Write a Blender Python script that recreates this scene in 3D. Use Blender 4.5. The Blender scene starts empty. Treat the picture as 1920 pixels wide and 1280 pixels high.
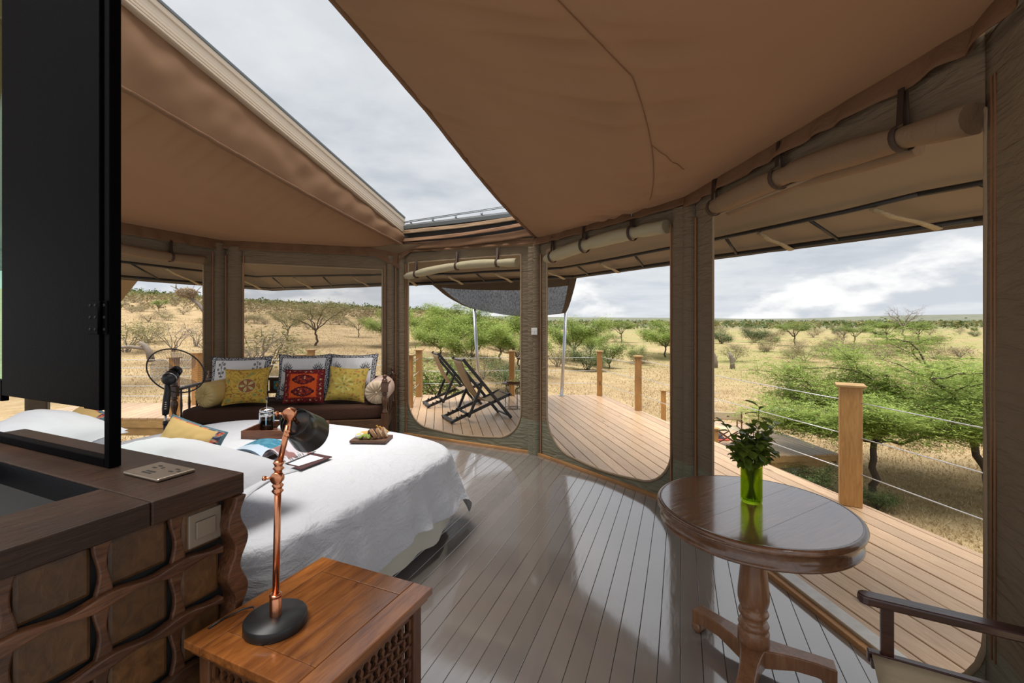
import bpy, bmesh, math, random
import numpy as np
from mathutils import Vector, Matrix, noise as mnoise

random.seed(7)
rng = np.random.default_rng(11)
S = bpy.context.scene
COL = S.collection
PI = math.pi

# ---------------------------------------------------------------- camera
F_PX, CAM_H, HORIZON = 858.0, 1.6, 600.0          # focal length in pixels of the 1920x1280 frame
cam_d = bpy.data.cameras.new('camera')
cam = bpy.data.objects.new('camera', cam_d); COL.objects.link(cam)
cam_d.sensor_width = 36.0
cam_d.lens = F_PX / 1920 * 36.0
cam_d.shift_y = -(640 - HORIZON) / 1920
cam_d.clip_start = 0.02; cam_d.clip_end = 6000
cam.location = (0, 0, CAM_H); cam.rotation_euler = (PI / 2, 0, 0)
S.camera = cam

# ---------------------------------------------------------------- world: broken overcast sky
W = bpy.data.worlds.new('sky'); S.world = W; W.use_nodes = True
nt = W.node_tree; nt.nodes.clear()
def wn(t, **k):
    n = nt.nodes.new(t)
    for a, b in k.items(): setattr(n, a, b)
    return n
def wl(a, b): nt.links.new(a, b)
tc = wn('ShaderNodeTexCoord'); sep = wn('ShaderNodeSeparateXYZ'); wl(tc.outputs['Generated'], sep.inputs[0])
def wmath(op, a, b=None, c=None):
    n = wn('ShaderNodeMath', operation=op)
    for i, s in enumerate((a, b, c)):
        if s is None: continue
        if isinstance(s, (int, float)): n.inputs[i].default_value = s
        else: wl(s, n.inputs[i])
    return n.outputs[0]
zc = wmath('MAXIMUM', sep.outputs['Z'], 0.0)
den = wmath('ADD', zc, 0.09)
px_ = wmath('DIVIDE', sep.outputs['X'], den); py_ = wmath('DIVIDE', sep.outputs['Y'], den)
comb = wn('ShaderNodeCombineXYZ'); wl(px_, comb.inputs[0]); wl(py_, comb.inputs[1])
n1 = wn('ShaderNodeTexNoise'); n1.inputs['Scale'].default_value = 0.85; n1.inputs['Detail'].default_value = 9; n1.inputs['Roughness'].default_value = 0.56
wl(comb.outputs[0], n1.inputs['Vector'])
r1 = wn('ShaderNodeValToRGB'); wl(n1.outputs['Fac'], r1.inputs[0])
cr = r1.color_ramp
cr.elements[0].position = 0.33; cr.elements[0].color = (0.46, 0.50, 0.555, 1)
cr.elements[1].position = 0.66; cr.elements[1].color = (0.82, 0.83, 0.84, 1)
e = cr.elements.new(0.47); e.color = (0.64, 0.67, 0.71, 1)
# heaped clouds low over the horizon
OFX, OFY = 9.2, 2.6
cb2 = wn('ShaderNodeCombineXYZ')
wl(wmath('MULTIPLY_ADD', sep.outputs['X'], 4.6, OFX), cb2.inputs[0]); wl(wmath('MULTIPLY_ADD', sep.outputs['Y'], 4.6, OFY), cb2.inputs[1]); wl(wmath('MULTIPLY', sep.outputs['Z'], 11.0), cb2.inputs[2])
n2 = wn('ShaderNodeTexNoise'); n2.inputs['Scale'].default_value = 1.0; n2.inputs['Detail'].default_value = 8; n2.inputs['Roughness'].default_value = 0.52
wl(cb2.outputs[0], n2.inputs['Vector'])
# more cloud close to z=0.09, fading out by z=.2 and near 0
mr = wn('ShaderNodeMapRange', interpolation_type='SMOOTHSTEP'); wl(sep.outputs['Z'], mr.inputs[0])
mr.inputs[1].default_value = 0.22; mr.inputs[2].default_value = 0.05; mr.inputs[3].default_value = -0.14; mr.inputs[4].default_value = 0.06
m2 = wn('ShaderNodeMapRange', interpolation_type='SMOOTHSTEP'); wl(wmath('ADD', n2.outputs['Fac'], mr.outputs[0]), m2.inputs[0])
m2.inputs[1].default_value = 0.50; m2.inputs[2].default_value = 0.585
# the heaps are grey at their flat undersides, white above
cb3 = wn('ShaderNodeCombineXYZ')
wl(wmath('MULTIPLY_ADD', sep.outputs['X'], 4.6, OFX), cb3.inputs[0]); wl(wmath('MULTIPLY_ADD', sep.outputs['Y'], 4.6, OFY), cb3.inputs[1]); wl(wmath('MULTIPLY', wmath('SUBTRACT', sep.outputs['Z'], 0.022), 11.0), cb3.inputs[2])
n3 = wn('ShaderNodeTexNoise'); n3.inputs['Scale'].default_value = 1.0; n3.inputs['Detail'].default_value = 8; n3.inputs['Roughness'].default_value = 0.52
wl(cb3.outputs[0], n3.inputs['Vector'])
m3 = wn('ShaderNodeMapRange', interpolation_type='SMOOTHSTEP'); wl(wmath('SUBTRACT', n3.outputs['Fac'], n2.outputs['Fac']), m3.inputs[0])
m3.inputs[1].default_value = -0.09; m3.inputs[2].default_value = 0.07
hc = wn('ShaderNodeMixRGB'); wl(m3.outputs[0], hc.inputs[0]); hc.inputs[1].default_value = (0.60, 0.64, 0.69, 1); hc.inputs[2].default_value = (0.95, 0.95, 0.945, 1)
lowz = wn('ShaderNodeMapRange', interpolation_type='SMOOTHSTEP'); wl(sep.outputs['Z'], lowz.inputs[0]); lowz.inputs[1].default_value = 0.26; lowz.inputs[2].default_value = 0.02; lowz.inputs[3].default_value = 0.0; lowz.inputs[4].default_value = 0.6
lowm = wn('ShaderNodeMixRGB'); wl(lowz.outputs[0], lowm.inputs[0]); wl(r1.outputs[0], lowm.inputs[1]); lowm.inputs[2].default_value = (0.68, 0.725, 0.77, 1)
mx = wn('ShaderNodeMixRGB'); wl(m2.outputs[0], mx.inputs[0]); wl(lowm.outputs[0], mx.inputs[1]); wl(hc.outputs[0], mx.inputs[2])
bg = wn('ShaderNodeBackground'); wl(mx.outputs[0], bg.inputs[0]); bg.inputs[1].default_value = 0.66
wo = wn('ShaderNodeOutputWorld'); wl(bg.outputs[0], wo.inputs[0])

# ---------------------------------------------------------------- sun, veiled by cloud
sd = bpy.data.lights.new('veiled_sun', 'SUN'); sd.energy = 3.9; sd.angle = math.radians(55); sd.color = (1.0, 0.965, 0.91)
so = bpy.data.objects.new('veiled_sun', sd); COL.objects.link(so)
so.rotation_euler = Vector((0.10, 0.05, -1.0)).to_track_quat('-Z', 'Y').to_euler()

S.view_settings.view_transform = 'Standard'; S.view_settings.look = 'None'
S.view_settings.gamma = 1.0; S.view_settings.use_curve_mapping = False
S.view_settings.exposure = 0.70

# ---------------------------------------------------------------- places
def at(px, py, Y): return Vector(((px - 960) / F_PX * Y, Y, CAM_H - (py - HORIZON) / F_PX * Y))
def onz(px, py, z): return at(px, py, F_PX * (CAM_H - z) / (py - HORIZON))
AZ = math.radians(24.0); SA, CA = math.sin(AZ), math.cos(AZ)
def rb(r, b, z=0.0): return Vector((r * CA + b * SA, -r * SA + b * CA, z))      # room axes: b along the ridge, r across

# ---------------------------------------------------------------- mesh builder
def V3(*a): return Vector(a)
class MB:
    def __init__(self): self.v = []; self.f = []; self.c = None; self.s = []
    def add(self, vs, fs, smooth=False):
        o = len(self.v); self.v += [tuple(p) for p in vs]; self.f += [tuple(i + o for i in f) for f in fs]; self.s += [smooth] * len(fs)
        return self
    def box(self, c, s, M=None):
        x, y, z = (k / 2 for k in s); c = Vector(c)
        vs = [Vector((a * x, b * y, d * z)) for a in (-1, 1) for b in (-1, 1) for d in (-1, 1)]
        vs = [c + (M @ p if M else p) for p in vs]
        return self.add(vs, [(0, 1, 3, 2), (4, 6, 7, 5), (0, 4, 5, 1), (2, 3, 7, 6), (0, 2, 6, 4), (1, 5, 7, 3)])
    def bar(self, p, q, w, t, up=(0, 0, 1), ext=0.0):
        p, q = Vector(p), Vector(q); d = (q - p).normalized(); p = p - d * ext; q = q + d * ext
        up = Vector(up); s = d.cross(up)
        if s.length < 1e-4: s = d.cross(Vector((1, 0, 0)))
        s.normalize(); n = s.cross(d).normalized()
        vs = [e + s * (a * w / 2) + n * (b * t / 2) for e in (p, q) for a, b in ((-1, -1), (1, -1), (1, 1), (-1, 1))]
        return self.add(vs, [(3, 2, 1, 0), (4, 5, 6, 7), (0, 1, 5, 4), (1, 2, 6, 5), (2, 3, 7, 6), (3, 0, 4, 7)])
    def tube(self, pts, r, n=8, cap=True, flat=1.0, up=None):
        pts = [Vector(p) for p in pts]; m = len(pts)
        rs = list(r) if hasattr(r, '__len__') else [r] * m
        vs, fs = [], []
        t0 = (pts[1] - pts[0]).normalized()
        a = Vector(up) if up else (Vector((0, 0, 1)) if abs(t0.z) < 0.9 else Vector((1, 0, 0)))
        nrm = (a - t0 * a.dot(t0)).normalized()
        for i, p in enumerate(pts):
            t = ((pts[min(i + 1, m - 1)] - pts[max(i - 1, 0)])).normalized()
            nrm = nrm - t * nrm.dot(t)
            nrm = nrm.normalized() if nrm.length > 1e-5 else t.orthogonal().normalized()
            b = t.cross(nrm)
            for k in range(n):
                an = 2 * PI * k / n
                vs.append(p + (nrm * (math.cos(an) * flat) + b * math.sin(an)) * rs[i])
        for i in range(m - 1):
            for k in range(n):
                k2 = (k + 1) % n
                fs.append((i * n + k, i * n + k2, (i + 1) * n + k2, (i + 1) * n + k))
        self.add(vs, fs, True)
        if cap:
            o = len(self.v) - len(vs)
            self.f.append(tuple(o + k for k in range(n))[::-1]); self.s.append(False)
            self.f.append(tuple(o + (m - 1) * n + k for k in range(n))); self.s.append(False)
        return self
    def lathe(self, prof, n=24, M=None, c=(0, 0, 0), sx=1.0, sy=1.0, smooth=True):
        vs, fs = [], []; c = Vector(c); m = len(prof)
        for r, z in prof:
            for k in range(n):
                an = 2 * PI * k / n; p = Vector((max(r, 1e-4) * math.cos(an) * sx, max(r, 1e-4) * math.sin(an) * sy, z))
                vs.append(c + (M @ p if M else p))
        for i in range(m - 1):
            for k in range(n):
                k2 = (k + 1) % n
                fs.append((i * n + k, i * n + k2, (i + 1) * n + k2, (i + 1) * n + k))
        return self.add(vs, fs, smooth)
    def prism(self, poly, z0, z1, M=None, c=(0, 0, 0)):
        n = len(poly); c = Vector(c)
        vs = [c + (M @ Vector((x, y, z)) if M else Vector((x, y, z))) for z in (z0, z1) for x, y in poly]
        fs = [tuple(range(n))[::-1], tuple(range(n, 2 * n))] + [(k, (k + 1) % n, n + (k + 1) % n, n + k) for k in range(n)]
        return self.add(vs, fs)
    def grid(self, fn, nu, nv, smooth=True):
        vs = [fn(i / nu, j / nv) for i in range(nu + 1) for j in range(nv + 1)]
        fs = [(i * (nv + 1) + j, (i + 1) * (nv + 1) + j, (i + 1) * (nv + 1) + j + 1, i * (nv + 1) + j + 1) for i in range(nu) for j in range(nv)]
        return self.add(vs, fs, smooth)
    def build(self, name, mat, parent=None, bevel=0.0, solid=0.0, cols=None, seg=2):
        me = bpy.data.meshes.new(name); me.from_pydata(self.v, [], self.f)
        me.polygons.foreach_set('use_smooth', self.s)
        if cols is not None:
            ca = me.color_attributes.new('Col', 'FLOAT_COLOR', 'POINT')
            arr = np.ones((len(self.v), 4), np.float32); arr[:, :3] = np.asarray(cols, np.float32)
            ca.data.foreach_set('color', arr.ravel())
        me.update()
        o = bpy.data.objects.new(name, me); COL.objects.link(o)
        if mat: me.materials.append(mat)
        if parent: o.parent = parent
        if solid:
            m = o.modifiers.new('thick', 'SOLIDIFY'); m.thickness = solid; m.offset = 0
        if bevel:
            m = o.modifiers.new('edge', 'BEVEL'); m.width = bevel; m.segments = seg; m.limit_method = 'ANGLE'; m.angle_limit = math.radians(40)
        return o
def raw_mesh(name, verts, faces, mat, parent=None, smooth=False):
    """fast mesh from arrays: verts (N,3), faces (M,k)"""
    me = bpy.data.meshes.new(name); k = faces.shape[1]
    me.vertices.add(len(verts)); me.vertices.foreach_set('co', np.asarray(verts, np.float32).ravel())
    me.loops.add(faces.size); me.loops.foreach_set('vertex_index', faces.astype(np.int32).ravel())
    me.polygons.add(len(faces)); me.polygons.foreach_set('loop_start', np.arange(0, faces.size, k, dtype=np.int32))
    me.polygons.foreach_set('use_smooth', np.full(len(faces), smooth))
    me.update(calc_edges=True); me.validate()
    me.materials.append(mat)
    o = bpy.data.objects.new(name, me); COL.objects.link(o)
    if parent: o.parent = parent
    return o
def tag(o, label=None, cat=None, group=None, kind=None):
    if label: o['label'] = label
    if cat: o['category'] = cat
    if group: o['group'] = group
    if kind: o['kind'] = kind
    return o
def thing(name, label, cat, loc=(0, 0, 0), rz=0.0, group=None, kind=None):
    o = bpy.data.objects.new(name, None); COL.objects.link(o); o.empty_display_size = 0.1
    o.location = loc; o.rotation_euler = (0, 0, rz)
    return tag(o, label, cat, group, kind)
def kids(o): return [c for c in bpy.data.objects if c.parent == o]
def copy_tree(o, parent=None):
    c = o.copy(); COL.objects.link(c); c.parent = parent
    for ch in kids(o): copy_tree(ch, c)
    return c

# ---------------------------------------------------------------- materials
class NT:
    """small helper over a material node tree"""
    def __init__(self, name):
        self.m = bpy.data.materials.new(name); self.m.use_nodes = True
        self.t = self.m.node_tree; self.t.nodes.clear()
        self.out = self.n('ShaderNodeOutputMaterial')
    def n(self, t, **k):
        x = self.t.nodes.new(t)
        for a, b in k.items(): setattr(x, a, b)
        return x
    def l(self, a, b): self.t.links.new(a, b)
    def mix(self, fac, a, b, mode='MIX'):
        x = self.n('ShaderNodeMixRGB', blend_type=mode)
        for i, s in enumerate((fac, a, b)):
            if isinstance(s, (int, float)): x.inputs[i].default_value = s
            elif isinstance(s, tuple): x.inputs[i].default_value = (*s[:3], 1)
            else: self.l(s, x.inputs[i])
        return x.outputs[0]
    def coord(self, kind='Object', scale=(1, 1, 1), rot=(0, 0, 0)):
        c = self.n('ShaderNodeTexCoord'); mp = self.n('ShaderNodeMapping')
        mp.inputs['Scale'].default_value = scale; mp.inputs['Rotation'].default_value = rot
        self.l(c.outputs[kind], mp.inputs[0]); return mp.outputs[0]
    def noise(self, vec, scale, detail=4, rough=0.55, dist=0.0):
        x = self.n('ShaderNodeTexNoise'); x.inputs['Scale'].default_value = scale; x.inputs['Detail'].default_value = detail
        x.inputs['Roughness'].default_value = rough; x.inputs['Distortion'].default_value = dist
        if vec is not None: self.l(vec, x.inputs['Vector'])
        return x.outputs['Fac']
    def ramp(self, fac, *st):
        x = self.n('ShaderNodeValToRGB'); self.l(fac, x.inputs[0]); cr = x.color_ramp
        for i, (p, c) in enumerate(st):
            e = cr.elements[i] if i < 2 else cr.elements.new(p)
            e.position = p; e.color = (*c[:3], 1) if isinstance(c, tuple) else (c, c, c, 1)
        return x.outputs[0]
    def bump(self, h, strength, dist=0.01):
        x = self.n('ShaderNodeBump'); x.inputs['Strength'].default_value = strength; x.inputs['Distance'].default_value = dist
        self.l(h, x.inputs['Height']); return x.outputs[0]
    def pbr(self, col, rough=0.6, metal=0.0, spec=0.5, normal=None, **k):
        b = self.n('ShaderNodeBsdfPrincipled')
        def put(s, v):
            if isinstance(v, (int, float)): b.inputs[s].default_value = v
            elif isinstance(v, tuple): b.inputs[s].default_value = (*v[:3], 1)
            else: self.l(v, b.inputs[s])
        put('Base Color', col); put('Roughness', rough); put('Metallic', metal); put('Specular IOR Level', spec)
        for a, v in k.items(): put(a.replace('_', ' '), v)
        if normal is not None: self.l(normal, b.inputs['Normal'])
        return b.outputs[0]
    def done(self, sh): self.l(sh, self.out.inputs[0]); return self.m
def lin(r, g, b):
    f = lambda c: (c / 255) / 12.92 if c / 255 <= 0.04045 else ((c / 255 + 0.055) / 1.055) ** 2.4
    return (f(r), f(g), f(b))
def plain(name, col, rough=0.5, metal=0.0, spec=0.5, var=0.0, vs=8.0, bump=0.0, bs=60.0):
    t = NT(name); c = col; nm = None
    if var:
        nz = t.noise(t.coord(), vs, 5)
        c = t.mix(nz, tuple(k * (1 - var) for k in col), tuple(min(1, k * (1 + var)) for k in col))
    if bump: nm = t.bump(t.noise(t.coord(), bs, 4), bump, 0.004)
    return t.done(t.pbr(c, rough, metal, spec, nm))
def wood(name, c1, c2, rough=0.4, scale=6.0, stretch=(1, 14, 14), rnd=0.25, bump=0.15, knots=False, spec=0.5, coat=0.0, dark=None, cior=1.8):
    """grain runs along the stretch axis that is 1 (object space)"""
    t = NT(name)
    info = t.n('ShaderNodeObjectInfo')
    c = t.n('ShaderNodeTexCoord'); mp = t.n('ShaderNodeMapping'); mp.inputs['Scale'].default_value = stretch
    add = t.n('ShaderNodeVectorMath', operation='ADD'); sc = t.n('ShaderNodeVectorMath', operation='SCALE')
    cmb = t.n('ShaderNodeCombineXYZ')
    for i in range(3): t.l(info.outputs['Random'], cmb.inputs[i])
    t.l(cmb.outputs[0], sc.inputs[0]); sc.inputs['Scale'].default_value = 37.0
    t.l(c.outputs['Object'], add.inputs[0]); t.l(sc.outputs[0], add.inputs[1]); t.l(add.outputs[0], mp.inputs[0])
    g = t.noise(mp.outputs[0], scale, 6, 0.62, 0.6)
    g2 = t.noise(add.outputs[0], 2.2, 3, 0.5)
    col = t.ramp(g, (0.32, c1), (0.68, c2))
    col = t.mix(t.ramp(g2, (0.35, 0.0), (0.7, 0.75)), col, dark if dark else tuple(k * 0.6 for k in c1))
    if knots:
        vo = t.n('ShaderNodeTexVoronoi'); vo.inputs['Scale'].default_value = 2.4
        m3 = t.n('ShaderNodeMapping'); m3.inputs['Scale'].default_value = tuple(0.55 if s == min(stretch) else 1.6 for s in stretch)
        t.l(add.outputs[0], m3.inputs[0]); t.l(m3.outputs[0], vo.inputs['Vector'])
        col = t.mix(t.ramp(vo.outputs['Distance'], (0.035, 0.75), (0.10, 0.0)), col, tuple(k * 0.35 for k in c1))
    hsv = t.n('ShaderNodeHueSaturation'); t.l(col, hsv.inputs['Color'])
    mrv = t.n('ShaderNodeMapRange'); t.l(info.outputs['Random'], mrv.inputs[0]); mrv.inputs[3].default_value = 1 - rnd; mrv.inputs[4].default_value = 1 + rnd
    t.l(mrv.outputs[0], hsv.inputs['Value'])
    nm = t.bump(g, bump, 0.004)
    return t.done(t.pbr(hsv.outputs[0], rough, 0, spec, nm, Coat_Weight=coat, Coat_Roughness=0.10, Coat_IOR=cior))
def fabric(name, col, trans=0.0, bump=0.3, bscale=5.0, var=0.12, weave=True, rough=0.9, tcol=None):
    t = NT(name); co = t.coord()
    nz = t.noise(co, 3.0, 4)
    c = t.mix(nz, tuple(k * (1 - var) for k in col), tuple(min(1, k * (1 + var)) for k in col))
    h = t.noise(co, bscale, 5, 0.5, 0.8)
    nm = t.bump(h, bump, 0.03)
    sh = t.pbr(c, rough, 0, 0.2, nm)
    if trans:
        tr = t.n('ShaderNodeBsdfTranslucent')
        if tcol: tr.inputs[0].default_value = (*tcol, 1)
        else: t.l(c, tr.inputs[0])
        ms = t.n('ShaderNodeMixShader'); ms.inputs[0].default_value = trans
        t.l(sh, ms.inputs[1]); t.l(tr.outputs[0], ms.inputs[2]); sh = ms.outputs[0]
    return t.done(sh)
def attr_mat(name, rough=0.8, bump=0.2, bscale=120.0, spec=0.3):
    t = NT(name); a = t.n('ShaderNodeAttribute'); a.attribute_name = 'Col'
    nm = t.bump(t.noise(t.coord(), bscale, 3), bump, 0.003) if bump else None
    return t.done(t.pbr(a.outputs['Color'], rough, 0, spec, nm))

M = {}
M['canvas_in'] = fabric('canvas_liner', (0.205, 0.115, 0.064), trans=0.05, bump=0.22, bscale=2.2, var=0.06, tcol=(0.36, 0.19, 0.10))
M['canvas_lit'] = M['canvas_in']
def wall_canvas():
    t = NT('olive_canvas'); co = t.coord()
    g = t.n('ShaderNodeNewGeometry'); sp = t.n('ShaderNodeSeparateXYZ'); t.l(g.outputs['Position'], sp.inputs[0])
    mr = t.n('ShaderNodeMapRange'); t.l(sp.outputs['Z'], mr.inputs[0]); mr.inputs[1].default_value = 0.40; mr.inputs[2].default_value = 0.41
    nz = t.noise(co, 2.5, 4)
    up = t.mix(nz, (0.195, 0.142, 0.090), (0.245, 0.182, 0.120)); lo = t.mix(nz, (0.20, 0.19, 0.13), (0.25, 0.235, 0.165))
    c = t.mix(mr.outputs[0], lo, up)
    st = t.coord(scale=(1, 1, 5.5))
    h = t.noise(st, 4.5, 4, 0.5, 1.2)
    nm = t.bump(h, 0.7, 0.04)
    sh = t.pbr(c, 0.85, 0, 0.25, nm)
    tr = t.n('ShaderNodeBsdfTranslucent'); t.l(c, tr.inputs[0])
    ms = t.n('ShaderNodeMixShader'); ms.inputs[0].default_value = 0.12; t.l(sh, ms.inputs[1]); t.l(tr.outputs[0], ms.inputs[2])
    return t.done(ms.outputs[0])
M['canvas_wall'] = wall_canvas()
M['canvas_fly'] = fabric('fly_canvas', (0.20, 0.140, 0.085), trans=0.09, bump=0.2, bscale=2.5, var=0.08)
M['valance'] = fabric('valance_canvas', (0.20, 0.108, 0.060), trans=0.10, bump=0.6, bscale=7.0, var=0.12)
M['roll'] = fabric('rolled_canvas', (0.38, 0.33, 0.215), trans=0.0, bump=0.4, bscale=6.0, var=0.08)
M['roll_brown'] = fabric('rolled_brown_canvas', (0.23, 0.15, 0.09), trans=0.0, bump=0.5, bscale=9.0, var=0.1)
M['strap'] = plain('dark_strap', (0.055, 0.03, 0.02), 0.7)
M['webbing'] = fabric('webbing', (0.42, 0.34, 0.22), bump=0.5, bscale=40)
M['pipe'] = plain('dark_pipe', (0.02, 0.017, 0.016), 0.45)
M['zip'] = plain('zip_tape', (0.33, 0.15, 0.065), 0.6, var=0.2)
M['binding'] = fabric('edge_binding', (0.34, 0.25, 0.16), bump=0.3, bscale=20)
M['cream_metal'] = plain('cream_metal', (0.66, 0.55, 0.43), 0.35, spec=0.5, var=0.05)
M['grey_metal'] = plain('grey_metal', (0.18, 0.20, 0.21), 0.4, 0.6)
M['steel'] = plain('galvanised_steel', (0.55, 0.57, 0.60), 0.35, 0.8, var=0.1)
M['black_paint'] = plain('black_paint', (0.0018, 0.0014, 0.0016), 0.5, spec=0.03, var=0.3, vs=30, bump=0.25, bs=160)
M['trim_wood'] = wood('trim_wood', (0.36, 0.17, 0.06), (0.50, 0.26, 0.10), 0.45, 8, (14, 1, 14))
# ================================================================= tent plan
PY0, PZ, PA, PB, PC, PD = V3(-4.90, 4.60, 0), V3(-4.05, 6.38, 0), V3(-1.58, 6.46, 0), V3(0.29, 5.49, 0), V3(1.50, 3.89, 0), V3(1.79, 1.73, 0)
PE = PD + V3(-SA, -CA, 0) * 5.5
PX0 = PY0 + V3(-SA, -CA, 0) * 5.5
TOP = {'Y': 2.70, 'Z': 2.68, 'A': 2.55, 'B': 2.50, 'C': 2.60, 'D': 2.68, 'E': 2.70}
PLAN = [PX0, PY0, PZ, PA, PB, PC, PD, PE]

# ---------------------------------------------------------------- painted plank floor
def clip_poly(poly, a, b, c):               # keep a*x+b*y<=c
    out = []
    for i in range(len(poly)):
        p, q = poly[i], poly[(i + 1) % len(poly)]
        dp, dq = a * p[0] + b * p[1] - c, a * q[0] + b * q[1] - c
        if dp <= 0: out.append(p)
        if dp * dq < 0:
            t = dp / (dp - dq); out.append((p[0] + (q[0] - p[0]) * t, p[1] + (q[1] - p[1]) * t))
    return out
def floor_paint():
    t = NT('grey_floor_paint'); co = t.coord()
    info = t.n('ShaderNodeObjectInfo')
    n1 = t.noise(co, 3.0, 5); n2 = t.noise(co, 45, 4, 0.6)
    base = t.mix(n1, (0.200, 0.172, 0.155), (0.250, 0.218, 0.198))
    base = t.mix(t.ramp(n2, (0.70, 0.0), (0.80, 0.5)), base, (0.30, 0.26, 0.22))
    hs = t.n('ShaderNodeHueSaturation'); t.l(base, hs.inputs['Color'])
    mrv = t.n('ShaderNodeMapRange'); t.l(info.outputs['Random'], mrv.inputs[0]); mrv.inputs[3].default_value = 0.9; mrv.inputs[4].default_value = 1.1
    t.l(mrv.outputs[0], hs.inputs['Value'])
    ro = t.n('ShaderNodeMapRange'); t.l(t.noise(co, 7, 5, 0.6), ro.inputs[0]); ro.inputs[1].default_value = 0.3; ro.inputs[2].default_value = 0.7; ro.inputs[3].default_value = 0.08; ro.inputs[4].default_value = 0.20
    w = t.noise(t.coord(scale=(9, 2.2, 9)), 2.0, 4, 0.55)
    nm = t.bump(w, 0.11, 0.02)
    return t.done(t.pbr(hs.outputs[0], ro.outputs[0], 0, 0.9, nm, Coat_Weight=1.0, Coat_Roughness=0.07, Coat_IOR=2.1))
M['floor'] = floor_paint()
M['gap'] = plain('dark_gap', (0.07, 0.055, 0.045), 0.9)
floor_ = thing('floor', 'glossy grey painted plank floor of the tent', 'floor', kind='structure')
fa = math.radians(20.2); fd = V3(math.sin(fa), math.cos(fa), 0); fn = V3(math.cos(fa), -math.sin(fa), 0)
plan2 = [(p.x, p.y) for p in PLAN]
PW = 0.0985
k0 = int(math.floor(min(p.dot(fn) for p in PLAN) / PW)); k1 = int(math.ceil(max(p.dot(fn) for p in PLAN) / PW))
# plan2 runs clockwise and is convex enough to clip a strip of it
for k in range(k0, k1):
    lo, hi = k * PW + 0.0010, (k + 1) * PW - 0.0010
    poly = clip_poly(plan2, fn.x, fn.y, hi); poly = clip_poly(poly, -fn.x, -fn.y, -lo) if poly else poly
    if len(poly) < 3: continue
    loc = [(x * fn.x + y * fn.y, x * fd.x + y * fd.y) for x, y in poly]
    loc = clip_poly(loc, 0, -1, 2.0)
    if len(loc) < 3: continue
    cx = (lo + hi) / 2
    ar = sum(loc[i][0] * loc[(i + 1) % len(loc)][1] - loc[(i + 1) % len(loc)][0] * loc[i][1] for i in range(len(loc)))
    if ar < 0: loc = loc[::-1]
    ins = [(x + (0.0016 if x - cx < -0.04 else -0.0016 if x - cx > 0.04 else 0), y) for x, y in loc]
    n = len(loc); mb = MB(); dz = random.uniform(-0.0008, 0.0008)
    vs = [(x - cx, y, -0.03) for x, y in loc] + [(x - cx, y, -0.0022 + dz) for x, y in loc] + [(x - cx, y, dz) for x, y in ins]
    fs = [tuple(range(2 * n, 3 * n))] + [(a * n + i, a * n + (i + 1) % n, (a + 1) * n + (i + 1) % n, (a + 1) * n + i) for a in (0, 1) for i in range(n)]
    mb.add(vs, fs)
    o = mb.build('plank', M['floor'], floor_)
    o.location = fn * cx; o.rotation_euler = (0, 0, -fa)
mb = MB(); mb.prism([(p.x, p.y) for p in PLAN][::-1], -0.05, -0.02); mb.build('subfloor', M['gap'], floor_)

# ---------------------------------------------------------------- canvas walls
def rrect(t0, t1, z0, z1, rbl, rbr, rtr, rtl, zt1=None, n=9, sag=0.0):
    zt1 = z1 if zt1 is None else zt1
    pts = []
    def arc(cx, cz, r, a0):
        if r < 0.006: pts.append((cx, cz)); return
        for i in range(n): a = a0 + PI / 2 * i / (n - 1); pts.append((cx + r * math.cos(a), cz + r * math.sin(a)))
    def side(p, q, m, fn=None):
        for i in range(1, m): k = i / m; pts.append((p[0] + (q[0] - p[0]) * k, p[1] + (q[1] - p[1]) * k + (fn(k) if fn else 0)))
    arc(t0 + rbl, z0 + rbl, rbl, PI); side((t0 + rbl, z0), (t1 - rbr, z0), 14, (lambda k: -sag * math.sin(PI * k)) if sag else None)
    arc(t1 - rbr, z0 + rbr, rbr, -PI / 2); side((t1, z0 + rbr), (t1, zt1 - rtr), 14)
    arc(t1 - rtr, zt1 - rtr, rtr, 0); side((t1 - rtr, zt1), (t0 + rtl, z1), 14)
    arc(t0 + rtl, z1 - rtl, rtl, PI / 2); side((t0, z1 - rtl), (t0, z0 + rbl), 14)
    return pts
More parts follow.
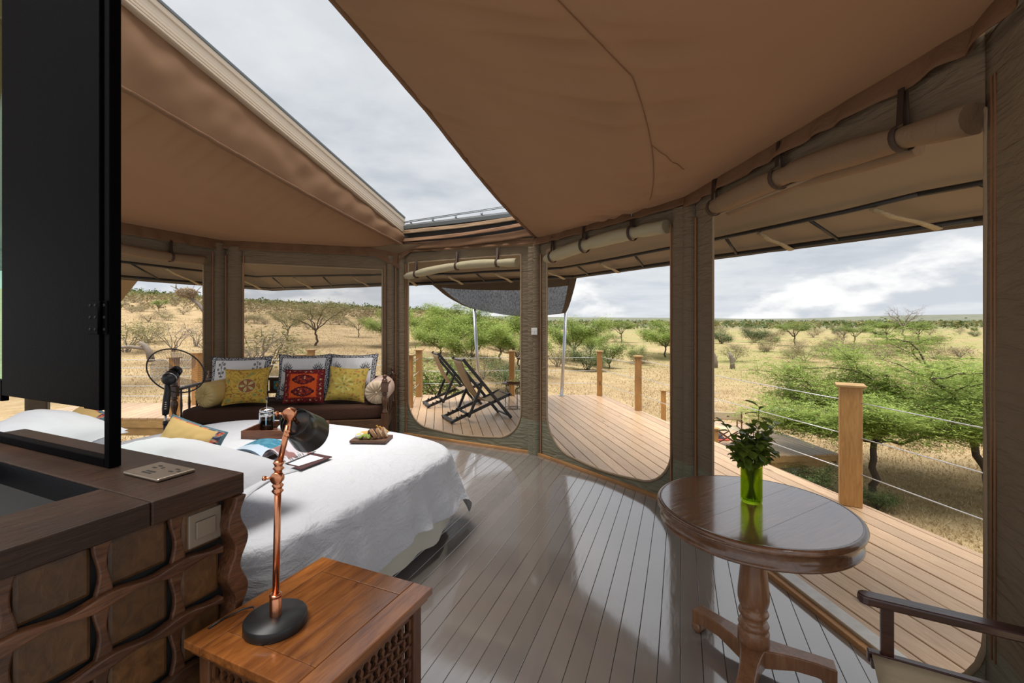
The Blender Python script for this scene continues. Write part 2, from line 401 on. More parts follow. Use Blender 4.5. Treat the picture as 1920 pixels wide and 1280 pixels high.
def canvas_wall(name, label, P, Q, zP, zQ, hole, amp=0.006):
    """hole: polygon of (t, z) along the wall from P to Q"""
    L = (Q - P).length; d = (Q - P).normalized(); nrm = V3(-d.y, d.x, 0)
    root = thing(name, label, 'wall', P, math.atan2(d.y, d.x), kind='structure')
    ct, cz = sum(p[0] for p in hole) / len(hole), sum(p[1] for p in hole) / len(hole)
    def outer(a):
        dx, dz = math.cos(a), math.sin(a); best = 1e9
        if dx > 1e-6: best = min(best, (L - ct) / dx)
        if dx < -1e-6: best = min(best, -ct / dx)
        if dz < -1e-6: best = min(best, -cz / dz)
        m = (zQ - zP) / L
        den = dz - m * dx
        if den > 1e-6: best = min(best, (zP + m * ct - cz) / den)
        return ct + dx * best, cz + dz * best
    ring = []
    for t, z in hole: a = math.atan2(z - cz, t - ct); ring.append((a, (t, z)))
    for t, z in ((0, 0), (L, 0), (L, zQ), (0, zP)):
        a = math.atan2(z - cz, t - ct)
        rr = sorted(ring, key=lambda r: abs((r[0] - a + PI) % (2 * PI) - PI))[:2]
        i0, i1 = rr[0][1], rr[1][1]
        # point of the hole outline on the ray to this corner
        dx, dz = math.cos(a), math.sin(a)
        ex, ez = i1[0] - i0[0], i1[1] - i0[1]; det = dx * (-ez) - dz * (-ex)
        s = ((i0[0] - ct) * (-ez) - (i0[1] - cz) * (-ex)) / det if abs(det) > 1e-9 else math.hypot(i0[0] - ct, i0[1] - cz)
        ring.append((a, (ct + dx * s, cz + dz * s)))
    ring.sort(key=lambda r: r[0])
    n = len(ring); m = 5; vs, fs = [], []
    for j in range(m + 1):
        for a, (t, z) in ring:
            ot, oz = outer(a); k = j / m; x, zz = t + (ot - t) * k, z + (oz - z) * k
            wv = amp * math.sin(PI * min(1, k * 1.2)) * mnoise.noise(Vector((x * 6 + P.x * 3, zz * 9, P.y)))
            vs.append((x, wv, zz))
    for j in range(m):
        for i in range(n): fs.append((j * n + i, j * n + (i + 1) % n, (j + 1) * n + (i + 1) % n, (j + 1) * n + i))
    mb = MB(); mb.add(vs, fs, True); mb.build('canvas_panel', M['canvas_wall'], root, solid=0.004)
    mb = MB(); mb.tube([(t, -0.004, z) for t, z in hole] + [(hole[0][0], -0.004, hole[0][1])], 0.012, 6, cap=False, flat=0.6, up=(0, 1, 0)); mb.build('edge_binding', M['binding'], root)
    return root, L
def post_sleeve(root, t, z1, w=0.085, depth=0.06, zips=(1,)):
    mb = MB()
    def fn(u, v):
        a = PI * u; z = z1 * v; wob = 0.006 * mnoise.noise(Vector((t * 5, z * 4, u * 2)))
        return (t + (w + wob) * -math.cos(a), -0.006 - (depth + wob) * math.sin(a), z)
    mb.grid(fn, 10, 14); mb.build('post_sleeve', M['canvas_wall'], root)
    for s in zips:
        mb = MB(); mb.bar((t + s * (w + 0.02), -0.014, 0.0), (t + s * (w + 0.02), -0.014, z1 - 0.12), 0.014, 0.010, up=(0, 1, 0)); mb.build('zip_strip', M['zip'], root)
def proj_t(px, P, Q):                        # where a line of sight meets the wall P-Q: distance from P
    d = (Q - P).normalized(); k = (px - 960) / F_PX
    return (P.y * k - P.x) / (d.x - d.y * k)

# wall YZ (left)
tz = proj_t(381, PY0, PZ)
wl_, L = canvas_wall('wall_left', 'olive canvas tent wall with a wide open window behind the standing fan', PY0, PZ, TOP['Y'], TOP['Z'],
                     rrect(0.18, tz, 0.12, 2.40, 0.3, 0.3, 0.0, 0.0))
post_sleeve(wl_, L - 0.02, 2.66, 0.09, zips=(-1,))
# wall ZA (behind the daybed): gauze window
ta, tb = proj_t(455, PZ, PA), proj_t(717, PZ, PA)
wfl, L = canvas_wall('wall_far_left', 'olive canvas tent wall with a gauze window behind the daybed', PZ, PA, TOP['Z'], TOP['A'],
                     rrect(ta, tb, 0.45, 2.395, 0.05, 0.05, 0.0, 0.0, zt1=2.31))
post_sleeve(wfl, 0.19, 2.62, 0.10, zips=(-1, 1)); post_sleeve(wfl, L - 0.13, 2.5, 0.055, zips=(-1, 1))
def gauze():
    t = NT('window_gauze'); tr = t.n('ShaderNodeBsdfTransparent'); df = t.n('ShaderNodeBsdfDiffuse'); df.inputs[0].default_value = (0.20, 0.155, 0.11, 1)
    m = t.n('ShaderNodeMixShader'); m.inputs[0].default_value = 0.27; t.l(tr.outputs[0], m.inputs[1]); t.l(df.outputs[0], m.inputs[2]); return t.done(m.outputs[0])
M['gauze'] = gauze()
mb = MB(); mb.add([(ta, 0.006, 0.45), (tb, 0.006, 0.45), (tb, 0.006, 2.31), (ta, 0.006, 2.395)], [(0, 1, 2, 3)]); mb.build('gauze_screen', M['gauze'], wfl)
# wall AB (far): zipped door opening
ta, tb = proj_t(766, PA, PB), proj_t(977, PA, PB)
wf, L = canvas_wall('wall_far', 'olive canvas tent wall with a rounded doorway onto the deck chairs', PA, PB, TOP['A'], TOP['B'],
                    rrect(ta, tb, 0.13, 2.40, 0.36, 0.36, 0.02, 0.02, sag=0.03))
post_sleeve(wf, 0.05, 2.5, 0.05, zips=(1,)); post_sleeve(wf, L - 0.03, 2.48, 0.075, zips=())
# wall BC
ta, tb = proj_t(1026, PB, PC), proj_t(1260, PB, PC)
wfr, L2 = canvas_wall('wall_far_right', 'olive canvas tent wall with a rounded doorway framing the empty deck', PB, PC, TOP['B'], TOP['C'],
                     rrect(ta, tb, 0.10, 2.42, 0.42, 0.36, 0.02, 0.02, sag=0.03))
post_sleeve(wfr, 0.03, 2.5, 0.05, zips=(1,)); post_sleeve(wfr, L2 - 0.05, 2.56, 0.09, zips=(-1,))
# wall CD
ta, tb = proj_t(1338, PC, PD), proj_t(1852, PC, PD)
wr, L3 = canvas_wall('wall_right', 'olive canvas tent wall with the widest opening, behind the round table', PC, PD, TOP['C'], TOP['D'],
                    rrect(ta, tb, 0.035, 2.40, 0.02, 0.40, 0.02, 0.02))
post_sleeve(wr, 0.05, 2.56, 0.07, zips=(1,))
# wall DE: only its first canvas width shows
d_ = (PE - PD).normalized()
wnr = thing('wall_near_right', 'brown canvas tent panel at the edge of the widest opening, beside the chair', 'wall', PD, math.atan2(d_.y, d_.x), kind='structure')
mb = MB(); mb.grid(lambda u, v: (u * 0.55, 0.008 * mnoise.noise(Vector((u * 2, v * 7, 3.3))), v * 2.69), 10, 26); mb.build('canvas_panel', M['canvas_wall'], wnr, solid=0.004)
for x in (0.05, 0.075):
    mb = MB(); mb.tube([(x, -0.004, 0.35), (x, -0.004, 2.5)], 0.003, 4); mb.build('seam', M['zip'], wnr)
# timber strips at the foot of the walls
def trim(name, label, P, Q, w=0.035, h=0.028):
    d = (Q - P).normalized(); n = V3(d.y, -d.x, 0)
    mb = MB(); L = (Q - P).length; mb.box((L / 2, -0.02, h / 2), (L, w, h))
    o = mb.build(name, M['trim_wood'], None, bevel=0.003); o.location = P; o.rotation_euler = (0, 0, math.atan2(d.y, d.x)); tag(o, label, 'trim', kind='structure')
trim('baseboard_far', 'orange timber strip at the foot of the doorway by the deck chairs', PA, PB)
trim('baseboard_far_right', 'orange timber strip at the foot of the doorway framing the empty deck', PB, PC)
trim('baseboard_right', 'orange timber threshold strip of the widest opening', PC, PD, 0.045, 0.03)
mb = MB(); dC = (PD - PC).normalized(); Lc = (PD - PC).length
mb.box((Lc / 2, 0.085, -0.012), (Lc, 0.10, 0.04))
M['sill_paint'] = plain('worn_white_sill', (0.50, 0.48, 0.45), 0.35, var=0.3, vs=14, bump=0.3)
o = mb.build('trim_1', M['sill_paint'], None, bevel=0.004); o.location = PC; o.rotation_euler = (0, 0, math.atan2(dC.y, dC.x))
tag(o, 'worn white painted sill between the grey floor and the deck', 'trim', kind='structure')

# ---------------------------------------------------------------- rolled-up door flaps with straps
def rolled_flap(root, t0, t1, z0, z1, r, mat, straps, y=-0.045, sag=0.03, two=False, slack=1.0):
    pts, rs = [], []
    n = 26
    for i in range(n + 1):
        k = i / n; t = t0 + (t1 - t0) * k
        zz = z0 + (z1 - z0) * k - sag * math.sin(PI * k)
        rr = r * (1 + 0.10 * mnoise.noise(Vector((k * 9, r * 30, z0))))
        for s in straps:
            rr *= 1 - 0.22 * math.exp(-((k - s) * 30) ** 2)
        if k < 0.05: rr *= 0.55 + 9 * k
        pts.append((t, y, zz)); rs.append(rr)
    mb = MB(); mb.tube(pts, rs, 14, flat=0.85); fl = mb.build('rolled_flap', mat, root)
    if two:
        mb = MB(); mb.tube([(p[0], p[1] + r * 1.1, p[2] - r * 0.55) for p in pts[2:-4]], [q * 0.62 for q in rs[2:-4]], 10); mb.build('rolled_gauze', M['roll_brown'], root)
    for s in straps:
        i = int(s * n); c = Vector(pts[i]); q = rs[i] * 1.12
        loop = [c + V3(0, -q * 0.15, r * 3.0)] + [c + V3(0, -math.sin(a) * q, math.cos(a) * q) for a in np.linspace(0.3, 2 * PI - 0.3, 14)] + [c + V3(0, q * 0.15, r * 3.0)]
        mb = MB(); mb.tube(loop, 0.016, 6, flat=0.25, up=(0, 0, 1)); mb.build('strap', M['strap'], root)
rolled_flap(wl_, 0.2, tz - 0.01, 2.52, 2.40, 0.07, M['roll_brown'], (0.74,), sag=0.05)
rolled_flap(wf, proj_t(763, PA, PB), proj_t(972, PA, PB), 2.20, 2.30, 0.062, M['roll'], (0.12, 0.5, 0.86), sag=-0.055)
rolled_flap(wfr, proj_t(1028, PB, PC), proj_t(1256, PB, PC), 2.30, 2.42, 0.075, M['roll'], (0.08, 0.42, 0.80), sag=-0.04)
rolled_flap(wr, proj_t(1340, PC, PD), proj_t(1846, PC, PD) , 2.44, 2.36, 0.072, M['roll_brown'], (0.06, 0.45, 0.86), sag=-0.05, two=True)

# ---------------------------------------------------------------- ceiling: liner canvases, fold, rafter track, front gutter
ceil = thing('ceiling', 'tan canvas tent ceiling with a long strip open to the sky', 'ceiling', kind='structure')
def edge_R(s): return V3(0.29 - SA * s, 5.49 - CA * s, 2.59 + 0.255 * s - 0.05 * math.sin(PI * min(1, s / 2.2)) )
def edge_L(s): p = PA + V3(CA, -SA, 0) * 0.10; return V3(p.x - SA * s, p.y - CA * s, 2.63 + 0.198 * s - 0.03 * math.sin(PI * min(1, s / 3.2)))
def track(s, dr=0.0, dz=0.0): return V3(PA.x - SA * s + CA * dr, PA.y - CA * s - SA * dr, 2.82 + 0.345 * s + dz)
def polyline(pts):
    ls = [0]
    for a, b in zip(pts, pts[1:]): ls.append(ls[-1] + (b - a).length)
    def f(d):
        d = max(0, min(ls[-1], d))
        for i in range(len(pts) - 1):
            if d <= ls[i + 1] + 1e-9: return pts[i].lerp(pts[i + 1], (d - ls[i]) / (ls[i + 1] - ls[i]))
        return pts[-1]
    return f, ls[-1]
def zt(p, z): return V3(p.x, p.y, z)
PEc = PD + V3(-SA, -CA, 0) * 2.5; PXc = PY0 + V3(-SA, -CA, 0) * 2.2
outR, lenR = polyline([zt(PB, 2.57), zt(PC, 2.66), zt(PD, 2.73), zt(PEc, 2.75)])
outL, lenL = polyline([zt(PA, 2.60), zt(PZ, 2.71), zt(PY0, 2.75), zt(PXc, 2.75)])
SMAX = 4.7
def smooth_(a, b, x):
    t = max(0.0, min(1.0, (x - a) / (b - a))); return t * t * (3 - 2 * t)
def liner(edge, out, L, sag, seed, side):
    def fn(u, v):
        s = SMAX * u; a = edge(s); b = out(L * u ** 0.96); p = a.lerp(b, v)
        k = min(1.0, s / 1.6); k0 = k; k = k * (1 - math.exp(-v * 30))
        p.z -= sag * k0 * math.sin(PI * min(1, v * 1.0)) ** 0.8
        # gathers along the free edge and soft drape
        p.z += 0.065 * k * math.exp(-v * 5) * mnoise.noise(Vector((s * 9, v * 2, seed))) + 0.030 * k * math.exp(-v * 10) * mnoise.noise(Vector((s * 22, v * 3, seed)))
        p.z += 0.035 * k * math.sin(PI * v) * mnoise.noise(Vector((s * 1.6 + v * 3, v * 4, seed + 5)))
        if side > 0:
            vs_ = 0.48 + (3.3 - s) * 0.17; dv = v - vs_
            p.z += 0.095 * k * (1 - math.exp(-(dv / 0.035) ** 2)) * math.exp(-(dv / (0.20 if dv < 0 else 0.10)) ** 2) * mnoise.noise(Vector((s * 10 + dv * 3, dv * 2.0, seed + 9))) * smooth_(3.9, 3.2, s)

        return p
    mb = MB(); mb.grid(fn, 190, 60); return mb, fn
mbR, fR = liner(edge_R, outR, lenR, 0.20, 1.0, 1)
cr_ = mbR.build('liner_canvas', M['canvas_in'], ceil); tag(cr_, 'sagging tan liner canvas above the round table')
mbL, fL = liner(edge_L, outL, lenL, 0.05, 8.0, -1)
cl_ = mbL.build('liner_canvas', M['canvas_in'], ceil); tag(cl_, 'taut tan liner canvas above the bed and daybed')
# hems
for fn_, off in ((edge_R, 0.012), (edge_L, 0.0)):
    mb = MB(); mb.tube([fn_(SMAX * i / 60) + V3(0, 0, 0.006 * mnoise.noise(Vector((i * 0.7, off * 90, 0)))) for i in range(61)], 0.022, 8); mb.build('hem', M['valance'], ceil)
# seams sewn across the right-hand liner
for (s0_, v0_), (s1_, v1_) in (((1.50, 0.786), (4.2, 0.327)), ((2.32, 0.647), (1.95, 0.80))):
    sp = []
    for i in range(121):
        k = i / 120; sp.append(fR((s0_ + (s1_ - s0_) * k) / SMAX, v0_ + (v1_ - v0_) * k) - V3(0, 0, 0.005))
    mb = MB(); mb.tube(sp, 0.0030, 5); mb.build('seam', M['valance'], ceil)
# canvas fold from the left hem up to the rafter track (lit by the opening)
def fold(u, v):
    s = SMAX * u; p = edge_L(s).lerp(track(s, -0.02, 0.05), v)
    bulge = math.sin(PI * v)
    p += V3(CA, -SA, 0.2) * (0.05 * bulge * (1 + 0.8 * mnoise.noise(Vector((s * 3.2, v * 1.5, 4)))))
    p += V3(CA, -SA, 0) * (0.035 * bulge * mnoise.noise(Vector((s * 6 + v * 2, v * 2, 9))))
    return p
mb = MB(); mb.grid(fold, 150, 16); o = mb.build('lining_fold', M['canvas_in'], ceil); tag(o, 'puckered canvas fold along the open roof strip')
# rafter track: ribbed cream section with a dark cap
def ext_bar(dr, dz, w, h, mat, name, s0=-0.02, s1=SMAX):
    mb = MB(); mb.bar(track(s0, dr, dz), track(s1, dr, dz), w, h); return mb.build(name, mat, ceil, bevel=0.006)
ext_bar(0.03, 0.10, 0.06, 0.19, M['cream_metal'], 'rafter_track')
for i in range(4): ext_bar(0.062 - 0.004 * i, 0.012 + i * 0.030, 0.022, 0.020, M['cream_metal'], 'track_rib')
ext_bar(0.045, 0.185, 0.055, 0.05, M['cream_metal'], 'track_lip')
ext_bar(0.03, 0.225, 0.10, 0.028, M['grey_metal'], 'track_cap')
for s in (1.15, 2.35, 3.0):
    mb = MB(); mb.lathe([(0.0, 0.02), (0.012, 0.018), (0.014, 0.006), (0.02, 0.0)], 8, c=track(s, 0.03, 0.24)); mb.build('bolt', M['steel'], ceil)
mb = MB(); mb.tube([track(s, -0.03 + 0.015 * math.sin(s * 9), 0.255 + 0.012 * math.sin(s * 7)) for s in np.linspace(0.0, 1.7, 22)], [0.045 * (1 - 0.35 * i / 21) for i in range(22)], 10); mb.build('gathered_roof_cover', M['roll_brown'], ceil)
# the opposite track above the right-hand liner
def track2(s, dr=0.0, dz=0.0): return V3(PB.x - SA * s + CA * (0.10 + dr), PB.y - CA * s - SA * (0.10 + dr), 2.80 + 0.345 * s + dz)
mb = MB(); mb.bar(track2(-0.02, 0, 0.1), track2(SMAX, 0, 0.1), 0.06, 0.2); mb.build('rafter_track', M['cream_metal'], ceil)
# gutter beam across the far end of the opening
def ab(t, z, off=0.0):
    p = PA.lerp(PB, t); d = (PB - PA).normalized(); n = V3(-d.y, d.x, 0); return V3(p.x + n.x * off, p.y + n.y * off, z)
mb = MB(); mb.bar(ab(-0.02, 2.90, 0.05), ab(1.05, 2.90, 0.05), 0.10, 0.055); mb.build('gutter_beam', M['grey_metal'], ceil, bevel=0.006)
mb = MB(); mb.bar(ab(-0.02, 2.945, 0.09), ab(1.05, 2.945, 0.09), 0.03, 0.035); mb.build('gutter_lip', M['steel'], ceil)
for t in (0.07, 0.25, 0.43, 0.62, 0.82):
    mb = MB(); mb.lathe([(0.0, 0.03), (0.014, 0.026), (0.014, 0.0)], 8, c=ab(t, 2.962, 0.06)); mb.build('bolt', M['grey_metal'], ceil)
for z, off in ((3.03, 0.10), (2.99, 0.02)):
    mb = MB(); mb.tube([ab(0.0, z - 0.02, off), ab(0.5, z, off), ab(1.1, z + 0.03, off)], 0.006, 6); mb.build('stay_wire', M['grey_metal'], ceil)
def ribbon(z0, z1, h, off, sag, mat, wob):
    def fn(u, v):
        z = z0 + (z1 - z0) * u - sag * math.sin(PI * u) - h * v
        return ab(u * 1.02 - 0.01, z, off + wob * mnoise.noise(Vector((u * 6, v, z0 * 7))) - 0.03 * v)
    mb = MB(); mb.grid(fn, 40, 4); return mb.build('folded_lining', mat, ceil, solid=0.006)
ribbon(2.86, 2.88, 0.055, -0.02, 0.02, M['roll_brown'], 0.02)
ribbon(2.735, 2.78, 0.05, -0.06, 0.03, M['valance'], 0.02)
ribbon(2.685, 2.70, 0.10, -0.04, 0.035, M['valance'], 0.03)
mb = MB(); mb.bar(ab(-0.03, 2.72, 0.05), ab(1.06, 2.72, 0.05), 0.03, 0.34); mb.build('gutter_board', M['pipe'], ceil)
# ---------------------------------------------------------------- valances hanging along the wall tops
def valance(P, Q, zP, zQ, h, seed, tail0=0.0, tail1=0.0):
    d = (Q - P).normalized(); n = V3(d.y, -d.x, 0); L = (Q - P).length
    def fn(u, v):
        hh = h + tail0 * max(0, 1 - u / 0.10) + tail1 * max(0, (u - 0.86) / 0.14)
        hh += 0.012 * mnoise.noise(Vector((u * L * 5, seed, 0)))
        p = P.lerp(Q, u); off = 0.022 + 0.035 * v + 0.018 * v * math.sin(u * L * 23 + 3 * mnoise.noise(Vector((u * 6, seed, 1))))
        return V3(p.x + n.x * off, p.y + n.y * off, zP + (zQ - zP) * u + 0.02 - hh * v)
    mb = MB(); mb.grid(fn, int(L * 34), 6); mb.build('valance', M['valance'], ceil, solid=0.004)
valance(PY0, PZ, 2.74, 2.70, 0.15, 1)
valance(PZ, PA, 2.70, 2.59, 0.13, 2, 0, 0.16)
valance(PA, PB, 2.59, 2.56, 0.07, 3, 0.14, 0)
valance(PB, PC, 2.57, 2.66, 0.11, 4)
valance(PC, PD, 2.66, 2.74, 0.14, 5)
valance(PD, PEc, 2.74, 2.77, 0.15, 6)

# ---------------------------------------------------------------- outer fly sheet: eaves outside the walls
fly = thing('fly_sheet', 'brown outer fly sheet of the tent, its eaves outside the window openings', 'tent fly', kind='structure')
EAVE = [V3(-6.2, 3.6, 2.2), V3(-4.97, 6.11, 2.17), V3(-4.26, 8.15, 2.17), V3(-2.02, 7.09, 2.17), V3(-0.6, 6.95, 2.2), V3(0.92, 6.56, 2.25), V3(2.0, 4.57, 2.25), V3(2.99, 2.89, 2.25), V3(4.3, 0.8, 2.25)]
INN = [zt(PXc, 2.79), zt(PY0, 2.79), zt(PZ, 2.74), zt(PZ.lerp(PA, 0.75), 2.66), zt(PA.lerp(PB, 0.35), 2.62), zt(PB, 2.60), zt(PC, 2.70), zt(PC.lerp(PD, 0.6), 2.75), zt(PD, 2.78)]
def fly_pt(i, k, v, hang=0.0):
    a, b = INN[i].lerp(INN[i + 1], k), EAVE[i].lerp(EAVE[i + 1], k)
    p = a.lerp(b, v); p.z -= 0.05 * math.sin(PI * v) ; p.z += 0.012 * mnoise.noise(p * 2.0); return p
for i in range(len(EAVE) - 1):
    mb = MB(); mb.grid(lambda u, v, i=i: fly_pt(i, u, v), 14, 10); mb.build('eave_canvas', M['canvas_fly'], fly)
    mb = MB(); mb.grid(lambda u, v, i=i: EAVE[i].lerp(EAVE[i + 1], u) + V3(0, 0, 0.01 - 0.06 * v + 0.004 * mnoise.noise(Vector((u * 9, v, i)))), 14, 2); mb.build('eave_hem', M['canvas_fly'], fly)
    for v, r in ((0.60, 0.017), (0.93, 0.020)):
        mb = MB(); mb.tube([fly_pt(i, k, v) - V3(0, 0, 0.045) for k in (0, 0.25, 0.5, 0.75, 1)], r, 8); mb.build('frame_pipe', M['pipe'], fly)
    for k in (0.15, 0.6):
        mb = MB(); mb.tube([fly_pt(i, k, 0.60) - V3(0, 0, 0.05), fly_pt(i, k, 0.93) - V3(0, 0, 0.05)], 0.013, 6); mb.build('cross_pipe', M['pipe'], fly)
    for k in (0.35, 0.85):
        a, b = fly_pt(i, k, 0.60) - V3(0, 0, 0.07), fly_pt(i, k + 0.06, 0.93) - V3(0, 0, 0.075)
        mb = MB(); mb.tube([a, a.lerp(b, 0.3) - V3(0, 0, 0.012), a.lerp(b, 0.7) + V3(0, 0, 0.006), b], [0.03, 0.034, 0.03, 0.034], 6, flat=0.25); mb.build('webbing_strap', M['webbing'], fly)
# ================================================================= furniture
def room(name, label, cat, r, b, z=0.0, group=None, kind=None): return thing(name, label, cat, rb(r, b, z), -AZ, group, kind)
M['dark_wood'] = wood('dark_stained_wood', (0.022, 0.010, 0.006), (0.062, 0.030, 0.016), 0.42, 9, (14, 1, 14), 0.15, 0.5, spec=0.3, dark=(0.012, 0.007, 0.005))
M['hewn'] = wood('hewn_dark_wood', (0.048, 0.017, 0.008), (0.150, 0.062, 0.028), 0.28, 10, (10, 1, 6), 0.25, 0.6, dark=(0.02, 0.01, 0.006))
M['panel_wood'] = wood('worn_panel_wood', (0.066, 0.027, 0.008), (0.160, 0.071, 0.022), 0.38, 7, (6, 4, 3), 0.15, 0.5, dark=(0.035, 0.02, 0.011))
M['basin'] = plain('black_basin', (0.004, 0.004, 0.005), 0.35, spec=0.2, bump=0.2, bs=200)
M['brass_plate'] = plain('bronze_plate', (0.36, 0.29, 0.22), 0.32, 0.85, var=0.15)
M['switch_pl'] = plain('taupe_switch_plate', (0.25, 0.205, 0.155), 0.4, 0.3, var=0.1)
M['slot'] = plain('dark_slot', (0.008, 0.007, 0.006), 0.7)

# ---------------------------------------------------------------- washstand (dark wood unit at the head of the bed)
R0, B0 = -2.0, 0.8
ws = room('washstand', 'dark wooden washstand with a lattice of wavy hewn battens', 'washstand', R0, B0)
def L_(r, b, z): return (r - R0, b - B0, z)
def lbox(parent, name, mat, r0, r1, b0, b1, z0, z1, bev=0.004):
    mb = MB(); mb.box(L_((r0 + r1) / 2, (b0 + b1) / 2, (z0 + z1) / 2), (r1 - r0, b1 - b0, z1 - z0)); return mb.build(name, mat, parent, bevel=bev)
lbox(ws, 'carcass', M['slot'], -3.2, -1.615, -0.6, 1.085, 0.0, 0.975)
lbox(ws, 'worktop_board', M['dark_wood'], -1.837, -1.562, -0.6, 0.8208, 0.976, 1.049)
lbox(ws, 'worktop_board', M['dark_wood'], -3.2, -1.558, 0.822, 1.118, 0.976, 1.050)
lbox(ws, 'worktop_board', M['dark_wood'], -3.2, -2.62, -0.6, 0.818, 0.976, 1.049)
mb = MB()
for z, a in ((1.046, 0.0), (0.90, 0.03)):
    mb.add([L_(-2.62 + a, -0.35 + a, z), L_(-1.837 - a, -0.35 + a, z), L_(-1.837 - a, 0.818 - a, z), L_(-2.62 + a, 0.818 - a, z)], [])
mb.f = [(4, 5, 6, 7), (0, 1, 5, 4), (1, 2, 6, 5), (2, 3, 7, 6), (3, 0, 4, 7)]; mb.s = [False] * 5
bs_ = mb.build('basin', M['basin'], ws, solid=0.004)
BZ = [0.975, 0.807, 0.629, 0.450, 0.272, 0.094]; BB = [1.075, 0.909, 0.7126, 0.516, 0.32, 0.12, -0.08, -0.28, -0.48]
for j in range(len(BZ) - 1):
    for i in range(len(BB) - 1):
        if i == 0 and j == 0: b0_, b1_, z0_, z1_ = 0.93, 1.065, 0.826, 0.955
        b1, b0 = BB[i] - 0.020, BB[i + 1] + 0.016; z1, z0 = BZ[j] - 0.010, BZ[j + 1] + 0.020
        lbox(ws, 'panel', M['panel_wood'], -1.63, -1.596 + random.uniform(-0.004, 0.002), b0, b1, z0, z1, 0.012)
def wavy(parent, name, axis, fixed, a0, a1, half, amp, per, r0, r1, ph=0.0, lean=0.0):
    n = int((a1 - a0) / per * 14) + 2; up, dn = [], []
    for k in range(n + 1):
        a = a0 + (a1 - a0) * k / n; w = half - amp * math.cos(2 * PI * (a - ph) / per); sh = lean * math.sin(2 * PI * (a - ph) / per)
        up.append((a, fixed + w + sh)); dn.append((a, fixed - w + sh))
    mb = MB(); m = n + 1; vs = []
    for r_ in (r0, r1):
        for lst in (up, dn):
            for a, o in lst:
                b, z = (a, o) if axis == 'b' else (o, a)
                vs.append(L_(r_, b, z))
    fs = []
    for k in range(n):
        fs += [(2 * m + k, 2 * m + k + 1, 3 * m + k + 1, 3 * m + k), (k, m + k, m + k + 1, k + 1), (k, k + 1, 2 * m + k + 1, 2 * m + k), (m + k, 3 * m + k, 3 * m + k + 1, m + k + 1)]
    fs += [(0, 2 * m, 3 * m, m), (n, m + n, 3 * m + n, 2 * m + n)]
    mb.add(vs, fs); return mb.build(name, M['hewn'], parent, bevel=0.005)
for b in BB[1:]: wavy(ws, 'upright_batten', 'z', b, 0.02, 0.972, 0.017, -0.006, 0.178, -1.600, -1.582, 0.094, 0.004)
for z in BZ[1:]: wavy(ws, 'cross_batten', 'b', z, -0.58, 1.05, 0.014, -0.006, 0.197, -1.600, -1.566, 0.12, 0.004)
wavy(ws, 'corner_post', 'z', 1.088, 0.0, 0.974, 0.024, 0.008, 0.178, -1.655, -1.545, 0.05, 0.012)
sw = lbox(ws, 'switch_plate', M['switch_pl'], -1.612, -1.590, 0.945, 1.058, 0.838, 0.952, 0.006)
mb = MB(); mb.box(L_(-1.588, 1.000, 0.895), (0.010, 0.066, 0.058)); o = mb.build('rocker', M['switch_pl'], sw, bevel=0.003)
sp_ = room('socket_plate', 'bronze double socket plate lying on the dark washstand top', 'socket', -1.826, 0.987, 1.0505)
mb = MB(); mb.box((0, 0, 0.006), (0.21, 0.125, 0.012)); mb.build('plate', M['brass_plate'], sp_, bevel=0.005)
for x, y, w, d in ((-0.045, 0.028, 0.020, 0.008), (-0.045, 0.008, 0.02, 0.008), (-0.012, 0.018, 0.008, 0.012), (0.055, 0.03, 0.02, 0.007), (0.055, 0.006, 0.02, 0.007), (0.082, 0.018, 0.009, 0.011), (-0.01, -0.022, 0.05, 0.008), (-0.01, -0.036, 0.05, 0.008)):
    mb = MB(); mb.box((x, y, 0.0122), (w, d, 0.0012)); mb.build('slot', M['slot'], sp_)

# ---------------------------------------------------------------- black folding mirror frame standing on the washstand
mf = room('mirror_frame', 'tall black painted mirror frame with a hinged leaf standing on the washstand', 'mirror', -2.5, 0.958, 1.0505)
def mbox(name, mat, r0, r1, b0, b1, z0, z1, bev=0.003, parent=mf):
    mb = MB(); mb.box(((r0 + r1) / 2 + 2.5, (b0 + b1) / 2 - 0.958, (z0 + z1) / 2 - 1.0505), (r1 - r0, b1 - b0, z1 - z0)); return mb.build(name, mat, parent, bevel=bev)
mbox('post', M['black_paint'], -2.084, -2.048, 0.940, 0.978, 1.051, 3.15)
mbox('rail', M['black_paint'], -3.7, -2.084, 0.940, 0.976, 1.051, 1.084)
leaf = mbox('leaf', M['black_paint'], -2.93, -2.100, 0.945, 0.972, 1.262, 3.12)
mbox('stile', M['black_paint'], -2.208, -2.098, 0.932, 0.946, 1.262, 3.12, parent=leaf)
mbox('edge_strip', M['black_paint'], -2.094, -2.086, 0.950, 0.970, 1.262, 3.12, parent=leaf)
for z in (1.61, 2.98):
    h = mbox('hinge', M['black_paint'], -2.168, -2.088, 0.9265, 0.9325, z - 0.062, z + 0.062, 0.002)
    mbox('hinge_plate', M['black_paint'], -2.086, -2.052, 0.934, 0.9405, z - 0.062, z + 0.062, 0.002, parent=h)
    mb = MB(); mb.tube([(2.5 - 2.087, 0.927 - 0.958, z - 0.063 - 1.0505), (2.5 - 2.087, 0.927 - 0.958, z + 0.063 - 1.0505)], 0.006, 8); mb.build('hinge_pin', M['black_paint'], h)
    for dx in (-2.15, -2.115, -2.07):
        for dz in (-0.045, 0.0, 0.045):
            mb = MB(); mb.lathe([(0.0, -0.002), (0.0045, -0.0015), (0.006, 0.0)], 8, M=Matrix.Rotation(-PI / 2, 3, 'X'), c=(2.5 + dx, (0.9262 if dx < -2.09 else 0.9338) - 0.958, z + dz - 1.0505)); mb.build('screw', M['slot'], h)
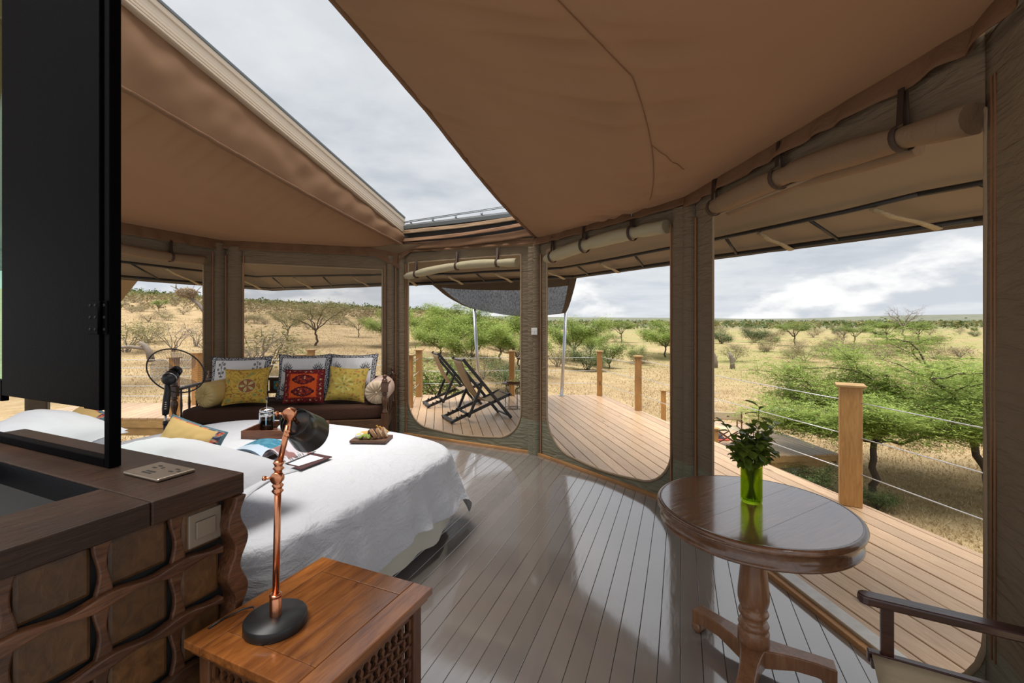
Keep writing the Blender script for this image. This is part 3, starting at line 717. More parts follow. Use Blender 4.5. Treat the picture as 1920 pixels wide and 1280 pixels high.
def tinted():
    t = NT('greenish_mirror_glass'); tr = t.n('ShaderNodeBsdfTransparent'); tr.inputs[0].default_value = (0.72, 0.92, 0.80, 1)
    g = t.n('ShaderNodeBsdfGlossy'); g.inputs['Roughness'].default_value = 0.02; g.inputs[0].default_value = (0.7, 0.9, 0.8, 1)
    m = t.n('ShaderNodeMixShader'); m.inputs[0].default_value = 0.15; t.l(tr.outputs[0], m.inputs[1]); t.l(g.outputs[0], m.inputs[2]); return t.done(m.outputs[0])
M['mirror_glass'] = tinted()
mbox('glass_pane', M['mirror_glass'], -3.66, -2.935, 0.955, 0.960, 1.33, 3.10, 0)
mbox('pane_rail', M['black_paint'], -3.70, -2.935, 0.945, 0.972, 1.235, 1.33)
mbox('post', M['black_paint'], -3.735, -3.70, 0.940, 0.978, 1.051, 3.15)

# ---------------------------------------------------------------- bedside table with pierced side panels
M['teak'] = wood('polished_teak', (0.17, 0.050, 0.011), (0.42, 0.150, 0.033), 0.16, 5, (7, 1, 7), 0.12, 0.25, coat=0.5, dark=(0.06, 0.018, 0.008))
M['teak_side'] = wood('teak_side', (0.10, 0.038, 0.016), (0.20, 0.082, 0.034), 0.30, 8, (8, 8, 1), 0.1, 0.3, dark=(0.06, 0.02, 0.01))
nr0, nr1, nb0, nb1, nz = -1.535, -0.978, 0.898, 1.458, 0.590
NR, NB = (nr0 + nr1) / 2, (nb0 + nb1) / 2
ns = room('bedside_table', 'polished brown bedside table with pierced lattice sides beside the bed', 'side table', NR, NB)
w2, d2 = (nr1 - nr0) / 2, (nb1 - nb0) / 2
fw = 0.085
for nm, c, s in (('tabletop_frame', (-w2 + fw / 2, 0, nz - 0.013), (fw, 2 * d2, 0.026)), ('tabletop_frame', (w2 - fw / 2, 0, nz - 0.013), (fw, 2 * d2, 0.026)),
                 ('tabletop_frame', (0, d2 - fw / 2, nz - 0.013), (2 * w2 - 2 * fw - 0.002, fw, 0.026)), ('tabletop_frame', (0, -d2 + fw / 2, nz - 0.013), (2 * w2 - 2 * fw - 0.002, fw, 0.026)),
                 ('tabletop_panel', (0, 0, nz - 0.0135), (2 * w2 - 2 * fw - 0.003, 2 * d2 - 2 * fw - 0.003, 0.026))):
    mb = MB(); mb.box(c, s); mb.build(nm, M['teak'], ns, bevel=0.0025)
mb = MB(); mb.box((0, 0, nz - 0.036), (2 * w2 - 0.022, 2 * d2 - 0.022, 0.020)); mb.build('moulding', M['teak'], ns, bevel=0.007, seg=3)
for sx in (-1, 1):
    for sy in (-1, 1):
        mb = MB(); mb.box((sx * (w2 - 0.052), sy * (d2 - 0.052), (nz - 0.046) / 2), (0.045, 0.045, nz - 0.046)); mb.build('leg', M['teak_side'], ns, bevel=0.004)
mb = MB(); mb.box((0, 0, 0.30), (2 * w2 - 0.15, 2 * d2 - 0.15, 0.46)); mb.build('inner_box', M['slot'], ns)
def lattice(name, along, sgn):
    hw = (w2 if along == 'y' else d2) - 0.045          # offset of the panel plane
    span = (d2 if along == 'y' else w2) - 0.078; z0, z1 = 0.07, nz - 0.060
    mb = MB(); t = 0.012
    def add(poly, y0=0.0):
        vs = []
        for dd in (-t / 2, t / 2):
            for a, z in poly:
                vs.append((sgn * (hw + dd), a, z) if along == 'y' else (a, sgn * (hw + dd), z))
        n = len(poly); mb.add(vs, [tuple(range(n)), tuple(range(2 * n - 1, n - 1, -1))] + [(k, (k + 1) % n, n + (k + 1) % n, n + k) for k in range(n)])
    add([(-span, z1 - 0.02), (span, z1 - 0.02), (span, z1), (-span, z1)]); add([(-span, z0), (span, z0), (span, z0 + 0.02), (-span, z0 + 0.02)])
    add([(-span, z0), (-span + 0.015, z0), (-span + 0.015, z1), (-span, z1)]); add([(span - 0.015, z0), (span, z0), (span, z1), (span - 0.015, z1)])
    rows, cols = 9, 11
    for j in range(1, rows):
        z = z0 + 0.02 + (z1 - z0 - 0.04) * j / rows; add([(-span, z - 0.006), (span, z - 0.006), (span, z + 0.006), (-span, z + 0.006)])
    dz = (z1 - z0 - 0.04) / rows
    for j in range(rows):
        zb = z0 + 0.02 + dz * j
        for i in range(1, cols):
            a = -span + 0.015 + (2 * span - 0.03) * (i + (0.25 if j % 2 else -0.1)) / cols
            add([(a - 0.010, zb), (a + 0.010, zb), (a + 0.003, zb + dz * 0.25), (a + 0.009, zb + dz * 0.5), (a + 0.003, zb + dz * 0.75), (a + 0.010, zb + dz), (a - 0.010, zb + dz), (a - 0.003, zb + dz * 0.75), (a - 0.009, zb + dz * 0.5), (a - 0.003, zb + dz * 0.25)])
    return mb.build(name, M['teak_side'], ns)
lattice('pierced_panel', 'y', 1); lattice('pierced_panel', 'x', -1)

# ---------------------------------------------------------------- copper reading lamp
M['copper'] = plain('copper', (0.72, 0.30, 0.16), 0.24, 1.0, var=0.25, vs=20)
M['lamp_black'] = plain('lamp_black', (0.016, 0.016, 0.016), 0.35, spec=0.4, var=0.2)
M['shade_out'] = plain('shade_black', (0.020, 0.020, 0.019), 0.24, spec=0.5)
lp = onz(517, 1172, nz)
lamp = thing('table_lamp', 'copper jointed reading lamp with black shade and round base', 'lamp', (lp.x, lp.y, nz))
mb = MB(); mb.lathe([(0.0, 0.0), (0.094, 0.0), (0.096, 0.004), (0.096, 0.030), (0.093, 0.034), (0.0, 0.035)], 48); mb.build('base', M['lamp_black'], lamp)
mb = MB(); mb.lathe([(0.0185, 0.034), (0.0185, 0.092), (0.016, 0.096), (0.0195, 0.099), (0.0195, 0.104), (0.011, 0.106), (0.0, 0.106)], 24); mb.build('socket_collar', M['copper'], lamp)
J1 = V3(0.008, 0, 0.492)
mb = MB(); mb.tube([(0, 0, 0.10), (0.007, 0, 0.445)], 0.0105, 14); mb.build('pole', M['copper'], lamp)
J2 = V3(0.046, 0.008, 0.690)
def joint(c, tdir, name, sc=1.0):
    root = MB(); c = Vector(c); t = Vector(tdir).normalized(); Mx = t.to_track_quat('Z', 'Y').to_matrix()
    root.lathe([(0.0, -0.055), (0.013, -0.054), (0.0185, -0.046), (0.013, -0.040), (0.0145, -0.034), (0.0185, -0.028), (0.012, -0.022), (0.012, 0.022), (0.018, 0.028), (0.012, 0.034), (0.0135, 0.040), (0.018, 0.047), (0.0125, 0.054), (0.0, 0.055)], 18, M=Mx @ Matrix.Scale(sc, 3), c=c)
    return root.build(name, M['copper'], lamp)
def knuckle(c, sc=1.0):
    mb = MB(); mb.lathe([(0.0, -0.012), (0.017, -0.012), (0.020, -0.009), (0.020, 0.009), (0.017, 0.012), (0.0, 0.012)], 20, M=Matrix.Rotation(PI / 2, 3, 'X') @ Matrix.Scale(sc, 3), c=c); k = mb.build('knuckle', M['copper'], lamp, )
    mb = MB(); c = Vector(c); mb.tube([c + V3(-0.012, -0.004, 0), c + V3(-0.036 * sc, -0.012, 0.003)], 0.0042, 8); mb.lathe([(0.0, -0.005), (0.008, -0.004), (0.008, 0.004), (0.0, 0.005)], 10, M=Matrix.Rotation(PI / 2, 3, 'Y'), c=c + V3(-0.036 * sc, -0.012, 0.003)); mb.build('wing_screw', M['copper'], k)
joint(J1, (0.04, 0, 1), 'joint'); knuckle(J1 + V3(0, -0.006, -0.002))
mb = MB(); mb.tube([J1 + V3(0.005, 0, 0.045), J2 - V3(0.008, 0.001, 0.028)], 0.0095, 14); mb.build('pole', M['copper'], lamp)
joint(J2 - V3(0.005, 0, 0.028), J2 - J1, 'joint', 0.72); knuckle(J2 + V3(0.0, -0.006, 0.010), 1.05)
ax = V3(0.02, 0.85, -0.52).normalized(); Mx = ax.to_track_quat('Z', 'Y').to_matrix()
sc_ = J2 + V3(0.006, 0.016, -0.022)
mb = MB(); mb.lathe([(0.047, 0.0), (0.0475, -0.002), (0.0485, 0.0), (0.068, 0.128), (0.0668, 0.128), (0.047, 0.002)], 48, M=Mx, c=sc_); mb.lathe([(0.0, 0.020), (0.0495, 0.020)], 48, M=Mx, c=sc_); mb.build('shade', M['shade_out'], lamp)
mb = MB(); mb.lathe([(0.0, 0.04), (0.016, 0.04), (0.016, 0.085), (0.0, 0.09)], 16, M=Mx, c=sc_); mb.tube([J2 + V3(0, 0, 0.008), sc_ + ax * 0.035], 0.007, 8); mb.tube([sc_ + ax * 0.035 - Mx @ V3(0.050, 0, 0), sc_ + ax * 0.035 + Mx @ V3(0.050, 0, 0)], 0.003, 6); mb.build('lamp_holder', M['copper'], lamp)
mb = MB(); mb.tube([(-0.080, 0.045, 0.012), (-0.115, 0.07, 0.018), (-0.15, 0.065, 0.012), (-0.19, 0.03, 0.005), (-0.21, -0.02, 0.004)], 0.0032, 8); mb.build('cord', M['lamp_black'], lamp)

# ---------------------------------------------------------------- bed
def linen():
    t = NT('white_linen'); co = t.coord()
    h = t.noise(co, 9.0, 5, 0.6, 1.0); h2 = t.noise(t.coord(scale=(1, 1, 2.5)), 2.6, 4, 0.5, 1.5)
    x = t.n('ShaderNodeMath', operation='ADD'); t.l(h, x.inputs[0]); y = t.n('ShaderNodeMath', operation='MULTIPLY'); t.l(h2, y.inputs[0]); y.inputs[1].default_value = 2.0; t.l(y.outputs[0], x.inputs[1])
    return t.done(t.pbr((0.60, 0.61, 0.645), 0.8, 0, 0.2, t.bump(x.outputs[0], 0.55, 0.03)))
M['linen'] = linen()
M['pillow'] = fabric('pillow_cotton', (0.60, 0.605, 0.64), bump=0.25, bscale=4.0, var=0.01)
M['skirt'] = fabric('ivory_bed_skirt', (0.62, 0.59, 0.50), bump=0.35, bscale=6.0, var=0.04)
BR, BBc = -3.10, 2.165
bed = room('bed', 'wide bed covered by a white duvet over an ivory skirt', 'bed', BR, BBc)
def outline(th, grow=0.0, n=5.5):
    hx, hy = 1.345 + grow, 1.0 + grow
    c, s = math.cos(th), math.sin(th); k = (abs(c / hx) ** n + abs(s / hy) ** n) ** (-1 / n)
    x, y = c * k, s * k
    if y > 0: y += 0.14 * (y / hy) ** 2 * (1 - (x / hx) ** 2)          # bowed foot end
    return x, y
NTH = 300
ths = []
acc = 0.0                                           # roughly even spacing along the outline
for i in range(NTH): ths.append(2 * PI * i / NTH)
ZB = 0.625
def hem_z(th):
    x, y = outline(th); hz = 0.235 + 0.015 * math.sin(th * 9)
    if x > 1.1: hz -= 0.10 * max(0, min(1, (0.1 - y) / 0.8))          # lower towards the head
    a = (th - math.atan2(1.0, 1.345) + PI) % (2 * PI) - PI
    hz += 0.05 * math.exp(-((a + 0.10) / 0.10) ** 2); hz -= 0.17 * math.exp(-((a - 0.02) / 0.075) ** 2)
    return hz
mb = MB(); rows = []
for k in range(20):                                  # top
    q = (k + 1) / 20; row = []
    for th in ths:
        x, y = outline(th); f = 1 - (1 - q) ** 1.4
        x, y = x * f * 0.965, y * f * 0.965
        z = ZB + 0.012 * mnoise.noise(Vector((x * 2.2, y * 2.2, 0))) + 0.006 * mnoise.noise(Vector((x * 6, y * 6, 3))) - 0.012 * q ** 6
        row.append((x, y, z))
    rows.append(row)
for k in range(1, 30):                               # shoulder and drape
    q = k / 29; row = []
    for th in ths:
        hz = hem_z(th); depth = ZB - hz
        arc = 0.07
        if q < 0.25:
            a = q / 0.25 * PI / 2; off = -0.035 + 0.07 * math.sin(a) * 0.6; z = ZB - 0.012 - arc * (1 - math.cos(a))
        else:
            d = (q - 0.25) / 0.75; off = 0.007 + 0.045 * d; z = ZB - 0.012 - arc - (depth - arc - 0.012) * d
        d = max(0, (q - 0.12) / 0.88)
        fold = mnoise.noise(Vector((math.cos(th) * 9, math.sin(th) * 9, q * 1.2))) * 0.050 * d + 0.030 * d * math.sin(th * 34 + 4 * mnoise.noise(Vector((math.cos(th) * 4, math.sin(th) * 4, 0)))) * (0.35 + 0.65 * abs(mnoise.noise(Vector((math.cos(th) * 3, math.sin(th) * 3, 7)))))
        a_ = (th - math.atan2(1.0, 1.345) + PI) % (2 * PI) - PI
        fold += 0.10 * d * math.exp(-((a_ - 0.02) / 0.10) ** 2)
        hs = 1 - smooth_(0.45, 0.85, -math.sin(th) * (1 if abs(math.cos(th)) < 0.9 else 0.5)); x, y = outline(th, (off + fold) * hs + min(0, off) * (1 - hs)); x0, y0 = outline(th)
        row.append((x, y, z + 0.010 * d * mnoise.noise(Vector((x * 7, y * 7, z * 7)))))
    rows.append(row)
vs = [(0, 0, ZB + 0.003)] + [p for r in rows for p in r]; fs = [(0, 1 + i, 1 + (i + 1) % NTH) for i in range(NTH)]
for j in range(len(rows) - 1):
    for i in range(NTH): a, b = 1 + j * NTH, 1 + (j + 1) * NTH; fs.append((a + i, b + i, b + (i + 1) % NTH, a + (i + 1) % NTH))
mb.add(vs, fs, True); mb.build('duvet', M['linen'], bed)
mb = MB()
def skirt(u, v):
    th = 2 * PI * u; fo = 0.012 * math.sin(th * 22) * v + 0.010 * mnoise.noise(Vector((math.cos(th) * 12, math.sin(th) * 12, v))) * v
    x, y = outline(th, -0.035 + 0.02 * v + fo); return (x, y, 0.50 - 0.435 * v + 0.008 * math.sin(th * 31) * v)
mb.grid(skirt, 260, 8); mb.build('bed_skirt', M['skirt'], bed)
mb = MB(); mb.prism([outline(2 * PI * i / 60, -0.08) for i in range(60)], 0.09, 0.56); mb.build('mattress', M['pillow'], bed)
for x in (-1.1, 1.1):
    for y in (-0.75, 0.75):
        mb = MB(); mb.box((x, y, 0.045), (0.08, 0.08, 0.09)); mb.build('leg', M['dark_wood'], bed)

# ---------------------------------------------------------------- cushions
def pillow_mesh(w, h, t, n=40, p=2.6, ear=0.06, pleat=0.0, seed=0.0):
    """two-sided pillow in the local XZ plane; front faces -Y. returns verts, faces, (u, v, side)"""
    vs, fs, uv = [], [], []
    for side in (-1, 1):
        o = len(vs)
        for i in range(n + 1):
            for j in range(n + 1):
                u, v = 2 * i / n - 1, 2 * j / n - 1
                pin = 1 - ear * (1 - v * v) * abs(u) ** 3 * 1.0; pin2 = 1 - ear * (1 - u * u) * abs(v) ** 3 * 1.0
                prof = (max(0, 1 - abs(u) ** p) * max(0, 1 - abs(v) ** p)) ** 0.62
                wr = 1 + 0.13 * mnoise.noise(Vector((u * 2.5 + seed, v * 2.5, seed)))
                y = side * t / 2 * prof * wr
                if pleat: y += side * pleat * prof * mnoise.noise(Vector((u * 6 + seed, v * 3, 5)))
                vs.append((u * w / 2 * pin, y, v * h / 2 * pin2)); uv.append((u, v, side))
        for i in range(n):
            for j in range(n):
                q = (o + i * (n + 1) + j, o + (i + 1) * (n + 1) + j, o + (i + 1) * (n + 1) + j + 1, o + i * (n + 1) + j + 1)
                fs.append(q if side < 0 else q[::-1])
    return vs, fs, uv
M['print'] = attr_mat('printed_cotton', 0.85, 0.15, 180)
M['kilim'] = attr_mat('woven_kilim', 0.95, 0.5, 260)
def cushion(name, label, cat, loc, rot, w, h, t, colfn, mat, group=None, n=40, ear=0.08, pleat=0.006, seed=0.0, piping=None):
    root = thing(name, label, cat, loc, 0, group); root.rotation_euler = rot
    vs, fs, uv = pillow_mesh(w, h, t, n, ear=ear, pleat=pleat, seed=seed)
    mb = MB(); mb.add(vs, fs, True); cols = [colfn(*q) for q in uv]
    mb.build('cover', mat, root, cols=cols)
    m = MB(); k = n; ring = []
    idx = [(i, 0) for i in range(k)] + [(k, j) for j in range(k)] + [(k - i, k) for i in range(k)] + [(0, k - j) for j in range(k)]
    ring = [Vector(vs[i * (k + 1) + j]) for i, j in idx]; ring.append(ring[0])
    m.tube(ring[::1], 0.0045, 5, cap=False); m.build('piping', piping or mat, root, cols=[colfn(1, 1, -1)] * len(m.v))
    return root
def hashn(x, y, s=0.0): return mnoise.noise(Vector((x, y, s)))
def blockprint(kind):
    ink = (0.035, 0.04, 0.055); wht = (0.74, 0.735, 0.75)
    def motif(x, y):
        # little bush / flower stem around (0,0), about .2 wide
        r = math.hypot(x, y)
        if kind == 0:                                # round florets on a stem
            for fx, fy, fr in ((0, 0.27, 0.045), (-0.10, 0.17, 0.05), (0.10, 0.19, 0.05), (-0.15, 0.02, 0.048), (0.15, 0.04, 0.048), (-0.08, -0.10, 0.045), (0.08, -0.09, 0.045), (0, 0.08, 0.04)):
                d = math.hypot(x - fx, y - fy)
                if d < fr and not (0.018 < d < 0.027): return True
            return (abs(x) < 0.010 and -0.24 < y < 0.25) or (abs(y + 0.22) < 0.018 and abs(x) < 0.07)
        for a in range(9):                           # fan of upright leaves
            an = PI / 2 + (a - 4) * 0.30; ux, uy = math.cos(an), math.sin(an)
            q = x * ux + (y + 0.16) * uy; s = abs(-x * uy + (y + 0.16) * ux)
            if 0.08 < q < 0.36 - 0.012 * abs(a - 4) and s < 0.017 * math.sin((q - 0.06) / 0.30 * PI) + 0.004: return True
        return abs(y + 0.20) < 0.02 and abs(x) < 0.09
    def f(u, v, s):
        if s > 0: return wht
        if max(abs(u), abs(v)) > 0.84:
            return ink if hashn(u * 26, v * 26) > -0.06 else (0.60, 0.60, 0.63)
        if max(abs(u), abs(v)) > 0.82: return ink
        for cx in (-0.58, 0.58):
            for cy in (-0.48, 0.36):
                if abs(u - cx) < 0.24 and abs(v - cy) < 0.42 and motif((u - cx) * 1.25, (v - cy) * 0.72): return ink
        return wht
    return f
def suzani(u, v, s):
    base = (0.62, 0.40, 0.07)
    if s > 0: return base
    x, y = u - 0.12, v + 0.05; r = math.hypot(x, y)
    if r < 0.40:
        if r > 0.37: return (0.62, 0.44, 0.16)
        a = math.atan2(y, x); k = (a / (2 * PI) * 5) % 1
        pet = abs(k - 0.5) * 2
        if r > 0.04 and pet < 0.42 * math.sin(min(1, r / 0.37) * PI) + 0.03:
            return (0.22, 0.30, 0.13) if pet < 0.12 else (0.72, 0.58, 0.24)
        return (0.30, 0.11, 0.05)
    n = hashn(u * 4.5, v * 4.5, 3)
    if n > 0.34: return (0.25, 0.30, 0.10)
    if abs(n) < 0.055: return (0.34, 0.17, 0.04)
    if hashn(u * 6, v * 6, 8) > 0.45: return (0.40, 0.14, 0.05)
    return tuple(c * (1 + 0.15 * hashn(u * 3, v * 3, 1)) for c in base)
def mustard(u, v, s):
    base = (0.50, 0.37, 0.075)
    if s > 0: return base
    r = math.hypot(u + 0.1, v + 0.05); a = math.atan2(v + 0.05, u + 0.1)
    if r < 0.5 and math.cos(a * 8) > 0.55 and r > 0.07: return (0.52, 0.50, 0.16)
    n = hashn(u * 6, v * 6, 2)
    if n > 0.30: return (0.28, 0.20, 0.05)
    if n < -0.36: return (0.48, 0.20, 0.07)
    return base
def kilim(u, v, s):
    if s > 0: return (0.16, 0.02, 0.015)
    red, wine, org, ink, cream = (0.46, 0.035, 0.012), (0.13, 0.010, 0.014), (0.62, 0.09, 0.015), (0.03, 0.008, 0.012), (0.60, 0.42, 0.22)
    m = max(abs(u), abs(v))
    if m > 0.74:
        if abs((m - 0.86)) < 0.05 and (math.floor((u if abs(v) > abs(u) else v) * 7) % 2 == 0) and hashn(u * 20, v * 20) > -0.1: return cream if hashn(u * 9, v * 9) > 0.0 else wine
        return wine if hashn(u * 12, v * 12) > -0.15 else (0.22, 0.02, 0.02)
    for cy in (-0.36, 0.36):
        x, y = abs(u) / 0.56, abs(v - cy) / 0.31
        d = x ** 1.6 + y ** 1.6 + 0.06 * math.cos(u * 40)
        if d < 1:
            if 0.84 < d: return ink
            if d > 0.62: return wine
            if hashn(u * 7, v * 9, 4) > 0.42: return cream
            return (0.28, 0.03, 0.015) if hashn(u * 6, v * 6) > 0 else (0.09, 0.012, 0.012)
    if abs(u) > 0.66 or abs(v) > 0.70: return red if hashn(u * 15, v * 15) > -0.2 else ink
    return org

# ---------------------------------------------------------------- daybed
M['db_wood'] = wood('daybed_wood', (0.055, 0.020, 0.009), (0.15, 0.060, 0.022), 0.28, 9, (7, 7, 1), 0.1, 0.3, coat=0.2)
M['db_rail'] = wood('daybed_rail_wood', (0.075, 0.034, 0.016), (0.17, 0.085, 0.040), 0.35, 9, (1, 7, 7), 0.1, 0.3)
M['brown_cloth'] = fabric('chocolate_cloth', (0.060, 0.028, 0.018), bump=0.3, bscale=30, var=0.15)
DX0, DX1, DY0, DY1 = -3.93, -1.59, 5.39, 6.19
db = thing('daybed', 'turned wooden daybed with a chocolate mattress under the gauze window', 'daybed', ((DX0 + DX1) / 2, (DY0 + DY1) / 2, 0), math.radians(8))
hx, hy = (DX1 - DX0) / 2, (DY1 - DY0) / 2
def newel(x, y, s=1.0, top=0.94):
    mb = MB(); q = 0.038
    mb.box((x, y, 0.235), (2 * q, 2 * q, 0.47)); mb.box((x, y, 0.785), (2 * q, 2 * q, 0.115))
    mb.lathe([(0.030, 0.47), (0.036, 0.485), (0.030, 0.50), (0.024, 0.515), (0.022, 0.54), (0.034, 0.60), (0.040, 0.635), (0.034, 0.665), (0.022, 0.685), (0.036, 0.70), (0.030, 0.715), (0.026, 0.73)], 20, c=(x, y, 0))
    mb.lathe([(0.030, 0.84), (0.040, 0.85), (0.032, 0.86), (0.036, 0.872), (0.026, 0.884), (0.016, 0.893), (0.018, 0.90), (0.028, 0.915), (0.026, 0.932), (0.012, top), (0.0, top + 0.002)], 20, c=(x, y, 0))
    return mb.build('newel_post', M['db_wood'], db)
for x in (-hx, hx):
    for y in (-hy, hy): newel(x, y)
for y in (-hy, hy):
    mb = MB(); mb.box((0, y, 0.335), (2 * hx - 0.07, 0.045, 0.13)); mb.build('seat_rail', M['db_rail'], db, bevel=0.005)
for x in (-hx, hx):
    mb = MB(); mb.box((x, 0, 0.335), (0.045, 2 * hy - 0.07, 0.13)); mb.build('seat_rail', M['db_wood'], db, bevel=0.005)
    mb = MB(); mb.box((x, 0, 0.80), (0.05, 2 * hy - 0.06, 0.032)); mb.build('arm_rail', M['db_wood'], db, bevel=0.008)
    for k in range(4):
        yy = -hy + 0.14 + k * 0.17
        mb = MB(); mb.lathe([(0.010, 0.40), (0.014, 0.45), (0.010, 0.50), (0.016, 0.60), (0.010, 0.70), (0.013, 0.75), (0.010, 0.786)], 10, c=(x, yy, 0)); mb.build('baluster', M['db_wood'], db)
mb = MB(); mb.box((0, 0, 0.37), (2 * hx - 0.09, 2 * hy - 0.05, 0.03)); mb.build('seat_board', M['db_rail'], db)
for z, h in ((0.815, 0.035), (0.640, 0.03), (0.555, 0.03)):
    mb = MB(); mb.box((0, hy, z), (2 * hx - 0.06, 0.035, h)); mb.build('backrest_rail', M['db_rail'], db, bevel=0.004)
def tile_col(u, v, s=0):
    x, y = u, v; r = math.hypot(x, y) + 0.12 * math.cos(5 * math.atan2(y, x))
    if r < 0.18: return (0.35, 0.10, 0.02)
    if r < 0.62: return (0.70, 0.38, 0.03)
    if hashn(u * 4, v * 4, 3) > 0.15: return (0.05, 0.16, 0.05)
    return (0.09, 0.38, 0.48)
M['tile'] = attr_mat('painted_tile', 0.25, 0.0)
nT = 7
for k in range(nT):
    cx = -hx + 0.22 + (2 * hx - 0.44) * k / (nT - 1)
    fr = MB(); fr.box((cx, hy + 0.004, 0.728), (0.235, 0.022, 0.145)); p = fr.build('backrest_panel', M['db_wood'], db, bevel=0.004)
    g = MB(); N = 24; g.grid(lambda u, v: (cx + (u - 0.5) * 0.125, hy - 0.0085, 0.728 + (v - 0.5) * 0.115), N, N, False)
    g.build('painted_tile', M['tile'], p, cols=[tile_col(2 * i / N - 1, 2 * j / N - 1) for i in range(N + 1) for j in range(N + 1)])
for k in range(nT + 1):
    cx = -hx + 0.06 + (2 * hx - 0.12) * k / nT
    mb = MB(); mb.box((cx, hy, 0.598), (0.022, 0.025, 0.06)); mb.build('spindle', M['db_wood'], db)
def rbox(mb, c, s, r, n=5):
    """rounded block"""
    cx, cy, cz = c; x, y, z = s[0] / 2, s[1] / 2, s[2] / 2
    prof = [(0.0, -z)] + [(1 - r / y + r / y * math.sin(a), -z + r - r * math.cos(a)) for a in np.linspace(0, PI / 2, n)] + [(1 - r / y + r / y * math.cos(a), z - r + r * math.sin(a)) for a in np.linspace(0, PI / 2, n)] + [(0.0, z)]
    m = 64; vs, fs = [], []
    for k, zz in prof:
        for i in range(m):
            th = 2 * PI * i / m; c_, s_ = math.cos(th), math.sin(th); q = (abs(c_) ** 14 + abs(s_) ** 14) ** (-1 / 14)
            vs.append((cx + c_ * q * (x - y + y * max(k, 0.001)) if k > 0 else cx, cy + s_ * q * y * max(k, 0.001), cz + zz + 0.006 * mnoise.noise(Vector((c_ * q * x * 5, s_ * q * 3, zz * 4)))))
    for j in range(len(prof) - 1):
        for i in range(m): fs.append((j * m + i, j * m + (i + 1) % m, (j + 1) * m + (i + 1) % m, (j + 1) * m + i))
    mb.add(vs, fs, True)
mb = MB(); rbox(mb, (0, -0.012, 0.475), (2 * hx - 0.085, 2 * hy - 0.03, 0.165), 0.035); mb.build('mattress', M['brown_cloth'], db)
SEAT = 0.558
def on_seat(px, top_py, Y, h): return at(px, 0, Y).x
# leaning cushions: rot x tilts them back
def lean(name, label, px0, px1, Y, h, tilt, colfn, mat, yaw=0.0, t=0.16, group=None, seed=0.0, ear=0.08, roll=0.0):
    Y = Y + (at((px0 + px1) / 2, 0, Y).x + 2.6) * 0.13 + 0.05; yaw += 0.12
    x0, x1 = at(px0, 0, Y).x, at(px1, 0, Y).x; w = (x1 - x0) * 1.03; T = math.radians(tilt)
    z = SEAT + h / 2 * math.cos(T) + 0.012 + t * 0.15
    return cushion(name, label, 'cushion', ((x0 + x1) / 2, Y, z), (-T, roll, yaw), w, h, t, colfn, mat, group, n=110, seed=seed, ear=ear)
G1 = 'cushions on the daybed'
lean('block_print_cushion', 'white block-printed cushion with round florets behind the yellow medallion cushion', 399, 502, 5.83, 0.56, 14, blockprint(0), M['print'], 0.05, seed=1.1, group=G1)
lean('block_print_cushion', 'white block-printed cushion with leafy sprigs behind the red kilim cushion', 523, 616, 5.83, 0.58, 14, blockprint(1), M['print'], 0.0, seed=2.3, group=G1)
lean('block_print_cushion', 'white block-printed cushion beside the pink and cream bolster', 614, 705, 5.85, 0.58, 15, blockprint(1), M['print'], -0.1, seed=3.7, group=G1)
lean('embroidered_cushion', 'yellow cushion embroidered with a brown star medallion', 424, 500, 5.58, 0.44, 18, suzani, M['print'], 0.06, 0.15, seed=4.2, group=G1, ear=0.10, roll=-0.03)
lean('kilim_cushion', 'square red kilim cushion with two dark medallions', 536, 605, 5.58, 0.41, 16, kilim, M['kilim'], 0.03, 0.14, seed=5.9, group=G1, ear=0.03)
lean('embroidered_cushion', 'mustard yellow cushion with a faint floral pattern', 616, 686, 5.62, 0.43, 18, mustard, M['print'], -0.08, 0.15, seed=6.4, group=G1, ear=0.10, roll=0.06)
def bolster(label, c, direction, r, length, colfn, group):
    d = Vector(direction).normalized(); Mx = d.to_track_quat('Z', 'Y').to_matrix()
    root = thing('bolster', label, 'bolster', c, 0, group); n = 72
    prof = [(0.012, 0.006), (r * 0.25, -0.004), (r * 0.55, -0.012), (r * 0.82, -0.004), (r * 0.96, 0.018), (r, 0.05)] + [(r * (1 + 0.012 * math.sin(k * 2.1)), 0.05 + (length - 0.1) * k / 12) for k in range(1, 13)] + [(r * 0.95, length - 0.015), (r * 0.6, length), (0.0, length)]
    vs, fs, cols = [], [], []
    for j, (q, z) in enumerate(prof):
        for k in range(n):
            an = 2 * PI * k / n; g = 0.0
            if j < 5: g = 0.018 * math.sin(an * 18 + hashn(math.cos(an) * 3, math.sin(an) * 3) * 3) * min(1, q / (r * 0.4)) * (1 - j / 6)
            vs.append(Mx @ V3(q * math.cos(an), q * math.sin(an), z + g)); cols.append(colfn(an, z / length, j < 5))
    for j in range(len(prof) - 1):
        for k in range(n): fs.append((j * n + k, j * n + (k + 1) % n, (j + 1) * n + (k + 1) % n, (j + 1) * n + k))
    mb = MB(); mb.add(vs, fs, True); mb.build('cover', M['print'], root, cols=cols)
    mb = MB(); mb.lathe([(0.0, -0.008), (0.014, -0.006), (0.018, 0.0), (0.014, 0.006)], 16, M=Mx); mb.build('button', M['print'], root, cols=[colfn(0, 0, True)] * len(mb.v))
def gold(a, z, end):
    if end: return (0.60, 0.45, 0.20)
    if z > 0.45 and z < 0.85 and hashn(a * 9, z * 14) > -0.2: return (0.60, 0.50, 0.30)
    return (0.60, 0.42, 0.15) if hashn(a * 2, z * 3) > -0.1 else (0.62, 0.47, 0.22)
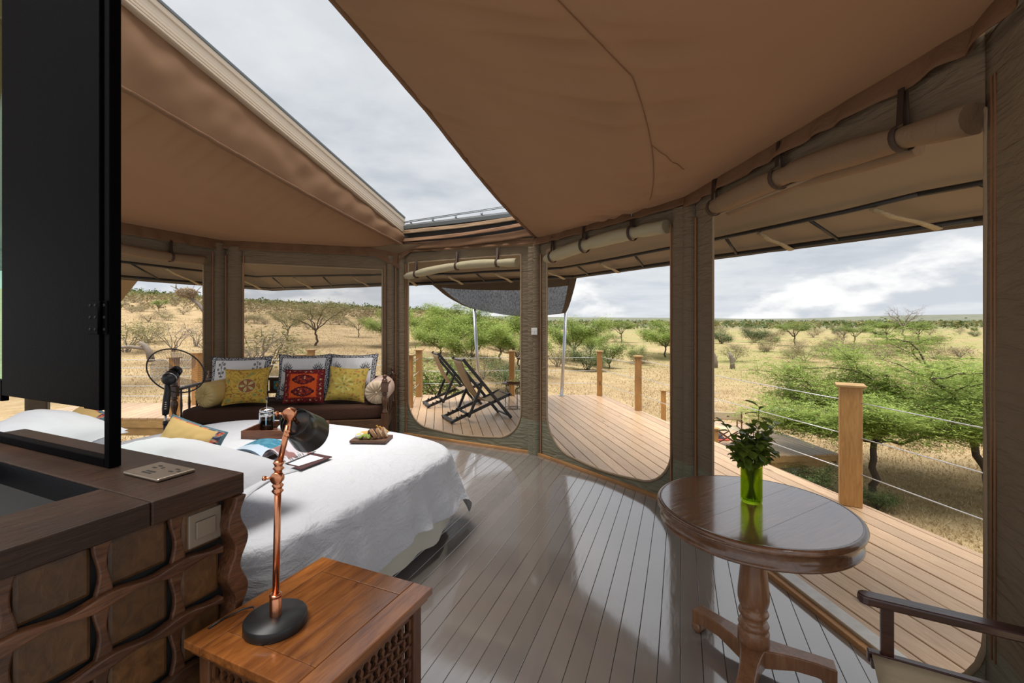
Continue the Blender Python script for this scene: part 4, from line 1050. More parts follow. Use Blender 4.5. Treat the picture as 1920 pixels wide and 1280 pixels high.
def pinkish(a, z, end):
    if end: return (0.66, 0.52, 0.37)
    if 0.12 < z < 0.2 or 0.45 < z < 0.52: return (0.62, 0.36, 0.36)
    if 0.3 < z < 0.42 and hashn(a * 14, z * 22) > 0: return (0.75, 0.68, 0.58)
    if 0.52 < z < 0.62: return (0.60, 0.42, 0.16)
    return (0.60, 0.45, 0.38)
cL = at(381, 756, 5.36); cR = at(699, 756, 5.36)
bolster('gold bolster cushion with a gathered round end on the daybed', (cL.x, 5.36, SEAT + 0.155), (0.30, 0.94, 0.05), 0.150, 0.56, gold, 'bolsters on the daybed')
bolster('cream and pink bolster cushion with a gathered round end', (cR.x - 0.03, 5.60, SEAT + 0.152), (-0.10, 1, 0.03), 0.148, 0.52, pinkish, 'bolsters on the daybed')

# ---------------------------------------------------------------- bed pillows and cushions
def bed_pillow(label, r, b, z, w, h, t, rot, seed):
    root = thing('pillow', label, 'pillow', rb(r, b, z), 0, 'white bed pillows'); root.rotation_euler = rot
    vs, fs, uv = pillow_mesh(w, h, t, 36, p=2.4, ear=0.05, pleat=0.012, seed=seed)
    mb = MB(); mb.add(vs, fs, True); mb.build('pillowcase', M['pillow'], root)
    mb = MB()
    def flap(u, v):
        return (w / 2 * (0.94 + 0.13 * v), 0.02 * math.sin(u * 7) * v - 0.004, (u - 0.5) * h * 0.9 + 0.02 * v * (u - 0.5))
    mb.grid(flap, 14, 3); mb.build('flange', M['pillow'], root, solid=0.004)
bed_pillow('plump white bed pillow showing under the black mirror leaf', -4.12, 1.50, 0.795, 0.98, 0.56, 0.36, (math.radians(-76), 0, -AZ), 2.0)
bed_pillow('long white bed pillow just behind the socket plate', -2.66, 1.475, 0.775, 1.24, 0.56, 0.30, (math.radians(-80), 0, -AZ), 6.0)
def embroid(u, v, s):
    if s < 0 and u < 0.80 and u > -0.96 and abs(v) < 0.90: return (0.50, 0.335, 0.13)
    m = max(abs(u), abs(v))
    if m > 0.955: return (0.10, 0.17, 0.20)
    n = hashn(u * 7, v * 7, 2)
    if n > 0.16: return (0.58, 0.08, 0.02)
    if n < -0.22: return (0.035, 0.03, 0.075)
    if abs(n) < 0.05: return (0.62, 0.33, 0.14)
    return (0.30, 0.02, 0.02) if hashn(u * 11, v * 11, 6) > 0 else (0.14, 0.20, 0.23)
ct = at(352, 838, 2.92)
cushion('embroidered_bed_cushion', 'tan cushion with a bright embroidered edge leaning on the white pillow', 'cushion', (ct.x, ct.y, 0.795), (math.radians(-24), math.radians(11), -AZ + 0.15), 0.46, 0.30, 0.16, embroid, M['print'], 'tan embroidered bed cushions', n=60, seed=3.0, ear=0.05)
ct = at(150, 785, 3.35)
cushion('embroidered_bed_cushion', 'tan cushion with a bright embroidered edge glimpsed under the black mirror leaf', 'cushion', (ct.x, ct.y, 0.80), (math.radians(-34), math.radians(6), -AZ - 0.2), 0.50, 0.36, 0.17, embroid, M['print'], 'tan embroidered bed cushions', n=60, seed=9.0, ear=0.05)

# ---------------------------------------------------------------- standing fan
M['fan_black'] = plain('fan_black_plastic', (0.012, 0.012, 0.014), 0.35)
M['fan_chrome'] = plain('fan_chrome', (0.6, 0.6, 0.62), 0.2, 1.0)
def clearblade():
    t = NT('smoky_fan_blade'); tr = t.n('ShaderNodeBsdfTransparent'); tr.inputs[0].default_value = (0.86, 0.86, 0.88, 1)
    g = t.pbr((0.25, 0.25, 0.27), 0.2); m = t.n('ShaderNodeMixShader'); m.inputs[0].default_value = 0.38; t.l(tr.outputs[0], m.inputs[1]); t.l(g, m.inputs[2]); return t.done(m.outputs[0])
M['blade'] = clearblade()
fc = at(327, 699, 4.42)
fan = thing('standing_fan', 'black pedestal fan with a wire cage between the bed and daybed', 'fan', (at(319, 0, 4.42).x, 4.36, 0))
def fl(p): return Vector(p) - Vector(fan.location)
fax = V3(-0.15, 0.85, 0.42).normalized(); Mf = fax.to_track_quat('Z', 'Y').to_matrix(); hub = fl(fc)
mb = MB(); mb.lathe([(0.0, 0.0), (0.19, 0.0), (0.19, 0.012), (0.12, 0.03), (0.03, 0.05), (0.0, 0.05)], 32); mb.build('base', M['fan_black'], fan)
mb = MB(); mb.tube([(0, 0, 0.03), (0, 0, 0.60)], 0.017, 14); mb.build('pole', M['fan_black'], fan)
mb = MB(); mb.tube([(0, 0, 0.58), (0, 0, 0.72)], 0.0115, 12); mb.build('pole', M['fan_chrome'], fan)
mb = MB(); mb.lathe([(0.017, 0.60), (0.022, 0.605), (0.022, 0.635), (0.017, 0.64)], 14); mb.build('clamp_collar', M['fan_black'], fan)
cb = MB(); cb.tube([(0.0, 0, 0.70), (0.003, 0, 0.76), (0.012, 0, 0.85), (0.02, 0, 0.92), (0.018, 0, 0.98), hub - fax * 0.07 + V3(-0.01, 0, -0.06)], [0.030, 0.036, 0.036, 0.032, 0.026, 0.024], 16, flat=0.75); cbx = cb.build('control_box', M['fan_black'], fan)
for k in range(4):
    mb = MB(); mb.box((0.022, -0.030, 0.762 + k * 0.020), (0.018, 0.006, 0.008)); mb.build('button', M['cream_metal'], cbx)
mb = MB(); mb.lathe([(0.0, -0.155), (0.030, -0.153), (0.052, -0.135), (0.060, -0.10), (0.062, -0.06), (0.055, -0.035), (0.0, -0.03)], 28, M=Mf, c=hub); mt_ = mb.build('motor_housing', M['fan_black'], fan)
mb = MB(); mb.lathe([(0.0615, -0.098), (0.0635, -0.096), (0.0635, -0.088), (0.0615, -0.086)], 28, M=Mf, c=hub); mb.build('trim_ring', M['fan_chrome'], mt_)
RC = 0.248
mb = MB(); mb.tube([hub + Mf @ V3(RC * math.cos(a), RC * math.sin(a), 0.03) for a in np.linspace(0, 2 * PI, 65)], 0.0065, 8, cap=False); cage = mb.build('cage_rim', M['fan_black'], fan)
wires = MB()
for k in range(54):
    a = 2 * PI * k / 54
    for sgn in (-1, 1):
        wires.tube([hub + Mf @ V3(q * RC * math.cos(a + 0.25 * (1 - q)), q * RC * math.sin(a + 0.25 * (1 - q)), 0.03 + sgn * 0.055 * math.sqrt(max(0, 1 - q ** 3))) for q in (0.22, 0.45, 0.7, 0.9, 1.0)], 0.0008, 3, cap=False)
wo_ = wires.build('cage_wires', M['fan_black'], fan); tag(wo_, kind='stuff')
for k in range(3):
    a0 = 2 * PI * k / 3 + 0.5; mb = MB()
    def bl(u, v):
        q = 0.05 + 0.175 * u; a = a0 + (v - 0.5) * (0.9 + 0.5 * math.sin(PI * u)) - 0.5 * u
        return hub + Mf @ V3(q * math.cos(a), q * math.sin(a), 0.03 + (v - 0.5) * 0.05)
    mb.grid(bl, 10, 10); mb.build('blade', M['blade'], fan)
mb = MB(); mb.lathe([(0.0, 0.07), (0.03, 0.065), (0.05, 0.05), (0.052, 0.0)], 24, M=Mf, c=hub); mb.build('hub', M['fan_black'], fan)

# ---------------------------------------------------------------- round pedestal table
M['table_top'] = wood('table_top_wood', (0.165, 0.066, 0.026), (0.36, 0.165, 0.068), 0.20, 5, (10, 1, 10), 0.05, 0.35, spec=0.8, coat=1.0, cior=2.4)
M['table_wood'] = wood('table_wood', (0.23, 0.098, 0.042), (0.40, 0.190, 0.090), 0.30, 7, (6, 6, 1), 0.05, 0.25, coat=0.2)
M['table_rim'] = wood('table_rim_wood', (0.110, 0.046, 0.022), (0.23, 0.105, 0.050), 0.25, 7, (4, 4, 6), 0.05, 0.3, coat=0.4)
TX, TY, TZ, TR = 1.108, 2.10, 0.75, 0.422
tb_ = thing('round_table', 'round wooden pedestal table on the grey floor', 'table', (TX, TY, 0))
# top of edge-glued boards inside a bullnose rim
ba = math.radians(58); bd_, bn_ = V3(math.sin(ba), math.cos(ba), 0), V3(math.cos(ba), -math.sin(ba), 0)
Rin = TR - 0.022
edges = [-Rin, -0.215, -0.03, 0.165, Rin]
for a0, a1 in zip(edges, edges[1:]):
    poly = [(Rin * math.cos(t), Rin * math.sin(t)) for t in np.linspace(0, 2 * PI, 97)[:-1]]
    poly = clip_poly(clip_poly(poly, 1, 0, a1 - 0.0006), -1, 0, -(a0 + 0.0006))
    mb = MB(); mb.prism(poly, TZ - 0.022, TZ); o = mb.build('tabletop_board', M['table_top'], tb_); o.rotation_euler = (0, 0, -ba)
mb = MB(); mb.lathe([(Rin + 0.0005, TZ - 0.024), (Rin + 0.0005, TZ), (TR - 0.010, TZ - 0.001), (TR - 0.003, TZ - 0.006), (TR, TZ - 0.014), (TR - 0.002, TZ - 0.023), (TR - 0.010, TZ - 0.029), (TR - 0.020, TZ - 0.033)], 96); mb.build('rim', M['table_rim'], tb_)
mb = MB(); mb.lathe([(TR - 0.020, TZ - 0.030), (TR - 0.024, TZ - 0.036), (TR - 0.024, TZ - 0.076), (TR - 0.016, TZ - 0.080), (TR - 0.013, TZ - 0.086), (TR - 0.018, TZ - 0.092), (TR - 0.05, TZ - 0.094), (0.0, TZ - 0.090)], 96); mb.build('apron', M['table_rim'], tb_)
mb = MB(); mb.lathe([(0.080, 0.662), (0.060, 0.655), (0.047, 0.64), (0.047, 0.60), (0.052, 0.50), (0.060, 0.42), (0.066, 0.36), (0.066, 0.325), (0.060, 0.300), (0.050, 0.285), (0.060, 0.275), (0.064, 0.265), (0.060, 0.255), (0.050, 0.248), (0.048, 0.232), (0.052, 0.226), (0.060, 0.222), (0.065, 0.210), (0.060, 0.198), (0.056, 0.193), (0.063, 0.187), (0.066, 0.180), (0.066, 0.10), (0.0, 0.10)], 40); mb.build('pedestal', M['table_wood'], tb_)
for ang in (118, -24, 236):
    d = V3(math.cos(math.radians(ang)), math.sin(math.radians(ang)), 0); sd_ = V3(-d.y, d.x, 0); mb = MB()
    prof_t = [(0.0, 0.128), (0.08, 0.126), (0.16, 0.124), (0.24, 0.120), (0.315, 0.112)]; prof_b = [(0.0, 0.045), (0.08, 0.050), (0.16, 0.062), (0.24, 0.058), (0.315, 0.040)]
    wd = [0.062, 0.045, 0.036, 0.034, 0.036]; vs = []
    for i in range(5):
        for s in (-1, 1):
            vs.append(d * prof_t[i][0] + sd_ * (s * wd[i]) + V3(0, 0, prof_t[i][1])); vs.append(d * prof_b[i][0] + sd_ * (s * wd[i]) + V3(0, 0, prof_b[i][1]))
    fs = []
    for i in range(4):
        a, b = 4 * i, 4 * (i + 1); fs += [(a, b, b + 2, a + 2), (a + 1, a + 3, b + 3, b + 1), (a, a + 1, b + 1, b), (a + 2, b + 2, b + 3, a + 3)]
    fs += [(16, 17, 19, 18), (0, 2, 3, 1)]
    mb.add(vs, fs); lg = mb.build('leg', M['table_wood'], tb_, bevel=0.005)
    mb = MB(); c = d * 0.295 + V3(0, 0, 0.022); mb.lathe([(0.0, -0.034), (0.024, -0.033), (0.027, -0.02), (0.022, 0.0), (0.027, 0.02), (0.024, 0.033), (0.0, 0.034)], 18, M=sd_.to_track_quat('Z', 'Y').to_matrix(), c=c + V3(0, 0, 0.004)); mb.build('scroll_foot', M['table_wood'], lg)

# ---------------------------------------------------------------- green glass vase of leafy twigs
def greenglass():
    t = NT('green_bottle_glass'); g = t.n('ShaderNodeBsdfGlass'); g.inputs[0].default_value = (0.80, 0.90, 0.30, 1); g.inputs['IOR'].default_value = 1.35; g.inputs['Roughness'].default_value = 0.0
    tr = t.n('ShaderNodeBsdfTransparent'); tr.inputs[0].default_value = (0.74, 0.86, 0.26, 1); m = t.n('ShaderNodeMixShader'); m.inputs[0].default_value = 0.55
    t.l(g.outputs[0], m.inputs[1]); t.l(tr.outputs[0], m.inputs[2]); return t.done(m.outputs[0])
M['green_glass'] = greenglass()
vp = onz(1409, 940, TZ)
vase = thing('glass_vase', 'green glass vase on the round table', 'vase', (vp.x, vp.y, TZ + 0.0005))
mb = MB(); mb.lathe([(0.0, 0.0), (0.040, 0.0), (0.0455, 0.006), (0.046, 0.02), (0.046, 0.165), (0.0445, 0.168), (0.043, 0.165), (0.043, 0.02), (0.038, 0.012), (0.0, 0.016)], 40); mb.build('glass', M['green_glass'], vase)
def leafmat(name, c1, c2, trans=0.35, rough=0.45):
    t = NT(name); g = t.n('ShaderNodeNewGeometry'); c = t.ramp(g.outputs['Random Per Island'], (0.0, c1), (1.0, c2))
    sh = t.pbr(c, rough, 0, 0.4); tr = t.n('ShaderNodeBsdfTranslucent'); t.l(c, tr.inputs[0]); m = t.n('ShaderNodeMixShader'); m.inputs[0].default_value = trans
    t.l(sh, m.inputs[1]); t.l(tr.outputs[0], m.inputs[2]); return t.done(m.outputs[0])
M['vase_leaf'] = leafmat('glossy_leaf', (0.065, 0.115, 0.018), (0.20, 0.27, 0.04), 0.35, 0.25)
M['twig'] = plain('green_twig', (0.10, 0.11, 0.03), 0.6)
tw = thing('leafy_twigs', 'bunch of leafy green twigs standing in the green vase', 'foliage', (vp.x, vp.y, TZ + 0.016))
r_ = random.Random(5)
for k in range(24):
    a = r_.uniform(0, 2 * PI); sp = r_.uniform(0.02, 0.125) if k else 0.045; Hh = r_.uniform(0.20, 0.345) if k else 0.425
    if k == 0: a = 0.3
    p0 = V3(0.018 * math.cos(a + 2.5), 0.018 * math.sin(a + 2.5), 0.0); p1 = V3(0.03 * math.cos(a), 0.03 * math.sin(a), 0.155); p2 = V3(sp * math.cos(a), sp * math.sin(a), Hh)
    pts = [p0.lerp(p1, i / 4) for i in range(5)] + [p1.lerp(p2, i / 8) + V3(0, 0, 0.02 * math.sin(PI * i / 8)) for i in range(1, 9)]
    mb = MB(); mb.tube(pts, [0.0028 - 0.0012 * i / 12 for i in range(13)], 6); st = mb.build('twig', M['twig'], tw)
    for j in range(13):
        q = 0.10 + 0.90 * (j / 12); i = min(7, int(q * 8)); base = p1.lerp(p2, q) + V3(0, 0, 0.02 * math.sin(PI * q))
        la = a + r_.uniform(-2.4, 2.4); el = r_.uniform(-0.4, 0.9); ln = r_.uniform(0.034, 0.060); wd = ln * 0.33
        d = V3(math.cos(la) * math.cos(el), math.sin(la) * math.cos(el), math.sin(el)); s = d.cross(V3(0, 0, 1)).normalized(); n = s.cross(d)
        mb = MB(); vs = [base]; prof = [(0.2, 0.5), (0.5, 0.95), (0.75, 1.0), (0.93, 0.55)]
        for t, w in prof:
            c = base + d * (ln * (0.15 + t)) - n * (0.012 * t * t)
            vs += [c - s * wd * w + n * 0.005, c, c + s * wd * w + n * 0.005]
        vs.append(base + d * ln * 1.15 - n * 0.014)
        fs = [(0, 2, 1), (0, 3, 2)]
        for m_ in range(3):
            o_ = 1 + 3 * m_; fs += [(o_, o_ + 1, o_ + 4, o_ + 3), (o_ + 1, o_ + 2, o_ + 5, o_ + 4)]
        fs += [(10, 11, 13), (11, 12, 13)]
        mb.add(vs, fs, True); mb.build('leaf', M['vase_leaf'], st)

# ---------------------------------------------------------------- director's chairs
M['mahogany'] = wood('dark_mahogany', (0.030, 0.009, 0.007), (0.075, 0.024, 0.017), 0.28, 9, (1, 8, 8), 0.1, 0.3, coat=0.3)
M['khaki'] = fabric('khaki_canvas', (0.31, 0.25, 0.165), bump=0.2, bscale=20)
M['red_wood'] = wood('reddish_wood', (0.10, 0.030, 0.015), (0.20, 0.070, 0.035), 0.4, 9, (1, 8, 8), 0.1, 0.2)
M['pale_canvas'] = fabric('pale_khaki_canvas', (0.52, 0.43, 0.29), bump=0.2, bscale=20)
def director_chair(label, loc, rz, wmat, cmat, depth=0.46, width=0.54, arm=0.64, seat=0.44, top=0.86, tagged=False):
    """local: front = +X, right-hand side = -Y"""
    t = thing('director_chair', label, 'chair', loc, rz, 'folding canvas armchairs'); w = width / 2
    for s in (-1, 1):
        mb = MB(); poly = []
        for k in range(7): a = -PI / 2 + PI * k / 6; poly.append((depth / 2 + 0.028 * math.cos(a), 0.028 * math.sin(a)))
        poly += [(-depth / 2, 0.026), (-depth / 2, -0.026)]
        mb.prism(poly, arm - 0.030, arm, c=(0, s * w, 0)); mb.build('armrest', wmat, t, bevel=0.006)
        for x in (depth / 2 - 0.055, -depth / 2 + 0.03):
            z1 = arm - 0.03 if x > 0 else top
            mb = MB(); mb.box((x, s * w, (seat - 0.03 + z1) / 2), (0.036, 0.024, z1 - seat + 0.03)); mb.build('upright', wmat, t, bevel=0.003)
        mb = MB(); mb.box((0, s * w, seat - 0.012), (depth, 0.028, 0.036)); mb.build('seat_rail', wmat, t, bevel=0.004)
        mb = MB(); mb.box((0, s * (w - 0.034), seat - 0.018), (depth - 0.01, 0.026, 0.026)); mb.build('canvas_batten', wmat, t, bevel=0.004)
        mb = MB(); mb.box((0, s * w, 0.016), (depth, 0.030, 0.032)); mb.build('floor_runner', wmat, t, bevel=0.004)
    for x in (depth / 2 - 0.07, -depth / 2 + 0.07):
        for s in (-1, 1):
            mb = MB(); mb.bar((x + 0.012 * s, s * (w - 0.015), 0.03), (x + 0.012 * s, -s * (w - 0.04), seat - 0.03), 0.022, 0.036, up=(1, 0, 0)); mb.build('cross_leg', wmat, t, bevel=0.003)
    mb = MB(); mb.grid(lambda u, v: (-depth / 2 + 0.01 + (depth - 0.02) * u, (v - 0.5) * (width - 0.045), seat + 0.004 - 0.035 * math.sin(PI * v)), 8, 14); mb.build('seat', cmat, t, solid=0.004)
    mb = MB(); mb.grid(lambda u, v: (-depth / 2 + 0.03 - 0.03 * math.sin(PI * v) , (v - 0.5) * (width + 0.03), top - 0.19 + 0.19 * u), 6, 14); bk = mb.build('backrest', cmat, t, solid=0.004)
    if tagged:
        mb = MB(); mb.box((-depth / 2 - 0.0035, 0, top - 0.10), (0.004, 0.05, 0.022)); mb.build('brand_patch', M['strap'], bk)
    return t
f_ = V3(-0.872, 0.49, 0).normalized(); tip = onz(1607, 1108, 0.64)
rgt = V3(f_.y, -f_.x, 0)                           # chair's right-hand side
ctr = V3(tip.x, tip.y, 0) - f_ * (0.46 / 2 + 0.028) - rgt * 0.27
director_chair('dark mahogany folding armchair with khaki canvas seat beside the round table', (ctr.x, ctr.y, 0), math.atan2(f_.y, f_.x), M['mahogany'], M['khaki'])

# ---------------------------------------------------------------- light switch on the tent post
M['white_plastic'] = plain('white_plastic', (0.72, 0.70, 0.66), 0.35)
bp = at(1002, 621, 5.41)
lsw = thing('light_switch', 'white light switch on the canvas post between two doorways', 'switch', (bp.x, bp.y - 0.0, bp.z), math.radians(-27))
mb = MB(); mb.box((0, 0, 0), (0.078, 0.016, 0.082)); mb.build('plate', M['white_plastic'], lsw, bevel=0.004)
mb = MB(); mb.box((0, -0.010, 0.0), (0.012, 0.010, 0.020)); mb.build('toggle', M['white_plastic'], lsw, bevel=0.002)
for x in (-0.028, 0.028):
    mb = MB(); mb.lathe([(0.0, 0.001), (0.004, 0.0)], 8, M=Matrix.Rotation(PI / 2, 3, 'X'), c=(x, -0.0085, 0)); mb.build('screw', M['slot'], lsw)

# ---------------------------------------------------------------- things lying on the bed
BT = ZB + 0.004
M['tray_wood'] = wood('tray_wood', (0.12, 0.042, 0.020), (0.24, 0.09, 0.042), 0.35, 9, (1, 8, 8), 0.1, 0.3)
tp = V3(-1.93, 3.93, BT)
tray = thing('serving_tray', 'reddish wooden tray holding the coffee things on the bed', 'tray', tp, math.radians(2))
TW, TD = 0.56, 0.36
mb = MB(); mb.box((0, 0, 0.008), (TW, TD, 0.012)); mb.build('tray_base', M['tray_wood'], tray)
for c, s in (((0, -TD / 2, 0.034), (TW + 0.02, 0.016, 0.068)), ((0, TD / 2, 0.034), (TW + 0.02, 0.016, 0.068)), ((-TW / 2, 0, 0.034), (0.016, TD - 0.016, 0.068)), ((TW / 2, 0, 0.034), (0.016, TD - 0.016, 0.068))):
    mb = MB(); mb.box(c, s); mb.build('tray_side', M['tray_wood'], tray, bevel=0.004)
TF = BT + 0.0145
def clearglass():
    t = NT('clear_glass'); tr = t.n('ShaderNodeBsdfTransparent'); tr.inputs[0].default_value = (0.93, 0.95, 0.95, 1); g = t.n('ShaderNodeBsdfGlossy'); g.inputs['Roughness'].default_value = 0.03
    fr = t.n('ShaderNodeFresnel'); fr.inputs[0].default_value = 1.45; m = t.n('ShaderNodeMixShader'); t.l(fr.outputs[0], m.inputs[0]); t.l(tr.outputs[0], m.inputs[1]); t.l(g.outputs[0], m.inputs[2]); return t.done(m.outputs[0])
M['glass'] = clearglass()
M['chrome'] = plain('chrome', (0.72, 0.72, 0.74), 0.12, 1.0)
M['coffee'] = plain('coffee', (0.010, 0.006, 0.005), 0.1)
fp = V3(-2.09, 3.90, TF)
press = thing('french_press', 'glass and chrome coffee press standing on the tray', 'coffee press', fp)
mb = MB(); mb.lathe([(0.0, 0.008), (0.049, 0.008), (0.051, 0.012), (0.051, 0.175), (0.054, 0.180)], 32); mb.build('beaker', M['glass'], press)
mb = MB(); mb.lathe([(0.0, 0.010), (0.0485, 0.010), (0.0485, 0.105), (0.0, 0.105)], 32); mb.build('coffee', M['coffee'], press)
mb = MB(); mb.lathe([(0.053, 0.0), (0.054, 0.02), (0.053, 0.022)], 32)
for a in (0.4, 1.97, 3.54, 5.11): mb.box((0.0535 * math.cos(a), 0.0535 * math.sin(a), 0.085), (0.010, 0.010, 0.17), Matrix.Rotation(a, 3, 'Z'))
mb.lathe([(0.0525, 0.140), (0.0545, 0.142), (0.0545, 0.158), (0.0525, 0.160)], 32); mb.build('frame', M['chrome'], press)
mb = MB(); mb.lathe([(0.056, 0.178), (0.058, 0.184), (0.055, 0.196), (0.040, 0.208), (0.015, 0.214), (0.0, 0.215)], 32); ld = mb.build('lid', M['chrome'], press)
mb = MB(); mb.tube([(0, 0, 0.11), (0, 0, 0.285)], 0.0028, 8); rd = mb.build('plunger_rod', M['chrome'], press)
mb = MB(); mb.lathe([(0.0, 0.28), (0.010, 0.283), (0.013, 0.290), (0.010, 0.297), (0.0, 0.299)], 14); mb.build('plunger_knob', M['fan_black'], rd)
mb = MB(); mb.tube([(0.052, 0.02, 0.15), (0.085, 0.035, 0.15), (0.095, 0.04, 0.13), (0.094, 0.04, 0.06), (0.08, 0.033, 0.04), (0.052, 0.02, 0.04)], 0.007, 8); mb.build('handle', M['fan_black'], press)
M['green_cup'] = plain('lime_glaze', (0.30, 0.42, 0.045), 0.3); M['ceramic'] = plain('white_ceramic', (0.76, 0.75, 0.74), 0.25)
for lab, p in (('lime green upturned cup behind the coffee press', V3(-1.985, 4.00, TF)), ('lime green upturned cup half hidden behind the lamp shade', V3(-1.77, 4.00, TF))):
    c = thing('cup', lab, 'cup', p, group='lime green cups'); mb = MB(); mb.lathe([(0.040, 0.0), (0.042, 0.004), (0.036, 0.06), (0.027, 0.10), (0.025, 0.102), (0.0, 0.102)], 24); mb.build('body', M['green_cup'], c)
    mb = MB(); mb.lathe([(0.018, 0.101), (0.020, 0.108), (0.016, 0.108), (0.014, 0.101)], 24); mb.build('foot_ring', M['green_cup'], c)
sb = thing('sugar_bowl', 'white ceramic sugar bowl with lid on the tray', 'bowl', V3(-1.92, 3.87, TF))
mb = MB(); mb.lathe([(0.0, 0.0), (0.045, 0.0), (0.055, 0.012), (0.058, 0.045), (0.056, 0.052)], 28); mb.build('bowl', M['ceramic'], sb)
mb = MB(); mb.lathe([(0.059, 0.050), (0.058, 0.056), (0.045, 0.070), (0.02, 0.078), (0.0, 0.080)], 28); l_ = mb.build('lid', M['ceramic'], sb)
mb = MB(); mb.tube([(-0.005, 0, 0.075), (0.02, 0.005, 0.094), (0.036, 0.01, 0.098)], [0.009, 0.008, 0.011], 10); mb.build('lid_handle', M['ceramic'], l_)

# leather folder, loose sheet and open magazine
M['leather'] = plain('burgundy_leather', (0.075, 0.025, 0.025), 0.45, var=0.2, vs=20, bump=0.3, bs=120)
M['paper'] = plain('paper', (0.72, 0.73, 0.78), 0.7)
q0, q1, q2, q3 = onz(436, 848, BT), onz(564, 882, BT), onz(623, 858, BT), onz(476, 829, BT)
fo = thing('leather_folder', 'open burgundy leather folder lying on the white bed', 'folder', (q0 + q1 + q2 + q3) / 4)
fc_ = Vector(fo.location)
def bil(u, v, z=0.0): p = q0.lerp(q1, u).lerp(q3.lerp(q2, u), v) - fc_; return V3(p.x, p.y, z)
for nm, u0, u1 in (('cover', 0.0, 0.47), ('spine', 0.472, 0.528), ('cover', 0.53, 1.0)):
    mb = MB(); vs = [bil(u, v, z) for z in (0.002, 0.010) for u, v in ((u0, 0), (u1, 0), (u1, 1), (u0, 1))]
    mb.add(vs, [(3, 2, 1, 0), (4, 5, 6, 7), (0, 1, 5, 4), (1, 2, 6, 5), (2, 3, 7, 6), (3, 0, 4, 7)]); mb.build(nm, M['leather'], fo, bevel=0.003)
mb = MB(); vs = [bil(u, v, z) for z in (0.011, 0.0125) for u, v in ((0.58, 0.06), (0.93, 0.10), (0.97, 0.80), (0.58, 0.86))]
mb.add(vs, [(3, 2, 1, 0), (4, 5, 6, 7), (0, 1, 5, 4), (1, 2, 6, 5), (2, 3, 7, 6), (3, 0, 4, 7)])
sh_ = mb.build('paper_sheet', M['paper'], None); sh_.location = fc_; tag(sh_, 'loose white sheet tucked in the burgundy folder', 'paper')
mag = thing('magazine', 'open magazine with a blue sea picture lying in the folder', 'magazine', fc_)
M['page'] = attr_mat('printed_page', 0.35, 0.0, spec=0.5)
def page(name, u0, u1, lift, colfn, side, zb):
    N = 40; mb = MB()
    def fn(a, b):                                    # a: from spine outward
        u = u0 + (u1 - u0) * a; z = zb + lift * math.sin(PI * min(1, a * 1.02)) ** 0.8 * (1 - 0.35 * a) + 0.004
        return bil(u, -0.02 + 1.08 * b - 0.02 * a, z)
    mb.grid(fn, N, N); return mb.build(name, M['page'], mag, cols=[colfn(i / N, j / N) for i in range(N + 1) for j in range(N + 1)])
def sea(a, b):
    if b > 0.42 + 0.05 * hashn(a * 5, b * 3): return (0.04, 0.20, 0.30) if hashn(a * 6, b * 18) > -0.2 else (0.10, 0.32, 0.42)
    return (0.50, 0.60, 0.72)
def rosy(a, b):
    if hashn(a * 3.0, b * 3.0, 2) > 0.18: return (0.30, 0.14, 0.13)
    if a > 0.86: return (0.10, 0.10, 0.12) if (hashn(a * 10, b * 40, 5) > 0.12) else (0.66, 0.64, 0.66)
    return (0.62, 0.56, 0.60)
for i in range(3): page('page', 0.47, 0.03, 0.030 + 0.004 * i, sea, 0, 0.010 + 0.004 * i)
for i in range(3): page('page', 0.47, 0.80, 0.075 + 0.004 * i, rosy, 1, 0.012 + 0.004 * i)
mb = MB(); mb.tube([bil(0.47, -0.02, 0.012), bil(0.47, 1.06, 0.012)], 0.006, 8); mb.build('magazine_spine', M['paper'], mag)

# wooden board with a snack
M['board_wood'] = wood('board_wood', (0.10, 0.045, 0.022), (0.20, 0.095, 0.05), 0.5, 9, (1, 8, 8), 0.1, 0.3)
bp_ = onz(697, 823, BT + 0.01)
brd = MB(); brd.box((0, 0, 0.012), (0.29, 0.20, 0.024)); bo = brd.build('serving_board', M['board_wood'], None, bevel=0.006); bo.location = (bp_.x, bp_.y, BT); bo.rotation_euler = (0, 0, math.radians(-3)); tag(bo, 'small wooden serving board with snacks on the bed', 'board')
BTT = BT + 0.0245
def onb(x, y, z=0.0): return (bp_.x + x, bp_.y + y, BTT + z)
rm = thing('ramekin', 'tiny white ramekin of yellow dip on the snack board', 'bowl', onb(-0.095, -0.02))
mb = MB(); mb.lathe([(0.0, 0.0), (0.026, 0.0), (0.031, 0.012), (0.032, 0.034), (0.029, 0.034), (0.027, 0.02)], 20); mb.build('bowl', M['ceramic'], rm)
M['dip'] = plain('yellow_dip', (0.55, 0.42, 0.04), 0.5, var=0.3, vs=60); mb = MB(); mb.lathe([(0.028, 0.024), (0.02, 0.032), (0.0, 0.036)], 16); mb.build('dip', M['dip'], rm)
M['cheese'] = plain('orange_cheese', (0.66, 0.32, 0.02), 0.45, var=0.15)
for k, (x, y, a, lab) in enumerate(((-0.075, 0.050, 0.2, 'orange cheese slice nearest the ramekin on the snack board'), (-0.045, 0.058, 0.5, 'orange cheese slice beside the dark cake on the snack board'))):
    mb = MB(); mb.prism([(0.042 * math.cos(t), 0.042 * math.sin(t)) for t in np.linspace(0, PI, 12)], 0, 0.008, M=Matrix.Rotation(a, 3, 'Z') @ Matrix.Rotation(0.75, 3, 'X')); o = mb.build('cheese_slice', M['cheese'], None, bevel=0.002); o.location = onb(x, y - 0.02, 0.005); tag(o, lab, 'cheese', 'cheese slices')
M['choc'] = plain('dark_cake', (0.045, 0.018, 0.010), 0.8, var=0.4, vs=60, bump=0.8, bs=80)
